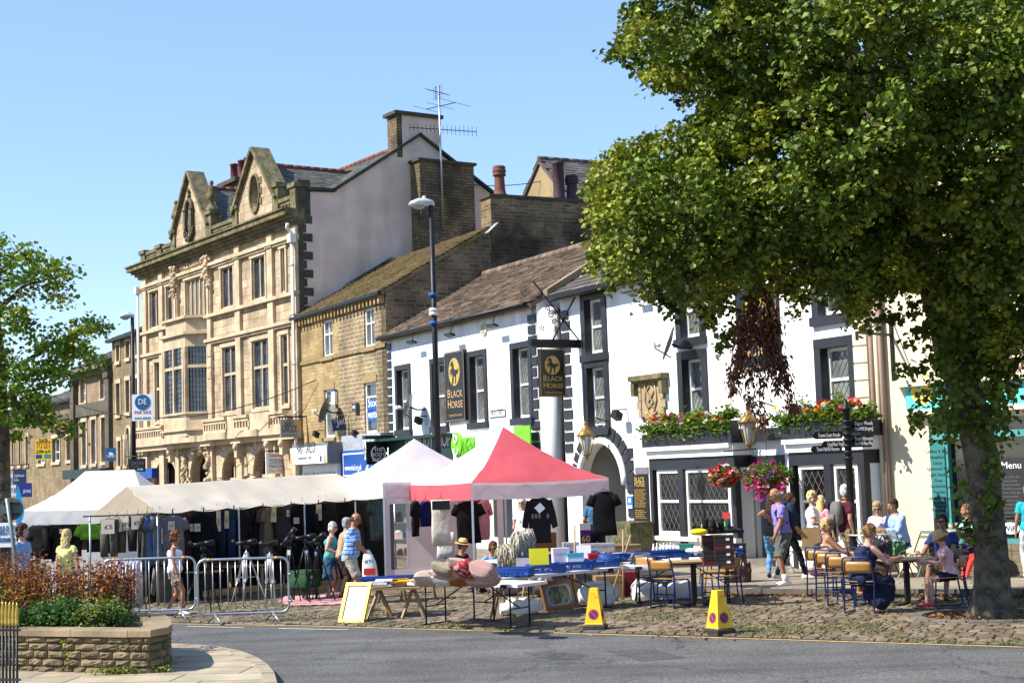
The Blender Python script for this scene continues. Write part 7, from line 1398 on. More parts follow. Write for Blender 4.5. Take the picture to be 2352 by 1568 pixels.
def make_crate():
 W_,D_,H_=.58,.38,.145;o=thing('plastic_crate','','crate',(0,0,0),0,'blue plastic crates of goods');mb=MB();mb.box(-W_/2,W_/2,-D_/2,D_/2,0,.012);mb.build('base',m_crate,o)
 for k in range(4):
  mb=MB();lx=W_ if k%2==0 else D_;off=D_/2 if k%2==0 else W_/2
  def B(a,b,z0,z1,t0=-.006,t1=.006):
   if k==0:mb.box(a,b,-off+t0,-off+t1,z0,z1)
   elif k==2:mb.box(a,b,off-t1,off-t0,z0,z1)
   elif k==1:mb.box(off-t1,off-t0,a,b,z0,z1)
   else:mb.box(-off+t0,-off+t1,a,b,z0,z1)
  h=lx/2-.007*(k%2);B(-h,h,H_-.022,H_,-.016,.006);B(-h,h,H_-.06,H_-.022);B(-h,h,0,.02);B(-h,h,.058,.066)
  n=int(lx/.024)
  for i in range(n+1):
   x=-h+2*h*i/n;wd=.026 if i in(0,n,n//3,2*n//3)else.0055;B(max(-h,x-wd),min(h,x+wd),.0,H_-.06)
  mb.build('side',m_crate,o)
 return o
crate0=make_crate();cu_=[False]
CR=[(868,1345,.52,0,'blue crate with white papers, left end of the low trestle'),(925,1342,.52,0,'blue crate with yellow cloths, right end of the low trestle'),(1182,1324,Z1,-12,'blue crate next to the cushions, leftmost on the cone-side table'),(1253,1314,Z1,14,'blue crate holding a yellow card, second on the cone-side table'),(1318,1306,Z1,12,'blue crate under the white boxes, third on the cone-side table'),(1378,1299,Z1,12,'blue crate beside the stacked books, fourth on the cone-side table'),(1196,1298,Z1,14,'blue crate in the second row behind the mops'),(1262,1292,Z1,12,'blue crate in the second row behind the yellow card'),(1332,1284,Z1,12,'blue crate in the second row behind the white boxes'),(1494,1284,Z1,8,'blue crate with bottles, leftmost on the far right table'),(1556,1280,Z1,3,'blue crate below the wooden handles on the far right table'),(1622,1278,Z1,0,'blue crate under white packets on the far right table'),(1680-12,1278,Z1,0,'blue crate below the 60p card, rightmost'),(1360,1272,Z1,10,'blue crate behind the book stack, in the shade'),]
CP={}
for i,(x,y,z,rz,lb)in enumerate(CR):
 p=G(x,y,z);o=place_copy(crate0,cu_,(p.x,p.y+{2:.12,3:-.07,4:-.2,5:-.26}.get(i,.12),z+.002),R(rz),lb);CP[i]=Vector((p.x,p.y+.19,z+.012))
def thing_box(name,label,cat,x,y,z,w_,d_,h_,m,rz=0.,lid=None,txt=None,tm=None,grp=None,dy=0.):
 p=G(x,y,z);t=thing(name,label,cat,(p.x,p.y+dy+(.72 if 1300<y<1320 else 0),z+.003),R(rz),grp);mb=MB();mb.box(-w_/2,w_/2,0,d_,0,h_);mb.build('carton',m,t)
 mb=MB();mb.box(-w_/2-.004,w_/2+.004,-.004,d_+.004,h_*.75,h_+.004);mb.build('lid',lid or m,t)
 if txt:text(txt,tm or m_ink,t,(-w_*.4,-.006,h_*.3),(1,0,0),(0,0,1),h_*.35,width=w_*.8,depth=.002)
 return t
m_ycard=mat('yellow_card',(.80,.72,.02),.6,var=.04,bump=0);m_purple=mat('purple_box',(.13,.02,.26),.5,var=.1)
def card(label,x,y,z,w_,h_,m,tilt=.25,rz=0.,name='display_card',txt=None):
 p=G(x,y,z);t=MB();n=Vector((0,math.sin(tilt),math.cos(tilt)));t.poly([(-w_/2,0,0),(w_/2,0,0),(w_/2,n.y*h_,n.z*h_),(-w_/2,n.y*h_,n.z*h_)],(0,.006,0));o=t.build(name,m,None,None,(p.x,p.y+.22,z+.01),R(rz));tag(o,label,'card')
 if txt:text(txt,m_ink,o,(-w_*.38,n.y*h_*.4-.004,n.z*h_*.4),(1,0,0),(0,n.y,n.z),h_*.35,width=w_*.76,depth=.001)
 return o
card('bright yellow card standing in a blue crate',1240,1312,Z1+.03,.33,.36,m_ycard,.1,8);card('grey card leaning in the crate beside the mop heads',1208,1312,Z1+.03,.34,.24,mat('grey_card',(.30,.28,.33),.7,bump=0),.6,-5);card('plain white card standing behind the pink boxes',1343,1293,Z1+.03,.26,.30,m_wh,.1,0)
card('cream card with 60p written on it, above the white packets',1654,1262,Z1+.16,.30,.36,mat('card_cream',(.62,.55,.40)),.25,-10,txt='60p')
thing_box('carton','pinkish white box standing in the third crate','box',1293,1310,Z1+.03,.28,.15,.33,mat('pinkwhite_box',(.68,.60,.66),.6,var=.04,bump=0),10);thing_box('carton','small white and turquoise carton in the third crate','box',1352-25,1309,Z1+.03,.28,.1,.24,m_wh,8,mat('sign_teal2',(.08,.5,.6),.5,bump=0));thing_box('carton','small red carton at the end of the fourth crate','box',1369,1302,Z1+.05,.16,.12,.19,mat('sign_red',(.6,.03,.03)),8)
thing_box('carton','purple and white carton behind the crates, upright','box',1346,1262,Z1,.22,.2,.55,m_purple,0,m_wh,'60',m_ycard);thing_box('storage_box','clear plastic box of small goods below the black t-shirt','box',1376,1268,Z1+.1,.62,.3,.16,mat('clear_box',(.55,.50,.50),.3,var=.35,sc=18,bump=0),4);thing_box('storage_box','small clear box left of the wooden pole','box',1313,1270,Z1+.1,.3,.25,.2,MC['clear_box'],4)
thing_box('cardboard_box','open brown cardboard box behind the navy sweatshirt','box',1252,1266,Z1,.5,.4,.38,m_brown,5);thing_box('cardboard_box','flat brown box with a round lid on top, right of the pale poles','box',1440,1268,Z1+.04,.56,.35,.14,m_brown,5)
thing_box('carton','green carton lying beside the white bottles','box',1575,1262,Z1+.16,.24,.15,.1,mat('green_box',(.03,.28,.18),.5),-15);thing_box('cardboard_box','tan box below the leaning brush handles','box',1656,1262,Z1+.16,.3,.2,.05,m_brown,0)
t=thing('book_stack','untidy stack of books and magazines between the two crate tables','books',(G(1470-20,1285,Z1).x,G(1470-20,1285,Z1).y,Z1),0);rd=random.Random(8)
p0=G(1447,1296,Z1)
for i in range(16):
 cc=rd.choice([(.015,.015,.02),(.45,.03,.04),(.55,.53,.5),(.02,.1,.35),(.015,.015,.02),(.6,.5,.05)]);mb=MB();mb.box(-.15,.15,-.11,.11,0,.022);o=mb.build('book',mat('book_%d_%d'%(int(cc[0]*99),int(cc[2]*99)),cc,.5,bump=0),None,None,(p0.x+(i%2)*.30-.12+rd.uniform(-.04,.04),p0.y+.2+rd.uniform(-.04,.04),Z1+.002+(i//2)*.024),rd.uniform(-.4,.4));tag(o,'%s book, %s from the bottom of the %s pile between the crate tables'%({.015:'black',.45:'red',.55:'cream',.02:'blue',.6:'yellow'}[cc[0]],ORD[i//2],('left','right')[i%2]),'book','books piled between the crate tables');pg=MB();pg.box(-.145,.152,-.112,.105,.004,.018);pg.build('pages',m_wh,o)
bpy.data.objects.remove(t)
mb=MB();p0=G(1408,1290,Z1+.14)
for k in range(7):mb.rod([(.26*math.cos(a)+.01*k,.13*math.sin(a)+.0*k,.018*k+.01*math.sin(a*3+k))for a in[2*math.pi*i/20 for i in range(20)]],.011,5,closed=True)
o=mb.build('rope_coil',mat('hose_blue',(.02,.10,.45),.5,bump=0),None,None,(p0.x,p0.y+.25,Z1+.15));tag(o,'coil of bright blue rope in the fourth crate','rope')
for i in range(7):
 p=G(1504+i*8,1274-(i%2)*2,Z1+.02);mb=MB();mb.lathe((0,0,0),[(.03,0),(.03,.12),(.015,.15),(.015,.18)],10);o=mb.build('bottle',m_plw,None,None,(p.x,p.y+.2,Z1+.02));mb=MB();mb.cone((0,0,.18),(0,0,.205),.017,.017,8);mb.build('cap',m_wh,o);tag(o,'small white bottle, %s from the left in the far right table crates'%ORD[i],'bottle','white bottles in a blue crate')
CLT=[('red',(.5,.03,.03)),('white',(.75,.75,.73)),('sky blue',(.1,.4,.65)),('cream',(.6,.5,.35)),('green',(.05,.25,.08)),('black',(.02,.02,.02)),('pink',(.65,.2,.35)),('orange',(.7,.28,.03))]
rd=random.Random(12)
for i in range(16):
 nm,c=CLT[i%8];x=1150+i*17+rd.uniform(-3,3);y=1300-i*1.7;w_=rd.uniform(.06,.13);h_=rd.uniform(.05,.16);p=G(x,y,Z1);mb=MB();mb.box(-w_/2,w_/2,-.05,.05,0,h_)if i%3 else mb.lathe((0,0,0),[(w_*.4,0),(w_*.42,h_),(w_*.2,h_*1.2),(w_*.2,h_*1.4)],12);o=mb.build('packaged_item',mat('clutter_'+nm.replace(' ','_'),c,.5,var=.25,sc=30,bump=0),None,None,(p.x,p.y+.25,Z1+.015),rd.uniform(-.5,.5));mb=MB();mb.box(-w_*.3,w_*.3,-.054,-.0505,h_*.2,h_*.6)if i%3 else mb.cone((0,0,h_*1.4),(0,0,h_*1.5),w_*.2,w_*.2,8);mb.build('printed_label' if i%3 else 'cap',m_wh if nm!='white' else m_blue,o);tag(o,'small %s %s on the goods tables, %s from the left'%(nm,'carton' if i%3 else 'bottle',ORD[i]),'goods','small cartons and bottles on the goods tables')
for i in range(9):
 rd=random.Random(i+40);p=G(1580+8+i*8,1272,Z1+.12);mb=MB();mb.ell((0,0,.045),(.085,.06,.045),10,7);o=mb.build('packet',mat('packet_white',(.75,.68,.72),.35,var=.12,sc=20,bump=.4,bsc=30),None,None,(p.x+rd.uniform(-.03,.03),p.y+.15+rd.uniform(-.06,.06),Z1+.13),rd.uniform(0,3));tag(o,'white plastic packet, %s from the left in the heap before the 60p card'%ORD[i],'packet','white packets heaped on the crates')
for i,(x,y,c,lb)in enumerate(((868,1340,(.66,.66,.68),'white papers filling the left trestle crate'),(925,1336,(.75,.42,.02),'yellow cloths filling the right trestle crate'))):
 p=G(x,y,.6);mb=MB();rd=random.Random(i)
 for k in range(5):mb.obox((rd.uniform(-.1,.1),rd.uniform(-.06,.06),.02*k),(.14,.02*rd.uniform(-1,1),0),(0,.1,.01*rd.uniform(-1,1)),(0,0,.009))
 o=mb.build('folded_cloth',mat('fc%d'%i,c,.8,var=.15),None,None,(p.x,p.y+.15,.56));tag(o,lb,'cloth')
def cushion(label,x,y,z,w_,h_,t_,m,rx=0.,ry=0.,rz=0.,dy=.2):
 p=G(x,y,z);mb=MB();n=14
 def f(u,v):return(1-abs(u)**2.6)*(1-abs(v)**2.6)
 for s_ in(1,-1):
  k0=len(mb.v)
  for i in range(n+1):
   for j in range(n+1):
    u,v=-1+2*i/n,-1+2*j/n;q=max(0,f(u,v))**.5;pinch=1-.09*(1-abs(u*v))*(abs(u)**3+abs(v)**3)/1.0;mb.v.append((u*w_/2*pinch,s_*t_/2*q,v*h_/2*pinch))
  for i in range(n):
   for j in range(n):a=k0+i*(n+1)+j;mb.f.append((a,a+1,a+n+2,a+n+1)if s_<0 else(a,a+n+1,a+n+2,a+1));mb.mi.append(0);mb.sm.append(True)
 o=mb.build('cushion',m,None,None,(p.x,p.y+dy,z));o.rotation_euler=(R(rx),R(ry),R(rz));tag(o,label,'cushion','cushions piled on the folding table');return o
m_cp=mat('cushion_cream',(.56,.43,.33),.9,var=.08,sc=6,bump=.3,bsc=20);m_cpk=mat('cushion_pink',(.58,.38,.33),.9,var=.1,sc=6,bump=.3,bsc=20);m_cor=mat('cushion_orange',(.40,.17,.04),.95,var=.25,sc=9,bump=.7,bsc=40)
m_cst=plaid('cushion_stripe',(.34,.20,.17),(.50,.36,.31),(.34,.20,.17),24);m_crd=blotch('cushion_red',(.42,.02,.03),(.62,.35,.32),18,.52,.56)
CU=[('cream cushion with a dark stripe, lower left of the pile',968,1334,.06,.42,.34,.16,m_cp,75,0,10),('white cushion, lower row second from left',1010,1334,.06,.36,.32,.16,mat('cushion_white',(.64,.60,.58),.9,var=.05,bump=.4),78,0,-8),('fluffy orange cushion, lower row centre',1046,1334,.07,.40,.34,.16,m_cor,80,0,5),('striped mauve cushion lying flat, lower row right',1096,1334,.08,.50,.40,.18,m_cst,82,0,-4),('pale pink cushion on the upper left of the pile',1012,1318,.22,.40,.34,.16,m_cpk,55,15,20),('red patterned cushion tilted on the pile',1058,1312,.28,.30,.34,.12,m_crd,30,-35,-20),('pale cushion leaning behind the red patterned one',1040,1310,.28,.38,.36,.14,m_cp,30,20,10),('striped mauve cushion standing on the right of the pile',1098,1318,.26,.36,.30,.18,m_cst,40,25,-30),('small mustard cushion wedged behind the striped one',1078,1318,.22,.26,.24,.12,m_cor,40,-20,0),('fleecy cream cushion on the left rear of the pile',1004,1314,.26,.32,.30,.12,mat('fleece_cream',(.44,.36,.24),.95,var=.15,sc=15,bump=.9,bsc=50),50,30,-20)]
for i,(lb,x,y,dz,w_,h_,t_,m,rx,ry,rz)in enumerate(CU):cushion(lb,x+12,y-4,Z1+dz+.03,w_*1.15,h_*1.1,t_*1.55,m,(rx if i<4 else max(rx+18,56)),ry*.6,rz,.2+.06*(i>3))
def mop(label,x,y,z0_,hx,hy,m,s=1.):
 Y=G(x,y,z0_).y+.35;a,b=at(x,y,Y),at(hx,hy,Y);t=thing('mop',label,'mop',a,0,'mops standing head up');d=b-a;mb=MB();mb.rod([(0,0,-(a.z-.02)),(0,0,0),d],.013,6);mb.build('handle',m_wood,t);rd=random.Random(int(x));mb=MB()
 for k in range(110):
  a_=rd.uniform(0,6.28);r=rd.uniform(.02,.11)*s;L_=rd.uniform(.08,.27)*s;jj=lambda:Vector((rd.uniform(-1,1),rd.uniform(-1,1),rd.uniform(-1,1)))*.028*s;mb.rod([d+Vector((0,0,.03)),d+Vector((math.cos(a_)*r*.6,math.sin(a_)*r*.6,.07*s))+jj(),d+Vector((math.cos(a_)*r,math.sin(a_)*r,.0))+jj(),d+Vector((math.cos(a_)*r*1.1,math.sin(a_)*r*1.1,-L_*.5))+jj(),d+Vector((math.cos(a_)*r*1.0,math.sin(a_)*r*1.0,-L_))+jj()],rd.uniform(.007,.014),4)
 mb.build('mop_head',m,t)
m_mop=mat('mop_cotton',(.60,.55,.45),.95,var=.2,sc=12,bump=.5);m_mopg=blotch('mop_stained',(.55,.50,.40),(.40,.42,.12),5,.5,.6)
mop('large cream mop head with a greenish side, nearest the cushions',1156,1310,Z1,1164,1268,m_mopg,1.55);mop('grey mop head behind the grey card',1187,1300,Z1,1190,1236,m_mop,1.35);mop('smaller grey mop head under the navy sweatshirt',1206,1298,Z1,1212,1228,m_mop,1.15)
def pole(label,x0_,y0_,z0_,x1_,y1_,r=.017,name='broom_handle',cat='handle',grp='loose wooden handles'):
 p=G(x0_,y0_,z0_);q=at(x1_,y1_,p.y+.1);mb=MB();mb.rod([(0,0,0),q-p],r,8);o=mb.build(name,m_wood,None,None,p);tag(o,label,cat,grp);return o
for a in(('pale wooden handle standing by the purple carton',1321,1392,0,1320,1205),('upright pale handle below the black t-shirt',1432,1378,0,1431,1215),('leaning pale handle crossing behind the black t-shirt',1398,1385,0,1449,1228),('brush handle tied with the far right crates, left one',1606,1370,0,1612,1203),('brush handle with the far right crates, centre one',1612,1370,0,1619,1215),('brush handle with the far right crates, right one',1616,1370,0,1637,1205),('bundle handle leaning under the cushion table, left one',1125,1428,0,1146,1333),('bundle handle leaning under the cushion table, right one',1133,1428,0,1152,1333),('thin handle beneath the leftmost cone-side crate',1197,1396,0,1206,1331),('thin handle beneath the second cone-side crate',1220,1396,0,1228,1330),('thin handle beneath the cone-side table, third',1246,1394,0,1254,1328)):pole(*a)
def picture(label,TLp,TRp,BRp,BLp,fm,mm,art,lean,fw_=.05,mat_=.16):
 bl=G(*BLp);br=G(*BRp);L_=(br-bl).length;t=thing('framed_picture',label,'picture',bl,math.atan2(br.y-bl.y,br.x-bl.x));H_=mat_;tl=math.cos(lean);ts=math.sin(lean)
 def pt(x,h,o=0):return(x,ts*h-o*tl,tl*h+o*ts+.01)
 def slab(mb,x0_,x1_,h0,h1,o0_,o1_):mb.add([pt(x0_,h0,o0_),pt(x1_,h0,o0_),pt(x1_,h1,o0_),pt(x0_,h1,o0_),pt(x0_,h0,o1_),pt(x1_,h0,o1_),pt(x1_,h1,o1_),pt(x0_,h1,o1_)],[(0,3,2,1),(4,5,6,7),(0,1,5,4),(1,2,6,5),(2,3,7,6),(3,0,4,7)])
 mb=MB();slab(mb,0,L_,0,fw_,-.02,.025);slab(mb,0,L_,H_-fw_,H_,-.02,.025);slab(mb,0,fw_,fw_,H_-fw_,-.02,.025);slab(mb,L_-fw_,L_,fw_,H_-fw_,-.02,.025);mb.build('frame',fm,t)
 mb=MB();slab(mb,fw_*.9,L_-fw_*.9,fw_*.9,H_-fw_*.9,-.01,.0);mb.build('mount',mm,t)
 return t,slab,L_,H_,pt
m_gframe=mat('gold_frame',(.66,.42,.04),.35,.3,.1,6,.05);m_oak=mat('oak_frame',(.30,.125,.035),.45,var=.15,sc=6)
hh=86*G(806,1430).y/FPX/.93
t,slab,L_,H_,pt=picture('gold framed watercolour on a white mount, leaning on the trestle by the road',(803,1343),(860,1342),(836,1431),(778,1430),m_gframe,mat('mount_white',(.80,.78,.72),.7,var=.02,bump=0),None,.42,.055,hh*1.02)
mb=MB();slab(mb,L_*.26,L_*.74,H_*.22,H_*.82,.0,.003);mb.build('painting',blotch('watercolour_pale',(.62,.66,.50),(.28,.50,.58),9,.42,.6,.6,(.62,.50,.22),16,0),t)
hh=92*G(1270,1400).y/FPX
t,slab,L_,H_,pt=picture('oak framed palm picture with an octagonal mount, under the crate table',(1236,1310),(1290,1305),(1328,1392),(1253,1407),m_oak,mat('mount_blue',(.28,.30,.40),.7,var=.03,bump=0),None,.2,.06,.5)
cx_,cz_=L_*.5,H_*.5;k=[(-.3,-.2),(-.2,-.32),(.2,-.32),(.3,-.2),(.3,.2),(.2,.32),(-.2,.32),(-.3,.2)]
for sc_,o_,m_,nm in((1.12,.002,mat('cream_edge',(.6,.55,.4),.7,bump=0),'inner_edge'),(1.0,.004,blotch('palm_painting',(.30,.38,.36),(.07,.10,.09),8,.45,.58,.6,(.25,.22,.10),20,0),'painting')):mb=MB();mb.add([pt(cx_+x*L_*sc_*1.05,cz_+z*H_*sc_*.95,o_)for x,z in k],[tuple(range(8))]);mb.build(nm,m_,t)
def sack(label,x,y,w_,d_,h_,rz=0.,seed=1,name='filled_sack',m=None,grp='white sacks under the tables'):
 p=G(x,y);rd=random.Random(seed);mb=MB();n,k=34,16;vs=[]
 for j in range(k):
  v=j/(k-1);z=h_*v;s_=(1-abs(2*v-1)**3)**.4 if 0<v<1 else.55
  for i in range(n):a=2*math.pi*i/n;c_,s2=math.cos(a),math.sin(a);q=1+.05*math.sin(a*3+seed+v*4)+rd.uniform(-.025,.025);v3=Vector((w_/2*math.copysign(abs(c_)**.6,c_)*s_*q,d_/2*math.copysign(abs(s2)**.6,s2)*s_*q,z*(1+.06*math.sin(a*2+seed))));v3*=1+.22*NZ.noise(v3*7+Vector((seed,0,0)));vs.append(tuple(v3))
 mb.add(vs,[(j*n+i,j*n+(i+1)%n,(j+1)*n+(i+1)%n,(j+1)*n+i)for j in range(k-1)for i in range(n)],0,True);mb.f+=[tuple(range(n-1,-1,-1)),tuple(range((k-1)*n,k*n))];mb.mi+=[0,0];mb.sm+=[True,True]
 for sg in(-1,1):mb.loft([((sg*w_*.44,0,h_*.5),(0,d_*.3,0),(0,0,h_*.3)),((sg*w_*.56,0,h_*.5+sg*.02),(0,d_*.22,0),(0,0,h_*.36))],8)
 o=mb.build(name,m or m_bag,None,None,(p.x,p.y+d_/2,.02),R(rz));tag(o,label,'sack',grp)
sack('plump white sack lying flat under the left end of the crate table',1197,1416,.62,.36,.26,8,1);sack('white sack standing behind the left traffic cone',1376,1396,.62,.34,.38,10,2);sack('white padded sack left of the empty cafe table',1490,1384,.50,.4,.32,20,3);sack('white sack beneath the chairs of the empty cafe table',1570,1382,.62,.36,.3,-5,4)
sack('dark bin bag slumped under the gazebo tables',1262,1375,.7,.5,.5,0,6,'bin_bag',mat('bin_bag',(.16,.13,.15),.35,var=.2,bump=.6,bsc=8),'bags under the gazebo');sack('mauve plastic bag under the crate table',1160,1372,.6,.4,.4,0,7,'carrier_bag',mat('mauve_bag',(.35,.27,.30),.4,var=.15,bump=.6,bsc=8),'bags under the gazebo')
sack('dark brown sack by the kerb, right of the shoe boxes',1700,1352,.45,.5,.55,0,8,'sack',mat('brown_sack',(.10,.065,.045),.9,var=.25,bump=.5),None)
thing_box('cardboard_box','brown cardboard box under the crate table','box',1402,1376,0,.5,.4,.42,m_brown,6);thing_box('crate_box','red plastic box under the table, right of the cardboard box','box',1448,1370,0,.3,.3,.45,mat('red_box',(.28,.015,.02),.5),5)
thing_box('cardboard_box','low dark box under the far right table','box',1515,1360,0,.5,.3,.3,mat('dark_box',(.06,.05,.05),.7),5)
k=0;m_sbx=mat('shoebox_dark',(.045,.03,.03),.7,var=.2);m_sbr=mat('shoebox_red',(.16,.02,.02),.6)
for c_ in range(3):
 for r_ in range(7 if c_==2 else 4):
  x=1640+c_*27-(0 if c_<2 else 2);base=.0 if c_==2 else.72;z=base+r_*.125;p=G(1690,1352)if c_==2 else G(x,1300,.72);px_=at(x,1200,p.y);t=thing('shoe_box','dark shoe box, %s from the ground in the tall stack by the white post'%ORD[r_]if c_==2 else 'dark shoe box, %s from the bottom of the %s stack below the boots'%(ORD[r_],('left','middle')[c_]),'shoe box',(px_.x,p.y+(.0 if c_==2 else.3),z+.002),R(random.uniform(-4,4)),'tall stack of shoe boxes' if c_==2 else 'shoe boxes on the table end')
  mb=MB();mb.box(-.16,.16,0,.2,0,.10);mb.build('carton',m_sbx if(k%3)else m_sbr,t);mb=MB();mb.box(-.165,.165,-.005,.205,.085,.118);mb.build('lid',m_sbx,t);mb=MB();mb.box(.03,.09,-.004,-.001,.03,.07);mb.build('sticker',m_wh,t);k+=1
def shoe_mb(L_=.28,hi=.1,boot=False):
 mb=MB();mb.loft([((0,.11,.03),(.028,0,0),(0,.02,.03)),((0,.09,.055),(.036,0,0),(0,.01,.05)),((0,.03,.05),(.036,0,0),(0,.0,.05)),((0,-.05,.035),(.042,0,0),(0,.0,.038)),((0,-.12,.028),(.04,0,0),(0,.0,.028)),((0,-.165,.02),(.02,0,0),(0,0,.014))],12)
 mb.loft([((0,.07,.06),(.036,0,0),(0,.05,0)),((0,.075,hi),(.036,0,0),(0,.045,0)),((0,.08,hi+(.09 if boot else.0)),(.04,0,0),(0,.05,0))],12);return mb
for i,(x,y,yw,c,lb)in enumerate(((1610,1206,95,(.02,.02,.02),'black walking shoe at the left of the shoe boxes'),(1632,1203,80,(.015,.015,.018),'black boot standing on the shoe boxes, left one'),(1648,1200,110,(.03,.02,.02),'dark boot standing on the shoe boxes, middle one'),(1668,1202,70,(.02,.02,.025),'black boot standing on the shoe boxes, right one'),(1684,1206,100,(.05,.08,.12),'blue-grey boot at the right of the shoe boxes'))):
 Yb=G(1640,1300,.72).y+.4;p=at(x,y+14,Yb);mb=shoe_mb(.28,.12,i>0);o=mb.build('boot',cloth(c),None,None,(p.x,Yb,1.25),R(yw));o.scale=(1.1,1.1,1.1);tag(o,lb,'boot','boots and shoes on the shoe boxes');mb=MB();mb.box(-.04,.04,-.16,.12,-.012,.01);mb.build('sole',m_tblk,o)
p=at(1605,1222,G(1640,1300,.72).y+.3);mb=MB();mb.ell((0,0,.06),(.16,.1,.06),14,8);o=mb.build('tool_bag',mat('yellow_bag',(.75,.58,.01),.6,var=.1),None,None,(p.x,p.y,1.22));tag(o,'bright yellow bag lying left of the boots','bag');mb=MB();mb.rod([(-.05,0,.11),(-.03,0,.15),(.03,0,.15),(.05,0,.11)],.008,5);mb.build('handle',m_ink,o)
for i,(x,y,c,lb)in enumerate(((1668,1184,(.5,.04,.03),'small red sticker card in the bay window'),(1662,1204,(.1,.55,.02),'small bright green card in the bay window'))):s_,z_=PUB.px(x,y-8*0+62*0-0,-.47);mb=MB();mb.box(0,.28,0,.004,0,.16);mb.build('window_card',mat('card%d'%i,c,.5,bump=0),PM,None,None).location=(s_-.14,-.468,z_-.08)
p=G(1440,1262,.12+0);mb=MB();pS=PUB.W(PUB.px(1445,1200,-.9)[0],-.9,0);mb.box(-.6,.6,-.35,.35,0,.95);
vs=[(x*(1-.05*(z>0)),y*(1-.05*(z>0)),z)for x,y,z in mb.v];mb.v=vs;o=mb.build('mounting_block',blotch('mossy_block',(.20,.17,.09),(.09,.10,.035),4,.4,.6,.95,(.25,.22,.15),12,.5),None,None,(pS.x,pS.y,.12),PUB.rz);tag(o,'big mossy stone mounting block beside the archway','stone block')
def cane(label,x,y,w_,h_):
 p=G(x,y);t=thing('cane_stool',label,'stool',p,0,'cane furniture under the tables')
 for sx in(-1,1):
  for sy in(0,1):mb=MB();mb.rod([(sx*w_/2,sy*.35,h_),(sx*w_/2*1.05,sy*.36,h_*.5),(sx*(w_/2+.06),sy*.37,0)],.017,6);mb.build('leg',m_wood,t)
 mb=MB();mb.box(-w_/2,w_/2,0,.35,h_-.03,h_);mb.build('seat',m_wood,t)
 for z in(h_*.35,h_*.7):mb=MB();mb.rod([(-w_/2,0,z),(w_/2,0,z)],.012,6);mb.build('stretcher',m_wood,t)
cane('cane stool with curved legs behind the low trestle',900,1388,.42,.5);cane('cane seat behind the cushion table',960,1380,.55,.48)
# TRAFFIC CONES
m_cy=mat('cone_yellow',(.80,.45,.01),.45,var=.12,sc=6,bump=.04,spec=.4);m_cr=mat('cone_red',(.55,.04,.03),.5,var=.1,bump=0);m_cbl=mat('cone_blue',(.03,.05,.22),.5,bump=0);m_rub=mat('cone_base',(.035,.037,.04),.6,var=.3,sc=6)
def make_cone():
 o=thing('no_waiting_cone','','traffic cone',(0,0,0),0,'yellow no-waiting cones');b,t_,H_=.138,.06,.62
 mb=MB();mb.loft([((0,0,0),(.185,0,0),(0,.185,0)),((0,0,.075),(.18,0,0),(0,.18,0)),((0,0,.1),(.15,0,0),(0,.15,0))],8,p=6,smooth=False);mb.build('base',m_rub,o)
 mb=MB();k=b/.7071;kt=t_/.7071
 def sq(h,z):return[(-h,-h,z),(h,-h,z),(h,h,z),(-h,h,z)]
 R_=[sq(b,.085),sq(b,.11),sq(b*.95,.12),sq(t_,H_),sq(t_*.9,H_+.006)];vs=[v for r in R_ for v in r];mb.add(vs,[(j*4+i,j*4+(i+1)%4,j*4+4+(i+1)%4,j*4+4+i)for j in range(4)for i in range(4)]+[(16,17,18,19)]);mb.build('body',m_cy,o)
 for k in range(4):
  M_=Matrix.Rotation(k*math.pi/2,4,'Z');sl=(b*.95-t_)/(H_-.12);c=Vector((0,-(b*.95-sl*.125)-.002,.245));upv=Vector((0,sl,1)).normalized();nv=Vector((0,-1,sl)).normalized();r=.078
  for nm,rr,m_,off in(('red_ring',r,m_cr,.0),('blue_disc',r*.74,m_cbl,.0015)):
   mb=MB();mb.add([tuple(M_@(c+Vector((1,0,0))*(rr*math.cos(a))+upv*(rr*math.sin(a))+nv*off))for a in[2*math.pi*i/24 for i in range(24)]],[tuple(range(24))]);mb.build(nm,m_,o)
  mb=MB();d_=(Vector((1,0,0))-upv).normalized();e=d_.cross(nv);P=[c+nv*.003+d_*(r*.8*a)+e*(.012*b_)for a,b_ in((-1,-1),(1,-1),(1,1),(-1,1))];mb.add([tuple(M_@p)for p in P],[(3,2,1,0)]if((P[1]-P[0]).cross(P[2]-P[0])).dot(nv)<0 else[(0,1,2,3)]);mb.build('red_bar',m_cr,o)
 text('SYC',mat('cone_stencil',(.30,.16,.02),.7,bump=0),o,(-.04,-.108,.53),(1,0,0),(0,.14,1),.05,width=.07,depth=.001);convert_fonts();return o
cone0=make_cone();cu_=[False]
place_copy(cone0,cu_,G(1368,1447),R(-14),'yellow no-waiting cone in front of the white sack, left of the two');place_copy(cone0,cu_,G(1653,1457),R(32),'yellow no-waiting cone in front of the empty cafe table, right of the two')
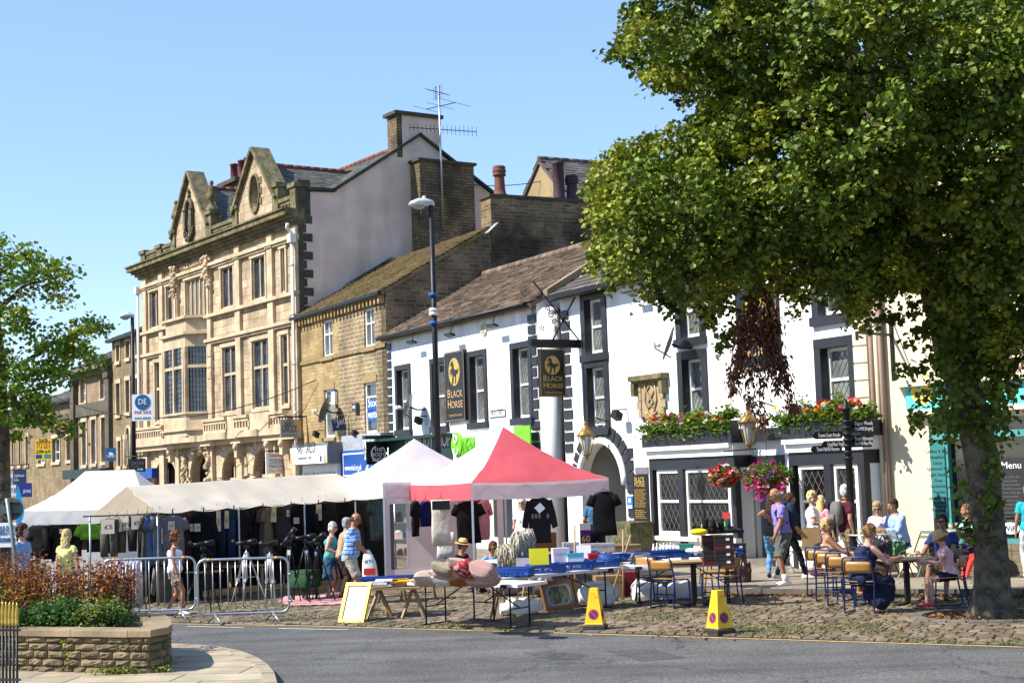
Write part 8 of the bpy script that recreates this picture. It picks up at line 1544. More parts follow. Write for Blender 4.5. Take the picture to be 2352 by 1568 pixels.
# CAFE FURNITURE
m_tube=mat('blue_tube',(.02,.045,.16),.35,.3,.1,5,0)
def make_chair():
 o=thing('cafe_chair','','chair',(0,0,0),0,'blue-framed plywood cafe chairs');w_=.21
 for sx in(-1,1):mb=MB();mb.rod([(sx*w_,-.20,.43),(sx*w_,-.215,.40),(sx*w_,-.235,.05),(sx*w_,-.22,.016),(sx*w_,.2,.016),(sx*w_,.225,.05),(sx*w_,.17,.42),(sx*w_,.2,.55),(sx*w_*.98,.25,.74),(sx*w_*.9,.27,.79)],.0125,8);mb.build('side_frame',m_tube,o)
 mb=MB();mb.rod([(-w_*.9,.27,.79),(-w_*.75,.275,.815),(w_*.75,.275,.815),(w_*.9,.27,.79)],.0125,8);mb.build('top_rail',m_tube,o)
 for y,z in((-.2,.425),(.16,.42),(-.235,.12)):mb=MB();mb.rod([(-w_,y,z),(w_,y,z)],.011,6);mb.build('cross_bar',m_tube,o)
 mb=MB();n=8;vs=[]
 for k in range(2):
  for i in range(n+1):
   for j in range(n+1):u,v=-1+2*i/n,-1+2*j/n;vs.append((u*.195,v*.20-.02,.445+.018*v*v*(1 if v>0 else-.9)-.008*(1-u*u)+(.012 if k else 0)))
 m_=(n+1)*(n+1);fs=[]
 for i in range(n):
  for j in range(n):a=i*(n+1)+j;fs+=[(a,a+1,a+n+2,a+n+1),(m_+a,m_+a+n+1,m_+a+n+2,m_+a+1)]
 bd=[i*(n+1)for i in range(n+1)]+[n*(n+1)+j for j in range(1,n+1)]+[i*(n+1)+n for i in range(n-1,-1,-1)]+[j for j in range(n-1,0,-1)]
 fs+=[(bd[i],bd[(i+1)%len(bd)],m_+bd[(i+1)%len(bd)],m_+bd[i])for i in range(len(bd))];mb.add(vs,fs,0,False);mb.build('seat',m_ply,o)
 mb=MB();vs=[]
 for k in range(2):
  for i in range(n+1):
   for j in range(4):u=-1+2*i/n;v=j/3;vs.append((u*w_*.97,.205+.045*v+.04*(1-u*u)*1.0+(.011 if k else 0)-.03,.585+.165*v))
 m_=(n+1)*4;fs=[]
 for i in range(n):
  for j in range(3):a=i*4+j;fs+=[(a,a+4,a+5,a+1),(m_+a,m_+a+1,m_+a+5,m_+a+4)]
  fs+=[(i*4,m_+i*4,m_+i*4+4,i*4+4),(i*4+3,i*4+7,m_+i*4+7,m_+i*4+3)]
 fs+=[(0,1,m_+1,m_),(1,2,m_+2,m_+1),(2,3,m_+3,m_+2),(n*4,m_+n*4,m_+n*4+1,n*4+1),(n*4+1,m_+n*4+1,m_+n*4+2,n*4+2),(n*4+2,m_+n*4+2,m_+n*4+3,n*4+3)];mb.add(vs,fs,0,True);mb.build('backrest',m_ply,o)
 return o
chair0=make_chair();cu_=[False]
CHS=[((1506,1388),135,'cafe chair behind the left front chair of the empty table'),((1540,1399),140,'left front cafe chair of the empty table'),((1662,1393),-150,'right front cafe chair of the empty table'),((1655,1378),-30,'rear right cafe chair of the empty table, facing the road'),((1986,1411),150,'cafe chair under the woman in the navy dress'),((1945,1394),150,'empty cafe chair left of the woman in navy, nearer one'),((1917,1383),150,'empty cafe chair between the curly haired woman and the nearer empty one'),((1895,1371),150,'cafe chair under the curly haired woman'),((2182,1399),-95,'cafe chair under the girl in the straw hat'),((2175,1374),-60,'cafe chair under the man in the navy polo shirt'),((2002,1376),120,'cafe chair under the toddler in the pink cap')]
CHP={}
for i,((x,y),yw,lb)in enumerate(CHS):p=G(x,y);CHP[i]=(p,yw);place_copy(chair0,cu_,(p.x,p.y,.03),R(yw),lb,scale=(1.12,1.1,1.07))
def cafe_table(label,x,y,w_,d_,rz=0.,octo=False):
 p=G(x,y);t=thing('cafe_table',label,'table',(p.x,p.y,.03),R(rz),'wooden cafe tables on the cobbles');mb=MB();n=7
 for i in range(n):
  y0_,y1_=-d_/2+d_*i/n+.004,-d_/2+d_*(i+1)/n-.004;mb.box(-w_/2,w_/2,y0_,y1_,.715,.74)
 mb.build('table_top',m_wood,t);mb=MB();mb.box(-w_/2+.05,w_/2-.05,-d_/2+.03,d_/2-.03,.69,.7149);mb.build('under_frame',m_tblk,t)
 mb=MB();mb.box(-.04,.04,-.04,.04,.03,.69);mb.build('pedestal',m_tblk,t);mb=MB();mb.bar((-.3,-.3,.02),(.3,.3,.02),.07,.03);mb.bar((-.3,.3,.021),(.3,-.3,.021),.07,.03);mb.build('base',m_tblk,t);return t
cafe_table('empty wooden cafe table on a black pedestal behind the right cone',1596,1390,1.15,.75,8);cafe_table('wooden cafe table with the family seated round it',2086,1390,.95,.8,5)
m_bis=mat('bistro_green_grey',(.30,.33,.28),.5,.2,.1,5,0);m_bist=mat('bistro_top',(.62,.62,.60),.35,.3,.05,5,0)
def bistro(label,x,y,Y,w_=.62):
 p=at(x,y,Y);t=thing('bistro_table',label,'table',(p.x,Y,.12),0,'small folding bistro tables');h=p.z-.12;mb=MB();mb.cone((0,0,h-.02),(0,0,h),w_/2,w_/2,28);mb.build('table_top',m_bist,t)
 for sx in(-1,1):mb=MB();mb.bar((sx*w_*.35,-.15*sx,h-.02),(-sx*w_*.35,-.15*sx,0),.022,.022);mb.bar((sx*w_*.35,.15*sx,h-.02),(-sx*w_*.35,.15*sx,0),.022,.022);mb.build('leg',m_bis,t)
 return t,h
tA,hA=bistro('small round bistro table with two cups, left of the tree trunk',2190,1216,28.9,.66);tB,hB=bistro('small round bistro table with cups before the couple',1992,1226,29.7,.72)
for(x,y,Y,T_,lb)in((2184,0,28.85,hA,'left paper cup on the trunk-side bistro table'),(2199,0,28.92,hA,'right paper cup on the trunk-side bistro table'),(1977,0,29.55,hB,'left paper cup on the couple\'s bistro table'),(1990,0,29.6,hB,'right paper cup on the couple\'s bistro table')):
 p=at(x,1210,Y);mb=MB();mb.lathe((0,0,0),[(.028,0),(.04,.12),(.042,.125),(.036,.12),(.026,.01)],14);o=mb.build('paper_cup',mat('cup_buff',(.62,.47,.28),.7,var=.05),None,None,(p.x,Y,.12+T_));tag(o,lb,'cup')
 mb=MB();mb.cone((0,0,.05),(0,0,.09),.0345,.039,14);mb.build('sleeve',m_cream,o)
def bistro_chair(label,x,y,Y,yaw):
 p=at(x,y,Y);t=thing('bistro_chair',label,'chair',(p.x,Y,.12),R(yaw),'folding bistro chairs')
 for sx in(-1,1):mb=MB();mb.bar((sx*.19,.22,.88),(sx*.19,-.2,0),.025,.015);mb.build('frame',m_bis,t);mb=MB();mb.bar((sx*.17,-.2,.45),(sx*.17,.2,0),.025,.015);mb.build('leg',m_bis,t)
 for z,y_ in((.85,.206),(.76,.163),):mb=MB();mb.box(-.19,.19,y_-.01,y_+.01,z-.03,z+.03);mb.build('back_slat',m_bis,t)
 mb=MB();[mb.box(-.18,.18,-.2+i*.075,-.14+i*.075,.44,.455)for i in range(5)];mb.box(-.17,-.15,-.2,.16,.43,.44);mb.box(.15,.17,-.2,.16,.43,.44);mb.build('seat',m_bis,t)
bistro_chair('folding bistro chair against the cream wall, right of the couple',2110,1260,29.6,-70);bistro_chair('folding bistro chair by the pub door, behind the man in lilac',1795,1260,31.8,60);bistro_chair('folding bistro chair under the couple\'s man',2062,1260,29.8,180-60)
# PEOPLE
SKIN={'fair':(.62,.36,.26),'tan':(.52,.25,.13),'pink':(.62,.33,.24),'olive':(.42,.22,.13)}
REM=[]
TXC=bpy.data.textures.new('folds','CLOUDS');TXC.noise_scale=.09;TXC.noise_depth=2;TXH=bpy.data.textures.new('curls','CLOUDS');TXH.noise_scale=.022;TXH.noise_depth=1
def remesh_all():
 for o,vx,it,post in REM:
  m=o.modifiers.new('r','REMESH');m.mode='VOXEL';m.voxel_size=vx;m.use_smooth_shade=True
  if it:s=o.modifiers.new('s','SMOOTH');s.factor=.5;s.iterations=it
  if not post:d=o.modifiers.new('d','DISPLACE');d.texture=TXH if o.name.startswith('hair')else TXC;d.strength=.030 if o.name.startswith('hair')else.038;d.mid_level=.5;d.texture_coords='LOCAL'
 bpy.context.view_layer.update();dg=bpy.context.evaluated_depsgraph_get();new=[]
 for o,vx,it,post in REM:new.append(bpy.data.meshes.new_from_object(o.evaluated_get(dg)))
 for(o,vx,it,post),me in zip(REM,new):
  o.modifiers.clear();old=o.data;o.data=me
  for p in me.polygons:p.use_smooth=True
  if post:post(o,me)
 REM.clear()
def ik(a,b,l1,l2,pole):
 a,b=Vector(a),Vector(b);d=b-a;L=d.length
 if L>(l1+l2)*.995:b=a+d*((l1+l2)*.995/L);d=b-a;L=d.length
 x=(l1*l1-l2*l2+L*L)/(2*L);h=math.sqrt(max(0,l1*l1-x*x));u=d/L;p=Vector(pole);p=p-u*p.dot(u);p=p.normalized()if p.length>1e-4 else Vector((0,0,1))
 return a+u*x+p*h,b
TORSO={'m':[(-.10,.09,.08),(-.06,.145,.105),(.03,.162,.115),(.15,.148,.108),(.27,.16,.118),(.38,.178,.122),(.45,.172,.105),(.50,.12,.075),(.54,.065,.06)],'f':[(-.10,.09,.08),(-.06,.155,.108),(.03,.172,.118),(.14,.138,.10),(.24,.138,.105),(.345,.158,.125),(.42,.155,.105),(.48,.115,.07),(.53,.055,.052)]}
def person(label,loc,yaw,H=1.75,sex='m',fat=1.,skin='fair',lean=0.,side=0.,twist=0.,pelvis=None,hands=None,feet=None,head=(0,0),hair='short',hairc=(.12,.06,.03),top=None,bottom=None,shoes=None,glasses=None,hat=None,pack=None,seat=None,epole=None,cat='person',grp=None):
 """local frame: facing -Y, the person's left is +X"""
 k=H/1.75;t=thing('person',label,cat,loc,R(yaw),grp);X=Vector((math.cos(R(twist)),math.sin(R(twist)),0));s_=Vector((math.sin(R(side)),-math.sin(R(lean)),math.cos(R(lean)))).normalized()
 P=Vector(pelvis)if pelvis else(Vector((0,.05,seat+.085*k))if seat is not None else Vector((0,0,.93*k)))
 X0=Vector((1,0,0));FR=X.cross(s_);FR=-FR if FR.y>0 else FR;XS=s_.cross(FR);XS=-XS if XS.x<0 else XS
 N=P+s_*.53*k;hu=(s_*.55+Vector((0,0,.75))).normalized();hp,hy=R(head[1]),R(head[0]+twist)
 hf=Vector((math.sin(hy)*math.cos(hp),-math.cos(hy)*math.cos(hp),math.sin(hp)));hu2=(Vector((0,0,1))*math.cos(hp)+Vector((-math.sin(hy),math.cos(hy),0))*math.sin(hp)).normalized();hu2=(Vector((0,0,1))-hf*hf.z).normalized();hr=hf.cross(hu2);hr=-hr if False else hr
 Hc=N+hu*.135*k+hf*.025*k+hu2*.035*k
 Mh=Matrix((hr,hf,hu2)).transposed()
 def HP(x,y,z):return Hc+Mh@Vector((x*k,y*k,z*k))
 wsh=.185 if sex=='m' else.165
 SH={1:N-s_*.075*k+XS*wsh*k,-1:N-s_*.075*k-XS*wsh*k}
 if seat is None:ft=feet or[(.10,-.02,.08),(-.10,.03,.08)]
 else:ft=feet or[(.11,-.45,.08),(-.11,-.40,.08)]
 hd=hands or[(.26,-.06,.80*k),(-.26,-.06,.80*k)]
 body=MB();secs=[]
 for(q,rx,ry)in TORSO[sex]:
  fq=fat if.0<q<.36 else(1+(fat-1)*.4);secs.append((P+s_*q*k+FR*(-.0+(.02*(fq-1)*4 if 0<q<.3 else 0))*k,XS*rx*fq**.6*k*.93,FR*ry*fq*k*.92))
 body.loft(secs,18,p=2.3)
 body.cone(N-s_*.05*k,Hc-hu2*.05*k-hf*.015*k,.060*k,.054*k,12,round_=True)
 body.ell(HP(0,-.008,.03),(.074*k,.092*k,.092*k),16,12,M=Mh);body.ell(HP(0,.025,-.035),(.058*k,.062*k,.075*k),14,10,M=Mh);body.ell(HP(0,.062,-.088),(.026*k,.022*k,.02*k),10,8,M=Mh)
 body.cone(HP(0,.082,.015),HP(0,.104,-.025),.010*k,.016*k,8,round_=True);body.ell(HP(0,.085,-.062),(.024*k,.010*k,.010*k),8,6,M=Mh);body.ell(HP(0,.078,.03),(.05*k,.014*k,.012*k),10,6,M=Mh)
 for sg in(1,-1):body.ell(HP(sg*.074,-.008,-.005),(.012*k,.02*k,.032*k),8,6,M=Mh);body.ell(HP(sg*.04,.06,-.02),(.022*k,.02*k,.025*k),8,6,M=Mh)
 J={}
 for i,sg in((0,1),(1,-1)):
  a=SH[sg];pl=epole[i]if epole else(sg*.6,.7,-.6);tgt=Vector(hd[i]);el,wr=ik(a,tgt,.285*k,.25*k,pl);J['el%d'%sg]=el;J['wr%d'%sg]=wr;J['sh%d'%sg]=a
  f_=.9 if sex=='f' else 1.;f_*=(1+(fat-1)*.6);body.cone(a,a.lerp(el,.55),.052*k*f_,.045*k*f_,10,round_=True);body.cone(a.lerp(el,.5),el,.045*k*f_,.038*k*f_,10,round_=True);body.cone(el,el.lerp(wr,.35),.037*k*f_,.040*k*f_,10,round_=True);body.cone(el.lerp(wr,.35),wr,.040*k*f_,.025*k*f_,10,round_=True)
  d=(wr-el).normalized();d=(d+Vector((0,0,-.15))).normalized();sd=d.cross(Vector((0,1,0)));sd=sd.normalized()if sd.length>.2 else d.cross(X0).normalized();nn=d.cross(sd).normalized()
  sd=d.cross(Vector((sg,0,0))).normalized()if abs(d.x)<.8 else Vector((0,-1,0));nn=sd.cross(d).normalized()
  Mp=Matrix((sd,nn,d)).transposed();body.ell(wr+d*.045*k,(.040*k,.017*k,.052*k),10,8,M=Mp)
  for j in range(4):
   b0=wr+d*.08*k+sd*(-.030+.020*j)*k;L1=(.042,.047,.045,.034)[j]*k;cu=(.25+.1*j);b1=b0+(d+nn*cu*.4*(-sg)).normalized()*L1+sd*(-.004+.003*j)*k;b2=b1+(d+nn*cu*1.6*(-sg)).normalized()*L1*.8;body.cone(b0,b1,.0088*k,.008*k,7,round_=True);body.cone(b1,b2,.008*k,.0068*k,7,round_=True)
  fd=-1;b0=wr+d*.03*k+sd*.03*k;b1=b0+(sd*.8+d*.7).normalized()*.04*k;body.cone(b0,b1,.012*k,.010*k,7,round_=True);body.cone(b1,b1+(sd*.15+d).normalized()*.028*k,.010*k,.008*k,7,round_=True)
  hp_=P-s_*.04*k+X0*sg*.088*k;J['hp%d'%sg]=hp_;tg=Vector(ft[i]);kn,an=ik(hp_,tg,.43*k,.42*k,(sg*.12,-1,.15));J['kn%d'%sg]=kn;J['an%d'%sg]=an
  body.cone(hp_,hp_.lerp(kn,.5),.085*k*(fat**.4),.070*k*(fat**.4),12,round_=True);body.cone(hp_.lerp(kn,.5),kn,.070*k*(fat**.4),.052*k,12,round_=True);body.cone(kn,kn.lerp(an,.32),.050*k,.054*k,10,round_=True);body.cone(kn.lerp(an,.32),an,.054*k,.032*k,10,round_=True)
  toe=Vector((sg*.25,-1,0)).normalized();J['toe%d'%sg]=toe;body.cone(an+Vector((0,0,-.035*k))-toe*.03*k,an+Vector((0,0,-.05*k))+toe*.13*k,.036*k,.026*k,10,round_=True)
 bo=body.build('body',[mat('skin_'+skin,SKIN[skin],.55,var=.06,sc=8,bump=.03,spec=.35),mat('eye_dark',(.03,.02,.015),.3,var=.05,bump=0),mat('lips_'+skin,tuple(c*q for c,q in zip(SKIN[skin],(.85,.5,.5))),.5,var=.05,bump=0),mat('skin_'+skin,SKIN[skin])],t)
 eyes=[HP(.031,.082,.012),HP(-.031,.082,.012)];lip=HP(0,.098,-.062);invM=Mh.transposed()
 def post(o,me):
  cs=np.empty(len(me.polygons)*3,np.float32);me.polygons.foreach_get('center',cs);cs=cs.reshape(-1,3);mi=np.zeros(len(cs),np.int32)
  for e in eyes:d_=cs-np.array(e);mi[(d_**2).sum(1)<(.0125*k)**2]=1
  d_=(cs-np.array(lip))@np.array(Mh);mi[(np.abs(d_[:,0])<.022*k)&(np.abs(d_[:,2])<.006*k)&(np.abs(d_[:,1])<.03*k)]=2
  me.polygons.foreach_set('material_index',mi)
 REM.append((bo,.0085,2,post))
 hm=mat('hair_%02d%02d%02d'%tuple(int(c*99)for c in hairc),hairc,.7,var=.3,sc=25,bump=.8,bsc=70,spec=.25)
 if hair!='none':
  h_=MB();rd=random.Random(len(label));big={'bald':.0}.get(hair,1)
  if hair=='bald':
   h_.ell(HP(0,-.045,-.005),(.079*k,.066*k,.060*k),14,10,M=Mh)
  else:
   h_.ell(HP(0,-.018,.055),(.084*k,.098*k,.082*k),16,10,M=Mh);h_.ell(HP(0,-.045,.0),(.084*k,.07*k,.10*k),14,10,M=Mh)
   n={'short':60,'curly':170,'bob':90,'bun':50,'long':60}.get(hair,50);rr=.016 if hair!='curly' else.026
   for _ in range(n):
    a,b=rd.uniform(0,6.28),rd.uniform(-.35,1.5);v=Vector((math.cos(a)*math.cos(b),math.sin(a)*math.cos(b),math.sin(b)))
    if v.y>.35 and v.z<.45:continue
    h_.ell(HP(v.x*.082,v.y*.094-.02,v.z*.10+.03),rd.uniform(.6,1.2)*rr*k,6,5)
   if hair in('bob','curly'):
    for sg in(1,-1):h_.ell(HP(sg*.075,-.01,-.02),(.024*k,.05*k,.065*k),10,8,M=Mh)
    h_.ell(HP(0,-.07,-.04),(.08*k,.045*k,.07*k),12,8,M=Mh)
   if hair=='curly':
    for _ in range(80):h_.ell(HP(rd.uniform(-.1,.1),rd.uniform(-.11,.02),rd.uniform(-.09,.1)),rd.uniform(.014,.026)*k,6,5)
   if hair=='bun':h_.ell(HP(0,-.115,.03),(.045*k,.04*k,.045*k),10,8,M=Mh)
   if hair=='long':
    h_.loft([(HP(0,-.05,.06),Mh@Vector((.085*k,0,0)),Mh@Vector((0,.06*k,0))),(HP(0,-.07,-.06),Mh@Vector((.095*k,0,0)),Mh@Vector((0,.055*k,0))),(HP(0,-.09,-.2),Mh@Vector((.10*k,0,0)),Mh@Vector((0,.045*k,0))),(HP(0,-.09,-.32),Mh@Vector((.06*k,0,0)),Mh@Vector((0,.03*k,0)))],12)
  ho=h_.build('hair',hm,t);REM.append((ho,.010,1,None))
 def sect(q0,q1,grow,flare=0.):
  out=[]
  L_=TORSO[sex];qs=sorted({q0,q1,*[q for q,_,_ in L_ if q0<q<q1]})
  for q in qs:
   for i in range(len(L_)-1):
    if L_[i][0]<=q<=L_[i+1][0]:u=(q-L_[i][0])/(L_[i+1][0]-L_[i][0]);rx=L_[i][1]+(L_[i+1][1]-L_[i][1])*u;ry=L_[i][2]+(L_[i+1][2]-L_[i][2])*u;break
   fq=fat if.0<q<.36 else(1+(fat-1)*.4);e=grow+flare*max(0,(.25-q));rx,ry=max(rx,.12 if q<.2 else 0),max(ry,.1 if q<.2 else 0)
   out.append((P+s_*q*k+FR*((.02*(fq-1)*4 if 0<q<.3 else 0))*k,XS*(rx*fq**.6+e)*k*.95,FR*(ry*fq+e)*k*.95))
  return out
 if top:
  c=MB();sl=top.get('sleeve',.55);g=top.get('grow',.016);hem=top.get('hem',-.06)
  if hem<-.10:
   s2=sect(-.06,.50,g,.05);b_=s2[0];s2=[(b_[0]+s_*(hem+.06)*k,b_[1]*1.05,b_[2]*1.08)]+s2
  else:s2=sect(hem,top.get('neck',.50),g,.04)
  c.loft(s2,18,p=2.3)
  if top.get('straps'):
   for sg in(1,-1):c.cone(P+s_*.38*k+XS*sg*.10*k+FR*.11*k,SH[sg]-XS*sg*.08*k+s_*.045*k,.014*k,.014*k,6,round_=True);c.cone(P+s_*.38*k+XS*sg*.10*k-FR*.10*k,SH[sg]-XS*sg*.08*k+s_*.045*k,.014*k,.014*k,6,round_=True)
  for sg in(1,-1):
   a,e,w_=J['sh%d'%sg],J['el%d'%sg],J['wr%d'%sg];r_=(.064 if sex=='m' else.056)*(1+(fat-1)*.5)
   if sl>0:c.cone(a-XS*sg*.045*k+s_*.01*k,a,r_*k,r_*k,12,round_=True);c.cone(a,a.lerp(e,min(1,sl)),r_*k,(r_-.002+.006*(sl<.9))*k,12,round_=False)
   if sl>1:c.cone(e-(e-a).normalized()*.01,e.lerp(w_,sl-1),(r_-.006)*k,(r_-.022)*k,12,round_=True)
  co_=c.build('top',top['m'],t);REM.append((co_,.011,1,None))
  if top.get('collar'):c=MB();c.rod([N-s_*.02*k+XS*(.07*math.cos(a))*k+FR*(.065*math.sin(a))*k+s_*(.02-.02*math.sin(a))*k for a in[2*math.pi*i/16 for i in range(16)]],.014*k,6,closed=True);c.build('collar',top['m'],t)
 if bottom:
  kd=bottom['k'];c=MB();g=bottom.get('grow',.014)
  if kd in('trousers','shorts','leggings'):
   c.loft(sect(-.10,bottom.get('waist',.06),g+.002),18,p=2.3)
   L_=bottom.get('len',1.95 if kd!='shorts' else.92);L_=min(L_,.97)if kd=='shorts' else L_
   for sg in(1,-1):
    h0,kn,an=J['hp%d'%sg],J['kn%d'%sg],J['an%d'%sg];e=.010 if kd=='leggings' else.020;f4=fat**.4
    c.cone(h0,h0.lerp(kn,.5),(.085*f4+e)*k,(.072*f4+e)*k,12,round_=True)
    c.cone(h0.lerp(kn,.5),h0.lerp(kn,min(1,L_)),(.072*f4+e)*k,((.055 if L_>1 else.068)+e)*k,12,round_=L_>1)
    if L_>1:c.cone(kn,kn.lerp(an,.4*(L_-1)if 0 else.4),(.054+e)*k,(.055+e)*k,12,round_=True);c.cone(kn.lerp(an,.4),kn.lerp(an,min(1,L_-1)),(.055+e)*k,((.045 if kd!='leggings' else.036)+e*.8)*k,12,round_=True)
  elif kd=='skirt':
   L_=bottom.get('len',.5);mk=(J['kn1']+J['kn-1'])/2;hc=P
   dn=Vector((0,0,-1))if seat is None else(mk-P).normalized();ex=bottom.get('flare',.05)
   if seat is None:c.loft(sect(.0,.12,g)[::-1]+[(P-s_*.06*k,XS*.185*k*fat**.5,FR*.135*k*fat**.5),(P+dn*.25*k,XS*(.19+ex*.5)*k,FR*(.14+ex*.5)*k),(P+dn*L_*k,XS*(.19+ex)*k,FR*(.15+ex)*k)],20,p=2.2)
   else:
    c.loft(sect(-.10,.12,g),18)
    for sg in(1,-1):c.cone(J['hp%d'%sg],J['kn%d'%sg],.115*k,.095*k,12,round_=True);c.cone(J['kn%d'%sg],J['kn%d'%sg].lerp(J['an%d'%sg],L_),.095*k,(.085+ex)*k,12,round_=True)
    c.ell((J['kn1']+J['kn-1'])/2+Vector((0,.12*k,-.06*k)),(.13*k,.16*k,.10*k))
    if L_>.5:
     ma=(J['an1']+J['an-1'])/2;wk=abs(J['kn1'].x-J['kn-1'].x)/2+.10*k;c.loft([(P+Vector((0,-.02,-.06*k)),X0*.19*k,Vector((0,.15*k,0))),((P+mk)/2+Vector((0,0,-.05*k)),X0*(wk+.05),Vector((0,.17*k,.03))),(mk.lerp(ma,.15)+Vector((0,.03,0)),X0*(wk+.03),Vector((0,.17*k,0))),(mk.lerp(ma,.75)+Vector((0,.02,0)),X0*(wk+.08),Vector((0,.20*k,0)))],20,p=2.4)
  bo2=c.build({'trousers':'trousers','shorts':'shorts','leggings':'leggings','skirt':'skirt'}[kd],bottom['m'],t);REM.append((bo2,.011,1,None))
 if shoes:
  for sg in(1,-1):
   an,toe=J['an%d'%sg],J['toe%d'%sg];z=-.08*k;c=MB();ba=an+Vector((0,0,z+.0*k));sx=toe.cross(Vector((0,0,1)))
   def S(u,z0_,rx,rz):return(ba+toe*u*k+Vector((0,0,(z0_+rz))),sx*rx*k,Vector((0,0,rz)))
   if shoes.get('k')=='sandal':c.loft([S(-.06,0,.03,.012),S(0,0,.034,.012),S(.10,0,.040,.011),S(.18,0,.02,.009)],10);c.rod([ba+toe*.09*k+sx*.04*k+Vector((0,0,.02)),ba+toe*.08*k+Vector((0,0,.06*k)),ba+toe*.09*k-sx*.04*k+Vector((0,0,.02))],.012*k,6)
   else:c.loft([S(-.075,0,.022,.03*k),S(-.06,0,.036,.048*k),S(.0,0,.040,.052*k),S(.06,0,.042,.042*k),S(.13,0,.044,.030*k),S(.175,0,.034,.024*k),S(.195,0,.014,.015*k)],14,p=2.4)
   so_=c.build('shoe',shoes['m'],t)
   if shoes.get('sock'):c=MB();c.cone(an+Vector((0,0,-.02)),an.lerp(J['kn%d'%sg],.32),.040*k,.047*k,12);c.build('sock',mat('sock_white',(.72,.70,.68),.9,var=.05),t)
   if shoes.get('sole'):c=MB();c.loft([(ba+toe*-.07*k+Vector((0,0,.006)),toe*.02*k,sx*.02*k),(ba+Vector((0,0,.006)),toe*.02*k,sx*.02*k)],6);
 if glasses:
  c=MB()
  for sg in(1,-1):c.ell(HP(sg*.033,.094,.012),(.027*k,.008*k,.019*k),12,8,M=Mh);c.rod([HP(sg*.055,.085,.018),HP(sg*.078,.02,.012),HP(sg*.078,-.01,.005)],.004*k,5)
  c.rod([HP(-.02,.1,.016),HP(.02,.1,.016)],.004*k,5);c.build('sunglasses' if glasses=='dark' else 'glasses',m_tblk if glasses=='dark' else mat('amber_lens',(.25,.12,.03),.2,bump=0),t)
 if hat:
  c=MB();hk,hm_,band=hat
  def ringv(y,z,rx,ry):return(HP(0,y,z),Mh@Vector((rx*k,0,0)),Mh@Vector((0,ry*k,0)))
  if hk=='straw':c.loft([ringv(-.01,.045,.17,.175),ringv(-.01,.052,.17,.175)],22);c.loft([ringv(-.01,.05,.092,.105),ringv(-.01,.11,.085,.098),ringv(-.01,.15,.072,.085),ringv(-.01,.16,.03,.04)],18)
  elif hk=='sun':c.loft([ringv(.01,.0,.175,.19),ringv(.0,.055,.10,.11),ringv(-.01,.11,.088,.10),ringv(-.01,.15,.06,.07),ringv(-.01,.155,.02,.02)],20)
  else:c.loft([ringv(-.01,.04,.088,.105),ringv(-.01,.10,.082,.098),ringv(-.012,.135,.055,.07),ringv(-.012,.142,.02,.02)],18);c.loft([ringv(.10,.048,.06,.06),ringv(.10,.056,.06,.06)],14)
  h2_=c.build('hat',hm_,t)
  if band:c=MB();c.loft([ringv(-.01,.055,.094,.107),ringv(-.01,.08,.091,.104)],18);c.build('hat_band',band,t)
 if pack:
  c=MB();B=P+s_*.30*k-FR*.19*k;c.loft([(B-s_*.22*k,XS*.12*k,FR*.06*k),(B-s_*.18*k,XS*.15*k,FR*.09*k),(B+s_*.02*k,XS*.155*k,FR*.10*k),(B+s_*.16*k,XS*.14*k,FR*.08*k),(B+s_*.22*k,XS*.09*k,FR*.04*k)],16,p=3);pk_=c.build('backpack',pack,t);
  c=MB();c.loft([(B-s_*.16*k-FR*.11*k,XS*.10*k,FR*.03*k),(B-s_*.02*k-FR*.11*k,XS*.10*k,FR*.035*k)],12,p=3);c.build('backpack_pocket',pack,t)
  for sg in(1,-1):c=MB();c.rod([P+s_*.42*k-FR*.12*k+XS*sg*.09*k,N-s_*.02*k+XS*sg*.10*k,P+s_*.40*k+FR*.135*k+XS*sg*.11*k,P+s_*.25*k+FR*.12*k+XS*sg*.14*k,P+s_*.18*k-FR*.05*k+XS*sg*.17*k],.016*k,6);c.build('strap',pack,t)
 t['k']=1;del t['k']
 return t,J,HP
def C(c,**kw):return cloth(c)
m_wsh=mat('shirt_bright_white',(.78,.76,.80),.85,var=.05,sc=5,bump=.35,bsc=9);trainer=mat('white_trainer',(.74,.73,.72),.6,var=.06);
def loc_(x,y,z=0.):p=G(x,y,z);return Vector((p.x,p.y,z+.028 if z==0 else z))
person('woman in a white camisole and patterned shorts walking right behind the barrier',loc_(402,1416),88,1.50,'f',1.15,'tan',lean=2,hands=[(.22,.12,.76),(-.22,-.10,.74)],feet=[(.07,.16,.08),(-.07,-.14,.08)],hair='curly',hairc=(.22,.08,.025),top=dict(m=m_wsh,sleeve=0,neck=.42,hem=-.05,straps=1,grow=.02),bottom=dict(k='shorts',m=blotch('print_shorts',(.50,.44,.38),(.10,.055,.035),12,.48,.55,.85),len=.62),shoes=dict(m=trainer),glasses='amber')
m_ltb=mat('shirt_light_blue',(.22,.36,.62),.85,var=.08,bump=.35,bsc=9)
person('young man with curly brown hair in a light blue shirt, behind the shrubs',Vector((at(50,1230,27).x,27,.03)),80,1.72,'m',1.,'pink',hair='curly',hairc=(.07,.04,.02),top=dict(m=m_ltb),bottom=dict(k='trousers',m=cloth((.05,.05,.07))),shoes=dict(m=m_tblk))
person('woman with long blonde hair and a yellow top, seen from behind at the far left',Vector((at(153,1230,27.3).x,27.3,.03)),160,1.6,'f',1.,'pink',hair='long',hairc=(.62,.46,.20),top=dict(m=mat('top_yellow',(.72,.66,.22),.85,var=.06,bump=.3),sleeve=.3),bottom=dict(k='trousers',m=cloth((.12,.14,.2))),shoes=dict(m=trainer))
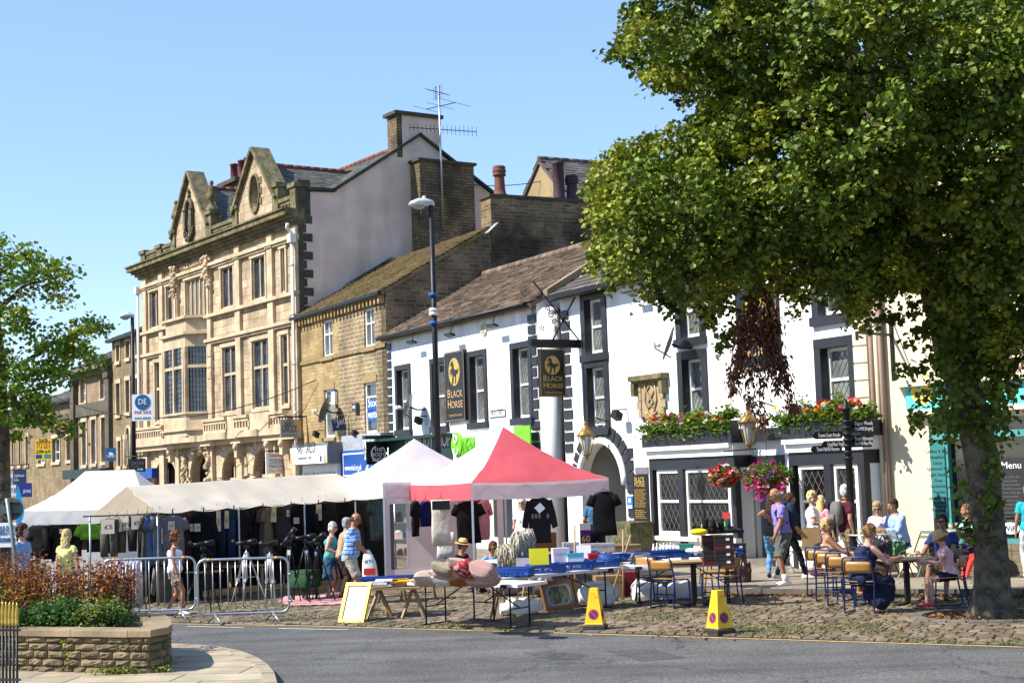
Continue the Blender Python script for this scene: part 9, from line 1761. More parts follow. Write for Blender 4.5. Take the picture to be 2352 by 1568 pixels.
person('elderly woman in a teal vest and blue denim skirt standing by the rug',loc_(760,1376),84,1.49,'f',1.3,'pink',lean=6,hands=[(.15,-.22,.92),(-.18,-.18,.90)],hair='bob',hairc=(.62,.58,.50),head=(0,-8),top=dict(m=mat('vest_teal',(.10,.42,.47),.85,var=.08,bump=.3),sleeve=0,grow=.018),bottom=dict(k='skirt',m=blotch('denim',(.035,.10,.20),(.05,.15,.27),6,.4,.6,.9),len=.50,flare=.03),shoes=dict(m=mat('sandal_brown',(.28,.10,.04),.6),k='sandal'),glasses='dark')
person('elderly man in a beige shirt and grey cap, half hidden behind the check-shirted man',loc_(787,1377),110,1.57,'m',1.,'pink',lean=12,hands=[(.2,-.15,.85),(-.2,-.15,.85)],hair='short',hairc=(.5,.5,.5),top=dict(m=mat('shirt_beige',(.52,.38,.24),.85,var=.07,bump=.35)),bottom=dict(k='trousers',m=cloth((.075,.045,.035))),shoes=dict(m=m_tblk),hat=('cap',mat('cap_grey',(.42,.42,.36),.9),None))
t_,J_,HP_=person('big man in a blue check shirt and stone shorts holding a carrier bag',loc_(806,1388),82,1.70,'m',1.28,'tan',lean=10,hands=[(.20,-.02,.86),(-.10,-.40,.86)],feet=[(.11,.02,.08),(-.11,-.08,.08)],head=(8,-22),hair='bald',hairc=(.10,.06,.04),top=dict(m=plaid('blue_check',(.045,.14,.42),(.16,.32,.62),(.55,.62,.75),22),sleeve=.72,hem=-.12),bottom=dict(k='shorts',m=mat('shorts_stone',(.50,.46,.38),.9,var=.1,bump=.4),len=1.0,grow=.02),shoes=dict(m=m_tblk,sock=0),glasses='dark')
p=at(845,1262,G(806,1388).y-.15);t=thing('carrier_bag','white carrier bag with blue lettering and a red block, held by the big man','bag',(p.x,p.y,p.z));mb=MB();mb.loft([((0,0,0),(.03,0,0),(0,.02,0)),((0,0,-.10),(.09,0,0),(0,.05,0)),((.02,0,-.25),(.13,0,0),(0,.07,0)),((.03,0,-.48),(.15,0,0),(0,.08,0)),((.03,0,-.54),(.13,0,0),(0,.06,0))],14,p=2.6);mb.build('bag',m_bag,t);text('BITE',m_sb,t,(-.09,-.072,-.24),(1,0,0),(0,.12,1),.09,width=.2,depth=.002);mb=MB();mb.box(-.08,.14,-.092,-.085,-.46,-.34);mb.build('red_block',m_sr,t)
person('seated stallholder in a straw hat with a dark band, under the red gazebo',Vector((at(1056,1260,30.9).x,30.9,0)),60,1.7,'m',1.,'tan',seat=.20,lean=10,hands=[(.15,-.3,.45),(-.15,-.3,.45)],head=(0,-10),hair='short',hairc=(.1,.07,.05),top=dict(m=cloth((.02,.02,.03))),bottom=dict(k='trousers',m=cloth((.03,.03,.05))),shoes=dict(m=m_tblk),glasses='dark',hat=('straw',mat('straw',(.68,.43,.18),.8,var=.15,sc=30,bump=.4),mat('band_brown',(.08,.02,.015),.8)))
person('seated woman with auburn hair and a pale blue top, behind the crates',Vector((at(1129,1265,30.9).x,30.9,0)),20,1.65,'f',1.,'tan',seat=.18,lean=12,head=(0,-20),hands=[(.15,-.3,.45),(-.15,-.3,.45)],hair='bob',hairc=(.14,.05,.02),top=dict(m=m_ltb,sleeve=.5),bottom=dict(k='trousers',m=cloth((.03,.03,.05))),shoes=dict(m=m_tblk),glasses='dark')
person('white-haired woman in sunglasses and a white top, beyond the gazebo',Vector((at(1200,1160,36).x,36,.12)),-20,1.66,'f',1.05,'pink',hair='bob',hairc=(.70,.66,.58),top=dict(m=m_wsh,sleeve=.6),bottom=dict(k='trousers',m=cloth((.5,.5,.5))),shoes=dict(m=trainer),glasses='dark')
person('man in a blue shirt and navy trousers standing behind the black t-shirt',Vector((at(1368,1180,34.5).x,34.5,.12)),165,1.76,'m',1.08,'tan',lean=6,hands=[(.2,-.25,1.0),(-.32,-.05,1.02)],hair='short',hairc=(.15,.1,.08),top=dict(m=mat('shirt_mid_blue',(.045,.17,.34),.85,var=.1,bump=.35),sleeve=.62),bottom=dict(k='trousers',m=cloth((.025,.025,.05))),shoes=dict(m=m_tblk))
person('bald man in a lilac shirt, grey shorts and white trainers with a navy backpack',loc_(1806,1343,.12),-78,1.82,'m',1.12,'tan',lean=9,hands=[(.16,-.26,.88),(-.10,-.26,1.28)],feet=[(.12,-.06,.08),(-.10,.06,.08)],head=(-4,-24),hair='bald',hairc=(.45,.43,.40),top=dict(m=mat('shirt_lilac',(.30,.22,.58),.85,var=.08,bump=.4,bsc=9),sleeve=.66,hem=-.02,collar=1),bottom=dict(k='shorts',m=mat('shorts_grey',(.14,.15,.13),.9,var=.12,bump=.4),len=1.02,grow=.022),shoes=dict(m=trainer,sock=1),glasses='dark',pack=mat('pack_navy',(.012,.03,.08),.8,var=.2,bump=.3))
person('woman in a black vest and light blue jeans, largely behind the lilac-shirted man',loc_(1777,1326,.12),150,1.66,'f',1.,'tan',lean=4,hands=[(.1,-.25,1.25),(-.12,-.2,1.25)],epole=[(1,-.1,-.1),(-1,-.1,-.1)],hair='long',hairc=(.08,.035,.02),top=dict(m=cloth((.012,.012,.016)),sleeve=0),bottom=dict(k='leggings',m=blotch('jeans_light',(.10,.26,.50),(.16,.36,.62),6,.4,.6,.9)),shoes=dict(m=m_tblk))
person('woman in black leggings and white trainers striding right, phone in hand',loc_(1818,1330,.12),96,1.68,'f',1.,'tan',lean=3,hands=[(.2,-.24,.92),(-.2,-.2,.9)],feet=[(.07,.28,.10),(-.08,-.26,.08)],hair='bun',hairc=(.10,.05,.03),top=dict(m=cloth((.015,.018,.03)),sleeve=.9),bottom=dict(k='leggings',m=cloth((.02,.012,.018))),shoes=dict(m=trainer))
person('blonde woman in a white t-shirt and floral trousers carrying a brown paper bag',loc_(1873,1322,.12),78,1.68,'f',1.16,'pink',lean=0,hands=[(.16,-.26,1.02),(-.14,-.24,1.0)],hair='curly',hairc=(.66,.50,.24),top=dict(m=m_wsh,sleeve=.62,hem=-.06),bottom=dict(k='trousers',m=blotch('floral_trousers',(.40,.30,.30),(.05,.03,.035),16,.46,.54,.85),grow=.03),shoes=dict(m=cloth((.22,.05,.07))),glasses='dark')
p=at(1862,1211,G(1873,1322,.12).y-.22);t=thing('paper_bag','large brown paper carrier bag on the arm of the woman in white','bag',(p.x,p.y,p.z),R(-12));mb=MB();mb.add([(-.19,-.07,-.42),(.19,-.07,-.42),(.19,.07,-.42),(-.19,.07,-.42),(-.18,-.06,0),(.18,-.06,0),(.18,.06,0),(-.18,.06,0)],[(3,2,1,0),(0,1,5,4),(1,2,6,5),(2,3,7,6),(3,0,4,7)]);mb.build('bag',mat('kraft_paper',(.42,.27,.13),.8,var=.1,sc=5,bump=.3,bsc=6),t)
for y_ in(-.06,.06):mb=MB();mb.rod([(-.07,y_,0),(-.04,y_,.11),(.04,y_,.11),(.07,y_,0)],.006,5);mb.build('handle',MC['kraft_paper'],t)
person('girl with long blonde hair in a pink top, behind the woman in white',loc_(1893,1312,.12),130,1.56,'f',.95,'pink',hair='long',hairc=(.68,.50,.22),top=dict(m=mat('top_pink',(.70,.28,.36),.85,bump=.3),sleeve=.5),bottom=dict(k='shorts',m=cloth((.5,.5,.55)),len=.5),shoes=dict(m=cloth((.5,.2,.15))))
person('white-haired man in a maroon polo and khaki trousers with a grey backpack',loc_(1950,1326,.12),106,1.80,'m',1.06,'tan',hands=[(.2,-.12,.86),(-.23,-.02,.90)],head=(20,-4),hair='short',hairc=(.66,.65,.63),top=dict(m=mat('polo_maroon',(.10,.008,.022),.85,var=.1,bump=.35),sleeve=.62,hem=-.08,collar=1),bottom=dict(k='trousers',m=mat('trousers_khaki',(.38,.27,.16),.9,var=.1,bump=.4)),shoes=dict(m=cloth((.1,.05,.03))),pack=mat('pack_grey',(.20,.19,.17),.85,var=.25,bump=.3))
def seated(i,label,sex,**kw):
 p,yw=CHP[i];p=p+Vector((.2,0,0))if i==7 else p;return person(label,Vector((p.x,p.y,.03)),yw+kw.pop('dyaw',0),sex=sex,seat=kw.pop('seat',.46),**kw)
seated(7,'woman with curly blonde hair in a tan patterned sundress, seated facing right','f',dyaw=-75,H=1.72,fat=1.18,skin='tan',lean=-6,hands=[(.1,-.35,.66),(-.12,-.35,.66)],hair='curly',hairc=(.58,.42,.20),top=dict(m=blotch('sun_dress',(.55,.30,.14),(.68,.58,.46),14,.46,.54,.85),sleeve=0,neck=.38,straps=1),bottom=dict(k='skirt',m=MC['sun_dress'],len=.25),shoes=dict(m=m_tblk,k='sandal'),glasses='dark',head=(0,2))
seated(4,'woman in a long navy sleeveless dress seated with her back to us at the table','f',dyaw=-38,H=1.80,fat=1.25,skin='pink',lean=20,hands=[(.26,-.54,.82),(-.22,-.50,.82)],feet=[(.2,-.36,.08),(-.12,-.16,.08)],hair='bun',hairc=(.50,.28,.10),head=(0,-10),top=dict(m=mat('dress_navy',(.012,.025,.085),.85,var=.15,bump=.3),sleeve=0,neck=.47,grow=.018),bottom=dict(k='skirt',m=mat('skirt_navy',(.008,.012,.04),.9,var=.2,bump=.3),len=.72,flare=.06),shoes=dict(m=mat('sandal_brown',(.28,.10,.04)),k='sandal'))
seated(8,'girl in a straw sun hat and pale pink t-shirt seated facing left','f',H=1.46,skin='pink',lean=14,seat=.47,hands=[(.10,-.34,.74),(-.10,-.36,.72)],feet=[(.09,-.28,.10),(-.09,-.34,.08)],head=(0,-26),hair='bob',hairc=(.35,.16,.06),top=dict(m=mat('tee_pink',(.74,.42,.40),.85,var=.05,bump=.3),sleeve=.5,hem=-.1,grow=.02),bottom=dict(k='shorts',m=cloth((.02,.025,.06)),len=.5),shoes=dict(m=mat('shoe_pink',(.62,.08,.10),.6)),hat=('sun',MC['straw']if 'straw' in MC else m_wood,None))
seated(9,'man in sunglasses and a navy polo shirt seated facing us behind the girl','m',dyaw=28,H=1.8,fat=1.08,skin='olive',lean=6,hands=[(.2,-.42,.62),(-.25,-.40,.74)],feet=[(.14,-.5,.08),(-.22,-.42,.08)],hair='short',hairc=(.025,.018,.014),top=dict(m=mat('polo_navy',(.015,.035,.16),.85,var=.12,bump=.35),sleeve=.62,collar=1),bottom=dict(k='shorts',m=mat('shorts_sand',(.45,.36,.24),.9),len=.85),shoes=dict(m=m_tblk),glasses='dark')
seated(10,'toddler in a pink cap and white top seated beside the navy dress','f',H=1.08,skin='pink',seat=.52,lean=6,feet=[(.07,-.3,.25),(-.07,-.3,.25)],hands=[(.1,-.25,.72),(-.1,-.25,.72)],head=(-60,0),hair='short',hairc=(.5,.35,.15),top=dict(m=m_wsh,sleeve=.5),bottom=dict(k='shorts',m=cloth((.5,.5,.55)),len=.6),shoes=dict(m=trainer),hat=('cap',mat('cap_pink',(.75,.25,.45),.8),None))
person('woman in sunglasses and a pale striped shirt seated at the bistro table by the quoins',Vector((at(2020,1180,30.5).x,30.5,.12)),-35,1.66,'f',1.08,'pink',seat=.60,lean=12,hands=[(.12,-.34,.88),(-.14,-.36,.90)],head=(10,-24),hair='curly',hairc=(.55,.40,.18),top=dict(m=mat('shirt_pale_stripe',(.70,.60,.68),.85,var=.08,bump=.35),sleeve=1.7,grow=.02),bottom=dict(k='trousers',m=cloth((.5,.5,.55))),shoes=dict(m=trainer),glasses='dark')
person('brown-haired man in a pale blue shirt seated with his back to the cream wall',Vector((at(2062,1180,30.0).x,30.0,.12)),-68,1.82,'m',1.1,'tan',seat=.58,lean=12,hands=[(.10,-.42,.92),(-.1,-.40,.92)],head=(0,-14),hair='short',hairc=(.07,.035,.02),top=dict(m=mat('shirt_pale_blue',(.30,.42,.72),.85,var=.07,sc=4,bump=.45,bsc=7),sleeve=1.7,grow=.025,hem=-.12,collar=1),bottom=dict(k='trousers',m=cloth((.10,.08,.09))),shoes=dict(m=cloth((.1,.05,.03))))
person('man in a pale aqua t-shirt and dark jeans seated, partly behind the tree trunk',Vector((at(2222,1200,29.2).x,29.2,.12)),-80,1.76,'m',1.,'tan',seat=.46,lean=4,hands=[(.12,-.30,.78),(-.1,-.34,.78)],hair='short',hairc=(.2,.12,.07),top=dict(m=mat('tee_aqua',(.35,.62,.66),.85,var=.06,bump=.3)),bottom=dict(k='trousers',m=cloth((.03,.05,.12))),shoes=dict(m=m_tblk))
person('child in bright red trousers seated just left of the tree trunk',Vector((at(2246,1250,28.7).x,28.7,.12)),-70,1.2,'m',1.,'pink',seat=.42,lean=0,feet=[(.07,-.34,.08),(-.07,-.3,.08)],hair='short',hairc=(.2,.12,.07),top=dict(m=mat('tee_pink',(.74,.42,.40))),bottom=dict(k='trousers',m=mat('trousers_red',(.70,.05,.02),.85,var=.1,bump=.3)),shoes=dict(m=cloth((.6,.1,.1)),k='sandal'))
person('person in a turquoise top and white trousers standing at the right picture edge',Vector((at(2362,1150,28.6).x,28.6,.12)),175,1.70,'f',1.05,'tan',hands=[(.24,-.1,.85),(-.24,-.1,.85)],hair='short',hairc=(.3,.2,.1),top=dict(m=mat('top_turquoise',(.02,.48,.56),.85,var=.06,bump=.3),sleeve=.6,hem=-.1),bottom=dict(k='trousers',m=cloth((.6,.6,.6))),shoes=dict(m=trainer))
p=at(2062,1276,26.0);t=thing('party_bag','green and black printed gift bag on the family table','bag',(p.x+.08,26.2,.775),R(10));mb=MB();mb.box(-.1,.1,-.05,.05,0,.22);mb.build('bag',blotch('green_print',(.03,.16,.03),(.55,.6,.5),12,.5,.56,.6,(.02,.02,.02),9,0),t);mb=MB();mb.rod([(-.05,0,.22),(-.02,0,.28),(.02,0,.28),(.05,0,.22)],.006,5);mb.build('handle',m_tblk,t)
p=at(2108,1280,26.1);mb=MB();mb.lathe((0,0,0),[(.06,0),(.12,.012),(.125,.018),(.05,.01)],18);o=mb.build('plate',m_wh,None,None,(p.x,26.1,.774));tag(o,'white plate of food on the family table','plate');mb=MB();mb.ell((0,0,.03),(.05,.04,.025));mb.build('food',mat('pastry',(.5,.28,.1),.8),o)
remesh_all()
# PLANTER WALL, SHRUBS, RAILING, TREES
m_ws=mat('wall_stone',(.24,.18,.095),.9,var=.35,sc=3,bump=.9,bsc=14,island=.3)
pw=thing('planter_wall','low rough sandstone planter wall with thick coping, holding the orange shrubs','planter',(0,0,0))
A_,B_,C_,D_=G(-420,1528,.1),G(300,1545,.1),G(388,1537,.1),G(392,1500,.1)
WP=[A_,B_,G(345,1545,.1),G(376,1538,.1),G(386,1528,.1),G(384,1512,.1),G(370,1500,.1),G(300,1492,.1),G(-420,1485,.1)]
zt_=.60;rd=random.Random(11)
mb=MB();mb.poly([(p.x,p.y,.05)for p in WP],(0,0,zt_-.1));
if True:
 core=mb.build('wall_core',mat('wall_mortar',(.09,.075,.05),.95,var=.3,sc=5),pw)
mb=MB()
def course(a,b,z,h,first):
 d=(b-a);L_=d.length;d.normalize();n=Vector((d.y,-d.x,0));x=-rd.uniform(0,.15)if first else 0
 while x<L_:
  w_=rd.uniform(.14,.34);x0_,x1_=max(0,x),min(L_,x+w_);x+=w_+.012
  if x1_-x0_<.03:continue
  c=a+d*((x0_+x1_)/2);c.z=z+h/2;hw,hh=(x1_-x0_)/2,h/2-.006;k0=len(mb.v);nx,nz=5,4
  for i in range(nx+1):
   for j in range(nz+1):
    u,v=-1+2*i/nx,-1+2*j/nz;e=(1-abs(u)**4)*(1-abs(v)**4);q=c+d*hw*u+Vector((0,0,hh*v))+n*(.006+e*rd.uniform(.018,.055));mb.v.append(tuple(q))
  for i in range(nx):
   for j in range(nz):a_=k0+i*(nz+1)+j;mb.f.append((a_,a_+nz+1,a_+nz+2,a_+1));mb.mi.append(0);mb.sm.append(False)
zs_=[.06,.165,.26,.36,.45,.54]
for r_ in range(5):
 for i in range(len(WP)-2):course(WP[i],WP[i+1],zs_[r_],zs_[r_+1]-zs_[r_],i==0)
mb.build('stone_courses',m_ws,pw)
m_cop=mat('coping_stone',(.36,.27,.155),.85,var=.3,sc=2.5,bump=.6,bsc=10,island=.12)
cc=sum(WP[1:8],Vector())/7
def outset(p,k):
 i=WP.index(p);a,b=WP[(i-1)%len(WP)],WP[(i+1)%len(WP)];d=(b-a).normalized();return p+Vector((d.y,-d.x,0))*k
ou=[outset(p,.06)for p in WP];
for i in range(len(WP)-2):
 L_=(WP[i+1]-WP[i]).length;nn=max(1,round(L_/.85))
 for j in range(nn):
  a,b=ou[i].lerp(ou[i+1],j/nn),ou[i].lerp(ou[i+1],(j+1)/nn);i1=outset(WP[i],-.30);i2=outset(WP[i+1],-.30);c,d=i1.lerp(i2,(j+1)/nn),i1.lerp(i2,j/nn);mb=MB();g_=(b-a).normalized()*.004;zz=zt_-.015+rd.uniform(-.002,.002)
  P=[a+g_,b-g_,c-g_,d+g_];mb.add([(p.x,p.y,zz-.05)for p in P]+[(p.x,p.y,zz+.02)for p in P]+[(p.x*.985+P[(q+2)%4].x*.015,p.y*.985+P[(q+2)%4].y*.015,zz+.032)for q,p in enumerate(P)],[(3,2,1,0)]+[(k,(k+1)%4,(k+1)%4+4,k+4)for k in range(4)]+[(k+4,(k+1)%4+4,(k+1)%4+8,k+8)for k in range(4)]+[(8,9,10,11)]);mb.build('coping',m_cop,pw)
mb=MB();mb.poly([(p.x,p.y,.5)for p in WP],(0,0,.06));so_=mb.build('soil',m_earth,pw)
def lf(name,c,tr=.3,var=.4):return mat(name,c,.55,var=var,sc=9,bump=0,trans=tr,spec=.25)
m_or1,m_or2,m_or3=lf('leaf_rust',(.30,.075,.02)),lf('leaf_orange',(.58,.27,.04)),lf('leaf_olive',(.32,.34,.05));m_dkl=lf('leaf_maroon',(.07,.015,.02));m_shg=lf('leaf_bright',(.07,.19,.025));m_yg=lf('leaf_yellow_green',(.34,.40,.06));m_stem=mat('stem',(.16,.09,.045),.8,var=.2)
def shrub(label,x,y,hpx,wpx,n,mats,size,seed,shape='upright',Yo=0.,tops=None):
 p=G(x,y,.55);Y=p.y+Yo;h=hpx*Y/FPX;w_=wpx*Y/FPX;t=thing('shrub',label,'shrub',(at(x,y,Y).x,Y,.55));rs=np.random.RandomState(seed)
 mb=MB();P=[[]for _ in mats]
 ns=max(5,int(n/26))
 for i in range(ns):
  bx,by=rs.uniform(-w_/2,w_/2),rs.uniform(-.35,.35);hh=h*(rs.uniform(.62,1.)if shape=='upright' else rs.uniform(.4,1.)*max(.25,1-(abs(bx)/(w_*.62))**2));tx,ty=bx+rs.randn()*.05+(bx*.15),by+rs.randn()*.05;mb.rod([(bx*.85,by*.85,-.02),((bx+tx)/2,(by+ty)/2,hh*.5),(tx,ty,hh)],[.008,.006,.003],4)
  k=26 if shape=='upright' else 30
  for j in range(k):
   q=(rs.rand()**.75)if shape=='upright' else rs.rand()**.6;q=.22+.78*q if shape=='upright' else.15+.9*q
   pt=np.array([bx+(tx-bx)*q,by+(ty-by)*q,hh*q])+rs.randn(3)*np.array([.045,.045,.03])*(1 if shape=='upright' else 1.8);m_=min(len(mats)-1,int(np.clip(rs.randn()*.6+(1-q)*len(mats)*.9,0,len(mats)-1)));P[m_].append(pt)
 mb.build('stems',m_stem,t);ol=[]
 for i,(q,m_)in enumerate(zip(P,mats)):
  if len(q):ol.append(leaves('foliage',np.array(q),size,m_,t,seed*7+i,droop=.1))
 join(ol,'foliage')
shrub('tall rust and orange leaved shrub filling the middle of the planter',155,1440,150,230,2600,[m_or1,m_or2,m_or2,m_or3],.05,1,Yo=.7)
shrub('rust and olive shrub at the far left of the planter',20,1440,160,170,2000,[m_or1,m_or3,m_or2,m_or3],.05,2,Yo=.8)
shrub('thin russet shrub with sparse stems near the right end of the planter',262,1436,125,90,620,[m_or1,m_or1,m_or3],.045,3,Yo=.6)
shrub('low bushy dark green plant in the centre of the planter front',130,1446,66,190,2200,[m_shg,m_shg,lf('leaf_deep',(.03,.09,.015))],.06,4,'bush',Yo=.15)
shrub('dark maroon leaved plant at the planter front, left of the green one',60,1446,50,80,700,[m_dkl,m_dkl],.05,5,'bush',Yo=.05)
shrub('yellow-green variegated plant at the right of the planter front',218,1446,78,70,520,[m_yg,m_yg,m_shg],.045,6,'bush',Yo=.12)
shrub('small dark green bush at the right end of the planter',262,1442,60,70,700,[m_shg,lf('leaf_deep',(.03,.09,.015)),m_dkl],.05,7,'bush',Yo=.2)
p=G(125,1500,.1)
def weed(label,x,y,h_,w_,seed,z0=.1,sc=.04):
 p=G(x,y,z0);t=thing('weed',label,'weed',(p.x,p.y-.03,z0));rs=np.random.RandomState(seed);n=int(220*h_*w_/.04);P=np.stack([rs.randn(n)*w_*.35,-rs.rand(n)*.05,rs.rand(n)**.8*h_],1);leaves('foliage',P,sc,m_yg,t,seed);mb=MB();[mb.rod([(0,0,0),(rs.randn()*w_*.3,-.03,h_*rs.uniform(.5,1))],.003,4)for _ in range(7)];mb.build('stems',m_stem,t)
weed('green weed growing up the front of the planter wall',175,1540,.42,.2,1);weed('low tuft of weeds at the foot of the planter wall corner',275,1546,.09,.45,2);weed('small weed where the planter wall meets the pavement on the right',372,1542,.08,.2,3)
card_t=at(216,1432,20.6);t=thing('garden_sign','small white printed sign standing among the planter flowers','sign',(card_t.x,20.5,.56));mb=MB();mb.box(-.13,.13,0,.01,.12,.24);mb.build('board',m_wh,t);mb=MB();mb.box(-.01,.01,.002,.012,0,.12);mb.build('stake',m_tblk,t);text('GARDEN',m_ink,t,(-.10,-.003,.18),(1,0,0),(0,0,1),.045,depth=.001);text('WALL',m_ink,t,(-.07,-.003,.135),(1,0,0),(0,0,1),.04,depth=.001)
Yr=13.0;t=thing('railing','black iron railing with gilded spear tips at the lower left corner','railing',(at(0,1500,Yr).x,Yr,.1));x0w=at(0,1500,Yr).x;m_gilt=mat('gilt',(.62,.40,.07),.35,.6,.15,8,.05)
for i in range(16):
 xi=39-i*8.2;Yi=Yr-i*.16;a=at(xi,1480,Yi);bx_=a.x-x0w;mb=MB();zt2=at(xi,1437,Yi).z-.1;mb.rod([(bx_,Yi-Yr,0),(bx_,Yi-Yr,zt2)],.011,8);mb.build('bar',m_iron,t)
 mb=MB();mb.lathe((bx_,Yi-Yr,zt2),[(.012,0),(.02,.015),(.014,.03),(.016,.07),(.014,.11),(.009,.17),(.002,.2)],8);mb.build('spear_tip',m_gilt,t)
for zz in(1446,1560):mb=MB();p0,p1=at(44,zz,Yr+.05),at(39-16*8.2,zz,Yr-16*.16);mb.bar((p0.x-x0w,.05,p0.z-.1),(p1.x-x0w,-16*.16,p1.z-.1),.03,.02);mb.build('rail',m_iron,t)
m_bark=blotch('bark',(.22,.17,.115),(.08,.065,.045),5,.4,.6,.95,(.16,.14,.07),16,1.);m_lime=mat('lime_leaf',(.145,.215,.017),.5,var=.4,sc=1.1,bump=0,trans=.14,spec=.3,island=.3);m_lime2=mat('lime_leaf_yellow_lit',(.37,.41,.035),.5,var=.3,sc=2,bump=0,trans=.2,spec=.35);m_maple=mat('maple_leaf',(.17,.30,.02),.45,var=.3,sc=1.5,bump=0,trans=.35,spec=.35);m_dead=mat('dead_leaf',(.22,.085,.04),.8,var=.4,sc=6,bump=0,trans=.15)  # yellow lime leaf is coloured like sunlit foliage
T0=Vector((TREE.x,TREE.y,0));Yt=T0.y
def tp(x,y,dY=0.):return at(x,y,Yt+dY)
tree=thing('lime_tree','large leafy lime tree with a leaning trunk at the right of the square','tree',T0)
trunk=MB();n=28;rings=[(2284,1432,.46),(2281,1412,.36),(2280,1385,.285),(2280,1330,.25),(2276,1250,.235),(2266,1150,.235),(2256,1060,.24),(2242,980,.245),(2218,900,.25),(2190,800,.25)]
vs=[]
for j,(x,y,r)in enumerate(rings):
 c=tp(x,y)-T0;c.z=max(c.z,0 if j else-.03)
 for i in range(n):a=2*math.pi*i/n;q=1+(.16 if j<2 else.05)*math.sin(a*5+.6)+(.05*math.sin(a*9+j)if j else.08*math.sin(a*8));vs.append((c.x+math.cos(a)*r*q,c.y+math.sin(a)*r*q,c.z))
trunk.add(vs,[(j*n+i,j*n+(i+1)%n,(j+1)*n+(i+1)%n,(j+1)*n+i)for j in range(len(rings)-1)for i in range(n)],0,True)
rdt=random.Random(21)
def limb(mb,pts,r0_,r1_,n=10):
 m=len(pts);P=[Vector(p)-T0 for p in pts]
 Q=[]
 for i in range(m-1):
  for k in range(4):Q.append(P[i].lerp(P[i+1],k/4)+Vector((rdt.uniform(-1,1),rdt.uniform(-1,1),rdt.uniform(-1,1)))*.03*(1 if k else 0))
 Q.append(P[-1]);mb.rod(Q,[r0_+(r1_-r0_)*i/(len(Q)-1)for i in range(len(Q))],n);return[q+T0 for q in Q]
LB_=[]
LB_.append(limb(trunk,[tp(2190,830),tp(2140,640,.2),tp(2075,400,.3),tp(1980,180,.5),tp(1900,-50,.6)],.25,.10))
LB_.append(limb(trunk,[tp(2215,900),tp(2250,760,.1),tp(2300,560,.2),tp(2330,330,.3),tp(2350,0,.3)],.22,.10))
LB_.append(limb(trunk,[tp(2110,520,.25),tp(1960,470,-.4),tp(1800,430,-.9),tp(1620,420,-1.2),tp(1470,410,-1.5)],.15,.03,8))
LB_.append(limb(trunk,[tp(2060,350,.3),tp(1900,280,1.0),tp(1720,240,1.6),tp(1560,170,1.8)],.12,.03,8))
LB_.append(limb(trunk,[tp(2140,640,.2),tp(1980,620,1.0),tp(1800,640,1.5),tp(1600,600,1.8)],.12,.03,8))
LB_.append(limb(trunk,[tp(2010,240,.4),tp(1880,130,-.6),tp(1780,90,-.9),tp(1660,80,-1.1)],.11,.03,8))
LB_.append(limb(trunk,[tp(2290,600,.2),tp(2420,520,-1.2),tp(2600,450,-1.8)],.13,.05,8))
LB_.append(limb(trunk,[tp(2075,400,.3),tp(2150,250,-1.6),tp(2200,100,-2.6)],.10,.04,8))
LB_.append(limb(trunk,[tp(2300,560,.2),tp(2380,400,1.6),tp(2450,200,2.4)],.12,.05,8))
rs=np.random.RandomState(33)
OUT=[(1470,-40),(1450,20),(1385,105),(1400,120),(1470,140),(1455,165),(1520,185),(1560,215),(1620,225),(1560,262),(1500,285),(1430,325),(1375,345),(1355,372),(1395,392),(1310,402),(1335,428),(1380,450),(1340,470),(1362,505),(1345,535),(1372,560),(1355,585),(1400,608),(1390,630),(1470,632),(1500,670),(1545,700),(1580,665),(1640,715),(1690,655),(1740,690),(1790,650),(1830,705),(1880,640),(1930,700),(1985,720),(2045,650),(2110,640),(2160,700),(2230,790),(2352,830),(2700,800),(2900,500),(2900,-60)]
def inside(x,y,poly):
 c=False;j=len(poly)-1
 for i in range(len(poly)):
  xi,yi=poly[i];xj,yj=poly[j]
  if(yi>y)!=(yj>y)and x<(xj-xi)*(y-yi)/(yj-yi)+xi:c=not c
  j=i
 return c
cen=tp(2130,330)
def edge_dist(x,y):
 m=1e9
 for i in range(len(OUT)-1):
  (x1,y1),(x2,y2)=OUT[i],OUT[i+1];dx,dy=x2-x1,y2-y1;t=max(0,min(1,((x-x1)*dx+(y-y1)*dy)/(dx*dx+dy*dy+1e-9)));m=min(m,math.hypot(x-x1-t*dx,y-y1-t*dy))
 return m
SP=[]
tries=0
while len(SP)<2700 and tries<60000:
 tries+=1;x,y=rs.uniform(1290,2560),rs.uniform(-230,900)
 if y<-40 and(x<1480-y*.3):continue
 if y>=-40 and not inside(x,y,OUT):continue
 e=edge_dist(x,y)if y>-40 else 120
 if e<10:continue
 half=4.6*math.sqrt(max(.02,min(1,e/420)))
 u=rs.uniform(-1,1);u=math.copysign(abs(u)**.5,u);dY=u*half*(1.if u<0 else.78)
 if y>640 and abs(dY)>1.6:continue
 SP.append((tp(x,y,dY),e))
lp=[];ly=[];tw=MB()
for c,e in SP:
 c=np.array(c);k=rs.randint(40,84);out=np.array([c[0]-cen.x,(c[1]-cen.y),c[2]-cen.z]);out/=np.linalg.norm(out)+1e-6
 d=out*.7+rs.randn(3)*.45;d[2]-=.25;d/=np.linalg.norm(d);L_=rs.uniform(.3,.62)
 a=c-d*L_*.5;b=c+d*L_*.5+np.array([0,0,-.12])
 if rs.rand()<.45:tw.rod([tuple(a-np.array(T0)),tuple((a+b)/2-np.array(T0)+np.array([0,0,.03])),tuple(b-np.array(T0))],[.009,.006,.003],4)
 t_=rs.rand(k)[:,None];P=a+(b-a)*t_+rs.randn(k,3)*np.array([.085,.085,.055]);P[:,2]-=.05*rs.rand(k)
 (ly if rs.rand()<(.5 if e<60 else.16)else lp).append(P)  # outer sprays get more yellow leaves, painting sunlit highlights on the crown
lp=np.concatenate(lp)-np.array(T0);ly=np.concatenate(ly)-np.array(T0)
tw.build('twigs',m_bark,tree);trunk.build('trunk',m_bark,tree)
EP=[]
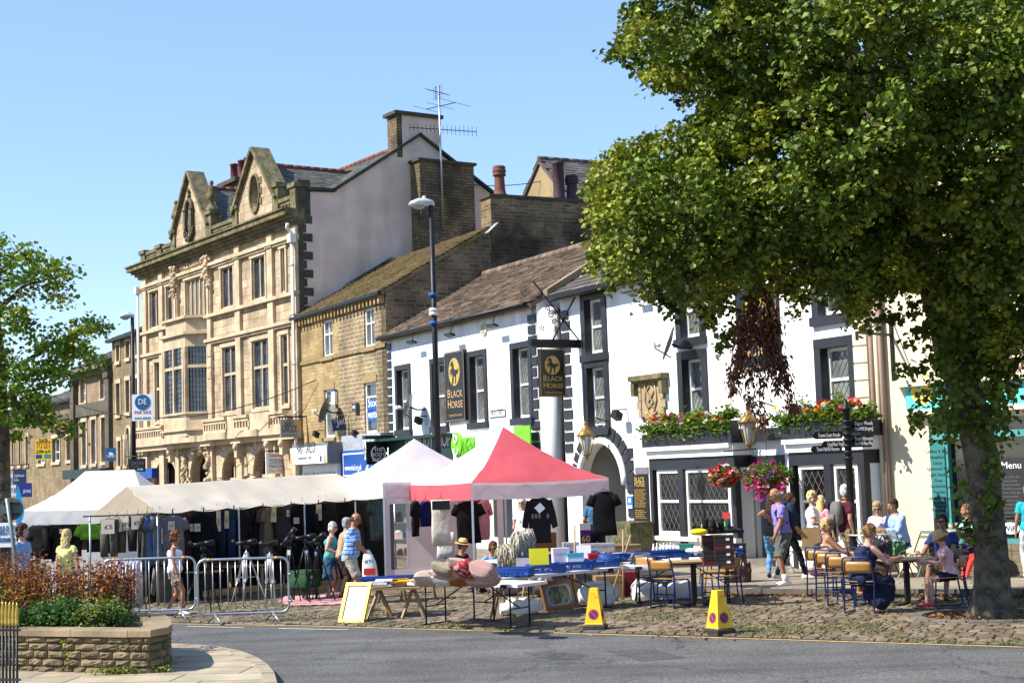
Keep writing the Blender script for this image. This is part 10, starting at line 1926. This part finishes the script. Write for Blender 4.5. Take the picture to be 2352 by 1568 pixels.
for _ in range(210):
 x,y=rs.uniform(2140,2352),rs.uniform(720,1000);w_=1-abs((y-880)/190)*.35
 tx=2225+(y-880)*.12
 if abs(x-tx)>85*w_+rs.rand()*30 or(y>960 and rs.rand()<.4):continue
 EP.append(np.array(tp(x,y,rs.choice([-1,1])*rs.uniform(.15,.9)))+rs.randn(14,3)*.10)
for _ in range(34):
 y=rs.uniform(1000,1250);x=2215+rs.choice([-1,1])*rs.uniform(0,25)+(70 if rs.rand()<.5 else 0);EP.append(np.array(tp(x,y,rs.uniform(-.4,-.28)))+rs.randn(7,3)*.05)
for(xa,ya,xb,yb,nn)in((2110,690,1985,765,15),(2130,820,2055,868,9),(1990,640,2110,600,12),(2180,700,2080,800,14),(1500,640,1560,742,12),(1600,680,1655,770,12),(2110,900,2105,1005,8),(1690,720,1645,830,9)):
 for i in range(nn):q=i/nn;EP.append(np.array(tp(xa+(xb-xa)*q,ya+(yb-ya)*q+14*math.sin(q*6),-.3))+rs.randn(8,3)*.055)
EP=np.concatenate(EP)-np.array(T0)
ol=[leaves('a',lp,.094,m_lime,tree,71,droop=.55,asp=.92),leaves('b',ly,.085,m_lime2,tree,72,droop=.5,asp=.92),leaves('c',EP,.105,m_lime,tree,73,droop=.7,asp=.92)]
DP=[];hb=MB();rdb=random.Random(6)
for(x0_,y0_,x1_,y1_)in((1735,660,1720,955),(1750,700,1790,900),(1760,690,1825,955),(1720,690,1690,900),(1700,720,1680,895),(1745,710,1752,990),(1770,720,1805,870),(1730,700,1700,820),(1755,720,1765,860),(1740,640,1790,760),(1720,640,1745,780)):
 q0,q1=tp(x0_,y0_,-.6),tp(x1_,y1_,-.6);P=[q0.lerp(q1,i/6)+Vector((rdb.uniform(-.04,.04),rdb.uniform(-.2,.2),0))for i in range(7)];hb.rod([p-T0 for p in P],[.012-.0015*i for i in range(7)],5)
 for i in range(46):q=rdb.random()**.8;c=q0.lerp(q1,q);DP.append(np.array(c)+rs.randn(5,3)*np.array([.045,.07,.05]))
hb.build('dead_branch',m_bark,tree);DP=np.concatenate(DP)-np.array(T0)
ol.append(leaves('d',DP,.08,m_dead,tree,74,droop=1.9,asp=.5));join(ol,'crown')
mb=MB();kr=24
for i in range(kr):
 a0,a1=2*math.pi*i/kr,2*math.pi*(i+.92)/kr;m_=[]
 for(r_,z)in((.85,.0),(1.02,.0),(1.02,.055),(.85,.055)):
  for a in(a0,a1):m_.append((T0.x+r_*1.15*math.cos(a),T0.y+r_*math.sin(a)*1.0,z))
 mb.add(m_,[(0,1,3,2),(2,3,5,4),(4,5,7,6),(6,7,1,0),(0,2,4,6),(1,7,5,3)])
o=mb.build('tree_kerb',m_kerb);o['kind']='structure'
n=900;a=rs.rand(n)*2*np.pi;r_=np.sqrt(rs.rand(n))*.95;P=np.stack([T0.x+np.cos(a)*r_*1.1,T0.y+np.sin(a)*r_,np.full(n,.02)+rs.rand(n)*.02],1)
P2=[]
for _ in range(1500):
 t_=rs.rand();p=PA.lerp(PB,t_);P2.append((p.x+rs.randn()*.1,p.y-.16-abs(rs.randn())*.14,.03+rs.rand()*.012))
for _ in range(600):
 c=G(rs.uniform(1500,2352),rs.uniform(1380,1475));P2.append((c.x,c.y,.035))
o=leaves('leaf_litter',np.concatenate([P,np.array(P2)]),.05,mat('litter',(.30,.14,.05),.9,var=.5,sc=3,bump=0),None,81,droop=0,fold=.5);tag(o,'dry brown fallen leaves along the kerb and round the tree','leaf litter',kind='stuff')
Yl=35.5;L0=Vector((at(6,1100,Yl).x,Yl,0));ltree=thing('sycamore_tree','leafy green tree at the left edge, in front of the low stone shops','tree',L0)
def lp_(x,y,d=0.):return at(x,y,Yl+d)
tm=MB();T0=L0
limb(tm,[Vector((L0.x,L0.y,0)),lp_(5,1000),lp_(0,850),lp_(-12,700),lp_(-10,560)],.2,.08)
for pts in([lp_(0,860),lp_(60,830,.3),lp_(120,790,.4),lp_(160,775,.5)],[lp_(0,900),lp_(50,930,-.5),(lp_(110,970,-.6)),lp_(150,1000,-.6)],[lp_(-10,720),lp_(50,660,.3),lp_(110,640,.4)],[lp_(-10,640),lp_(30,590),lp_(60,560)],[lp_(160,778,.5),lp_(190,760,.5),lp_(215,750,.5)]):limb(tm,pts,.07,.02,7)
tm.build('trunk',m_bark,ltree)
OUTL=[(-150,560),(-20,535),(10,545),(40,560),(60,555),(85,590),(110,600),(130,590),(165,620),(160,650),(170,680),(150,705),(120,690),(85,690),(70,760),(110,775),(128,740),(150,770),(170,735),(200,725),(240,745),(235,790),(215,850),(190,860),(165,800),(150,830),(155,865),(120,890),(95,870),(110,930),(150,960),(178,985),(160,1005),(130,1000),(90,985),(60,960),(40,1000),(20,1010),(-150,1030)]
def mk(poly,x0_,x1_,y0_,y1_,ns,dYm,at_):
 out=[];tries=0
 while len(out)<ns and tries<30000:
  tries+=1;x,y=rs.uniform(x0_,x1_),rs.uniform(y0_,y1_)
  if inside(x,y,poly)and rs.rand()<.93:out.append(at_(x,y,rs.uniform(-dYm,dYm)*(1 if x<60 else.45)))
 return out
S2=mk(OUTL,-140,245,535,1010,340,2.0,lp_);l1,l2=[],[]
for c in S2:P=np.array(c)+rs.randn(rs.randint(18,34),3)*np.array([.16,.18,.10]);(l2 if rs.rand()<.25 else l1).append(P)
join([leaves('a',np.concatenate(l1)-np.array(L0),.12,m_maple,ltree,91,droop=.4,asp=1.),leaves('b',np.concatenate(l2)-np.array(L0),.11,m_lime2,ltree,92,droop=.4,asp=1.)],'crown')
Yn=30.
convert_fonts()
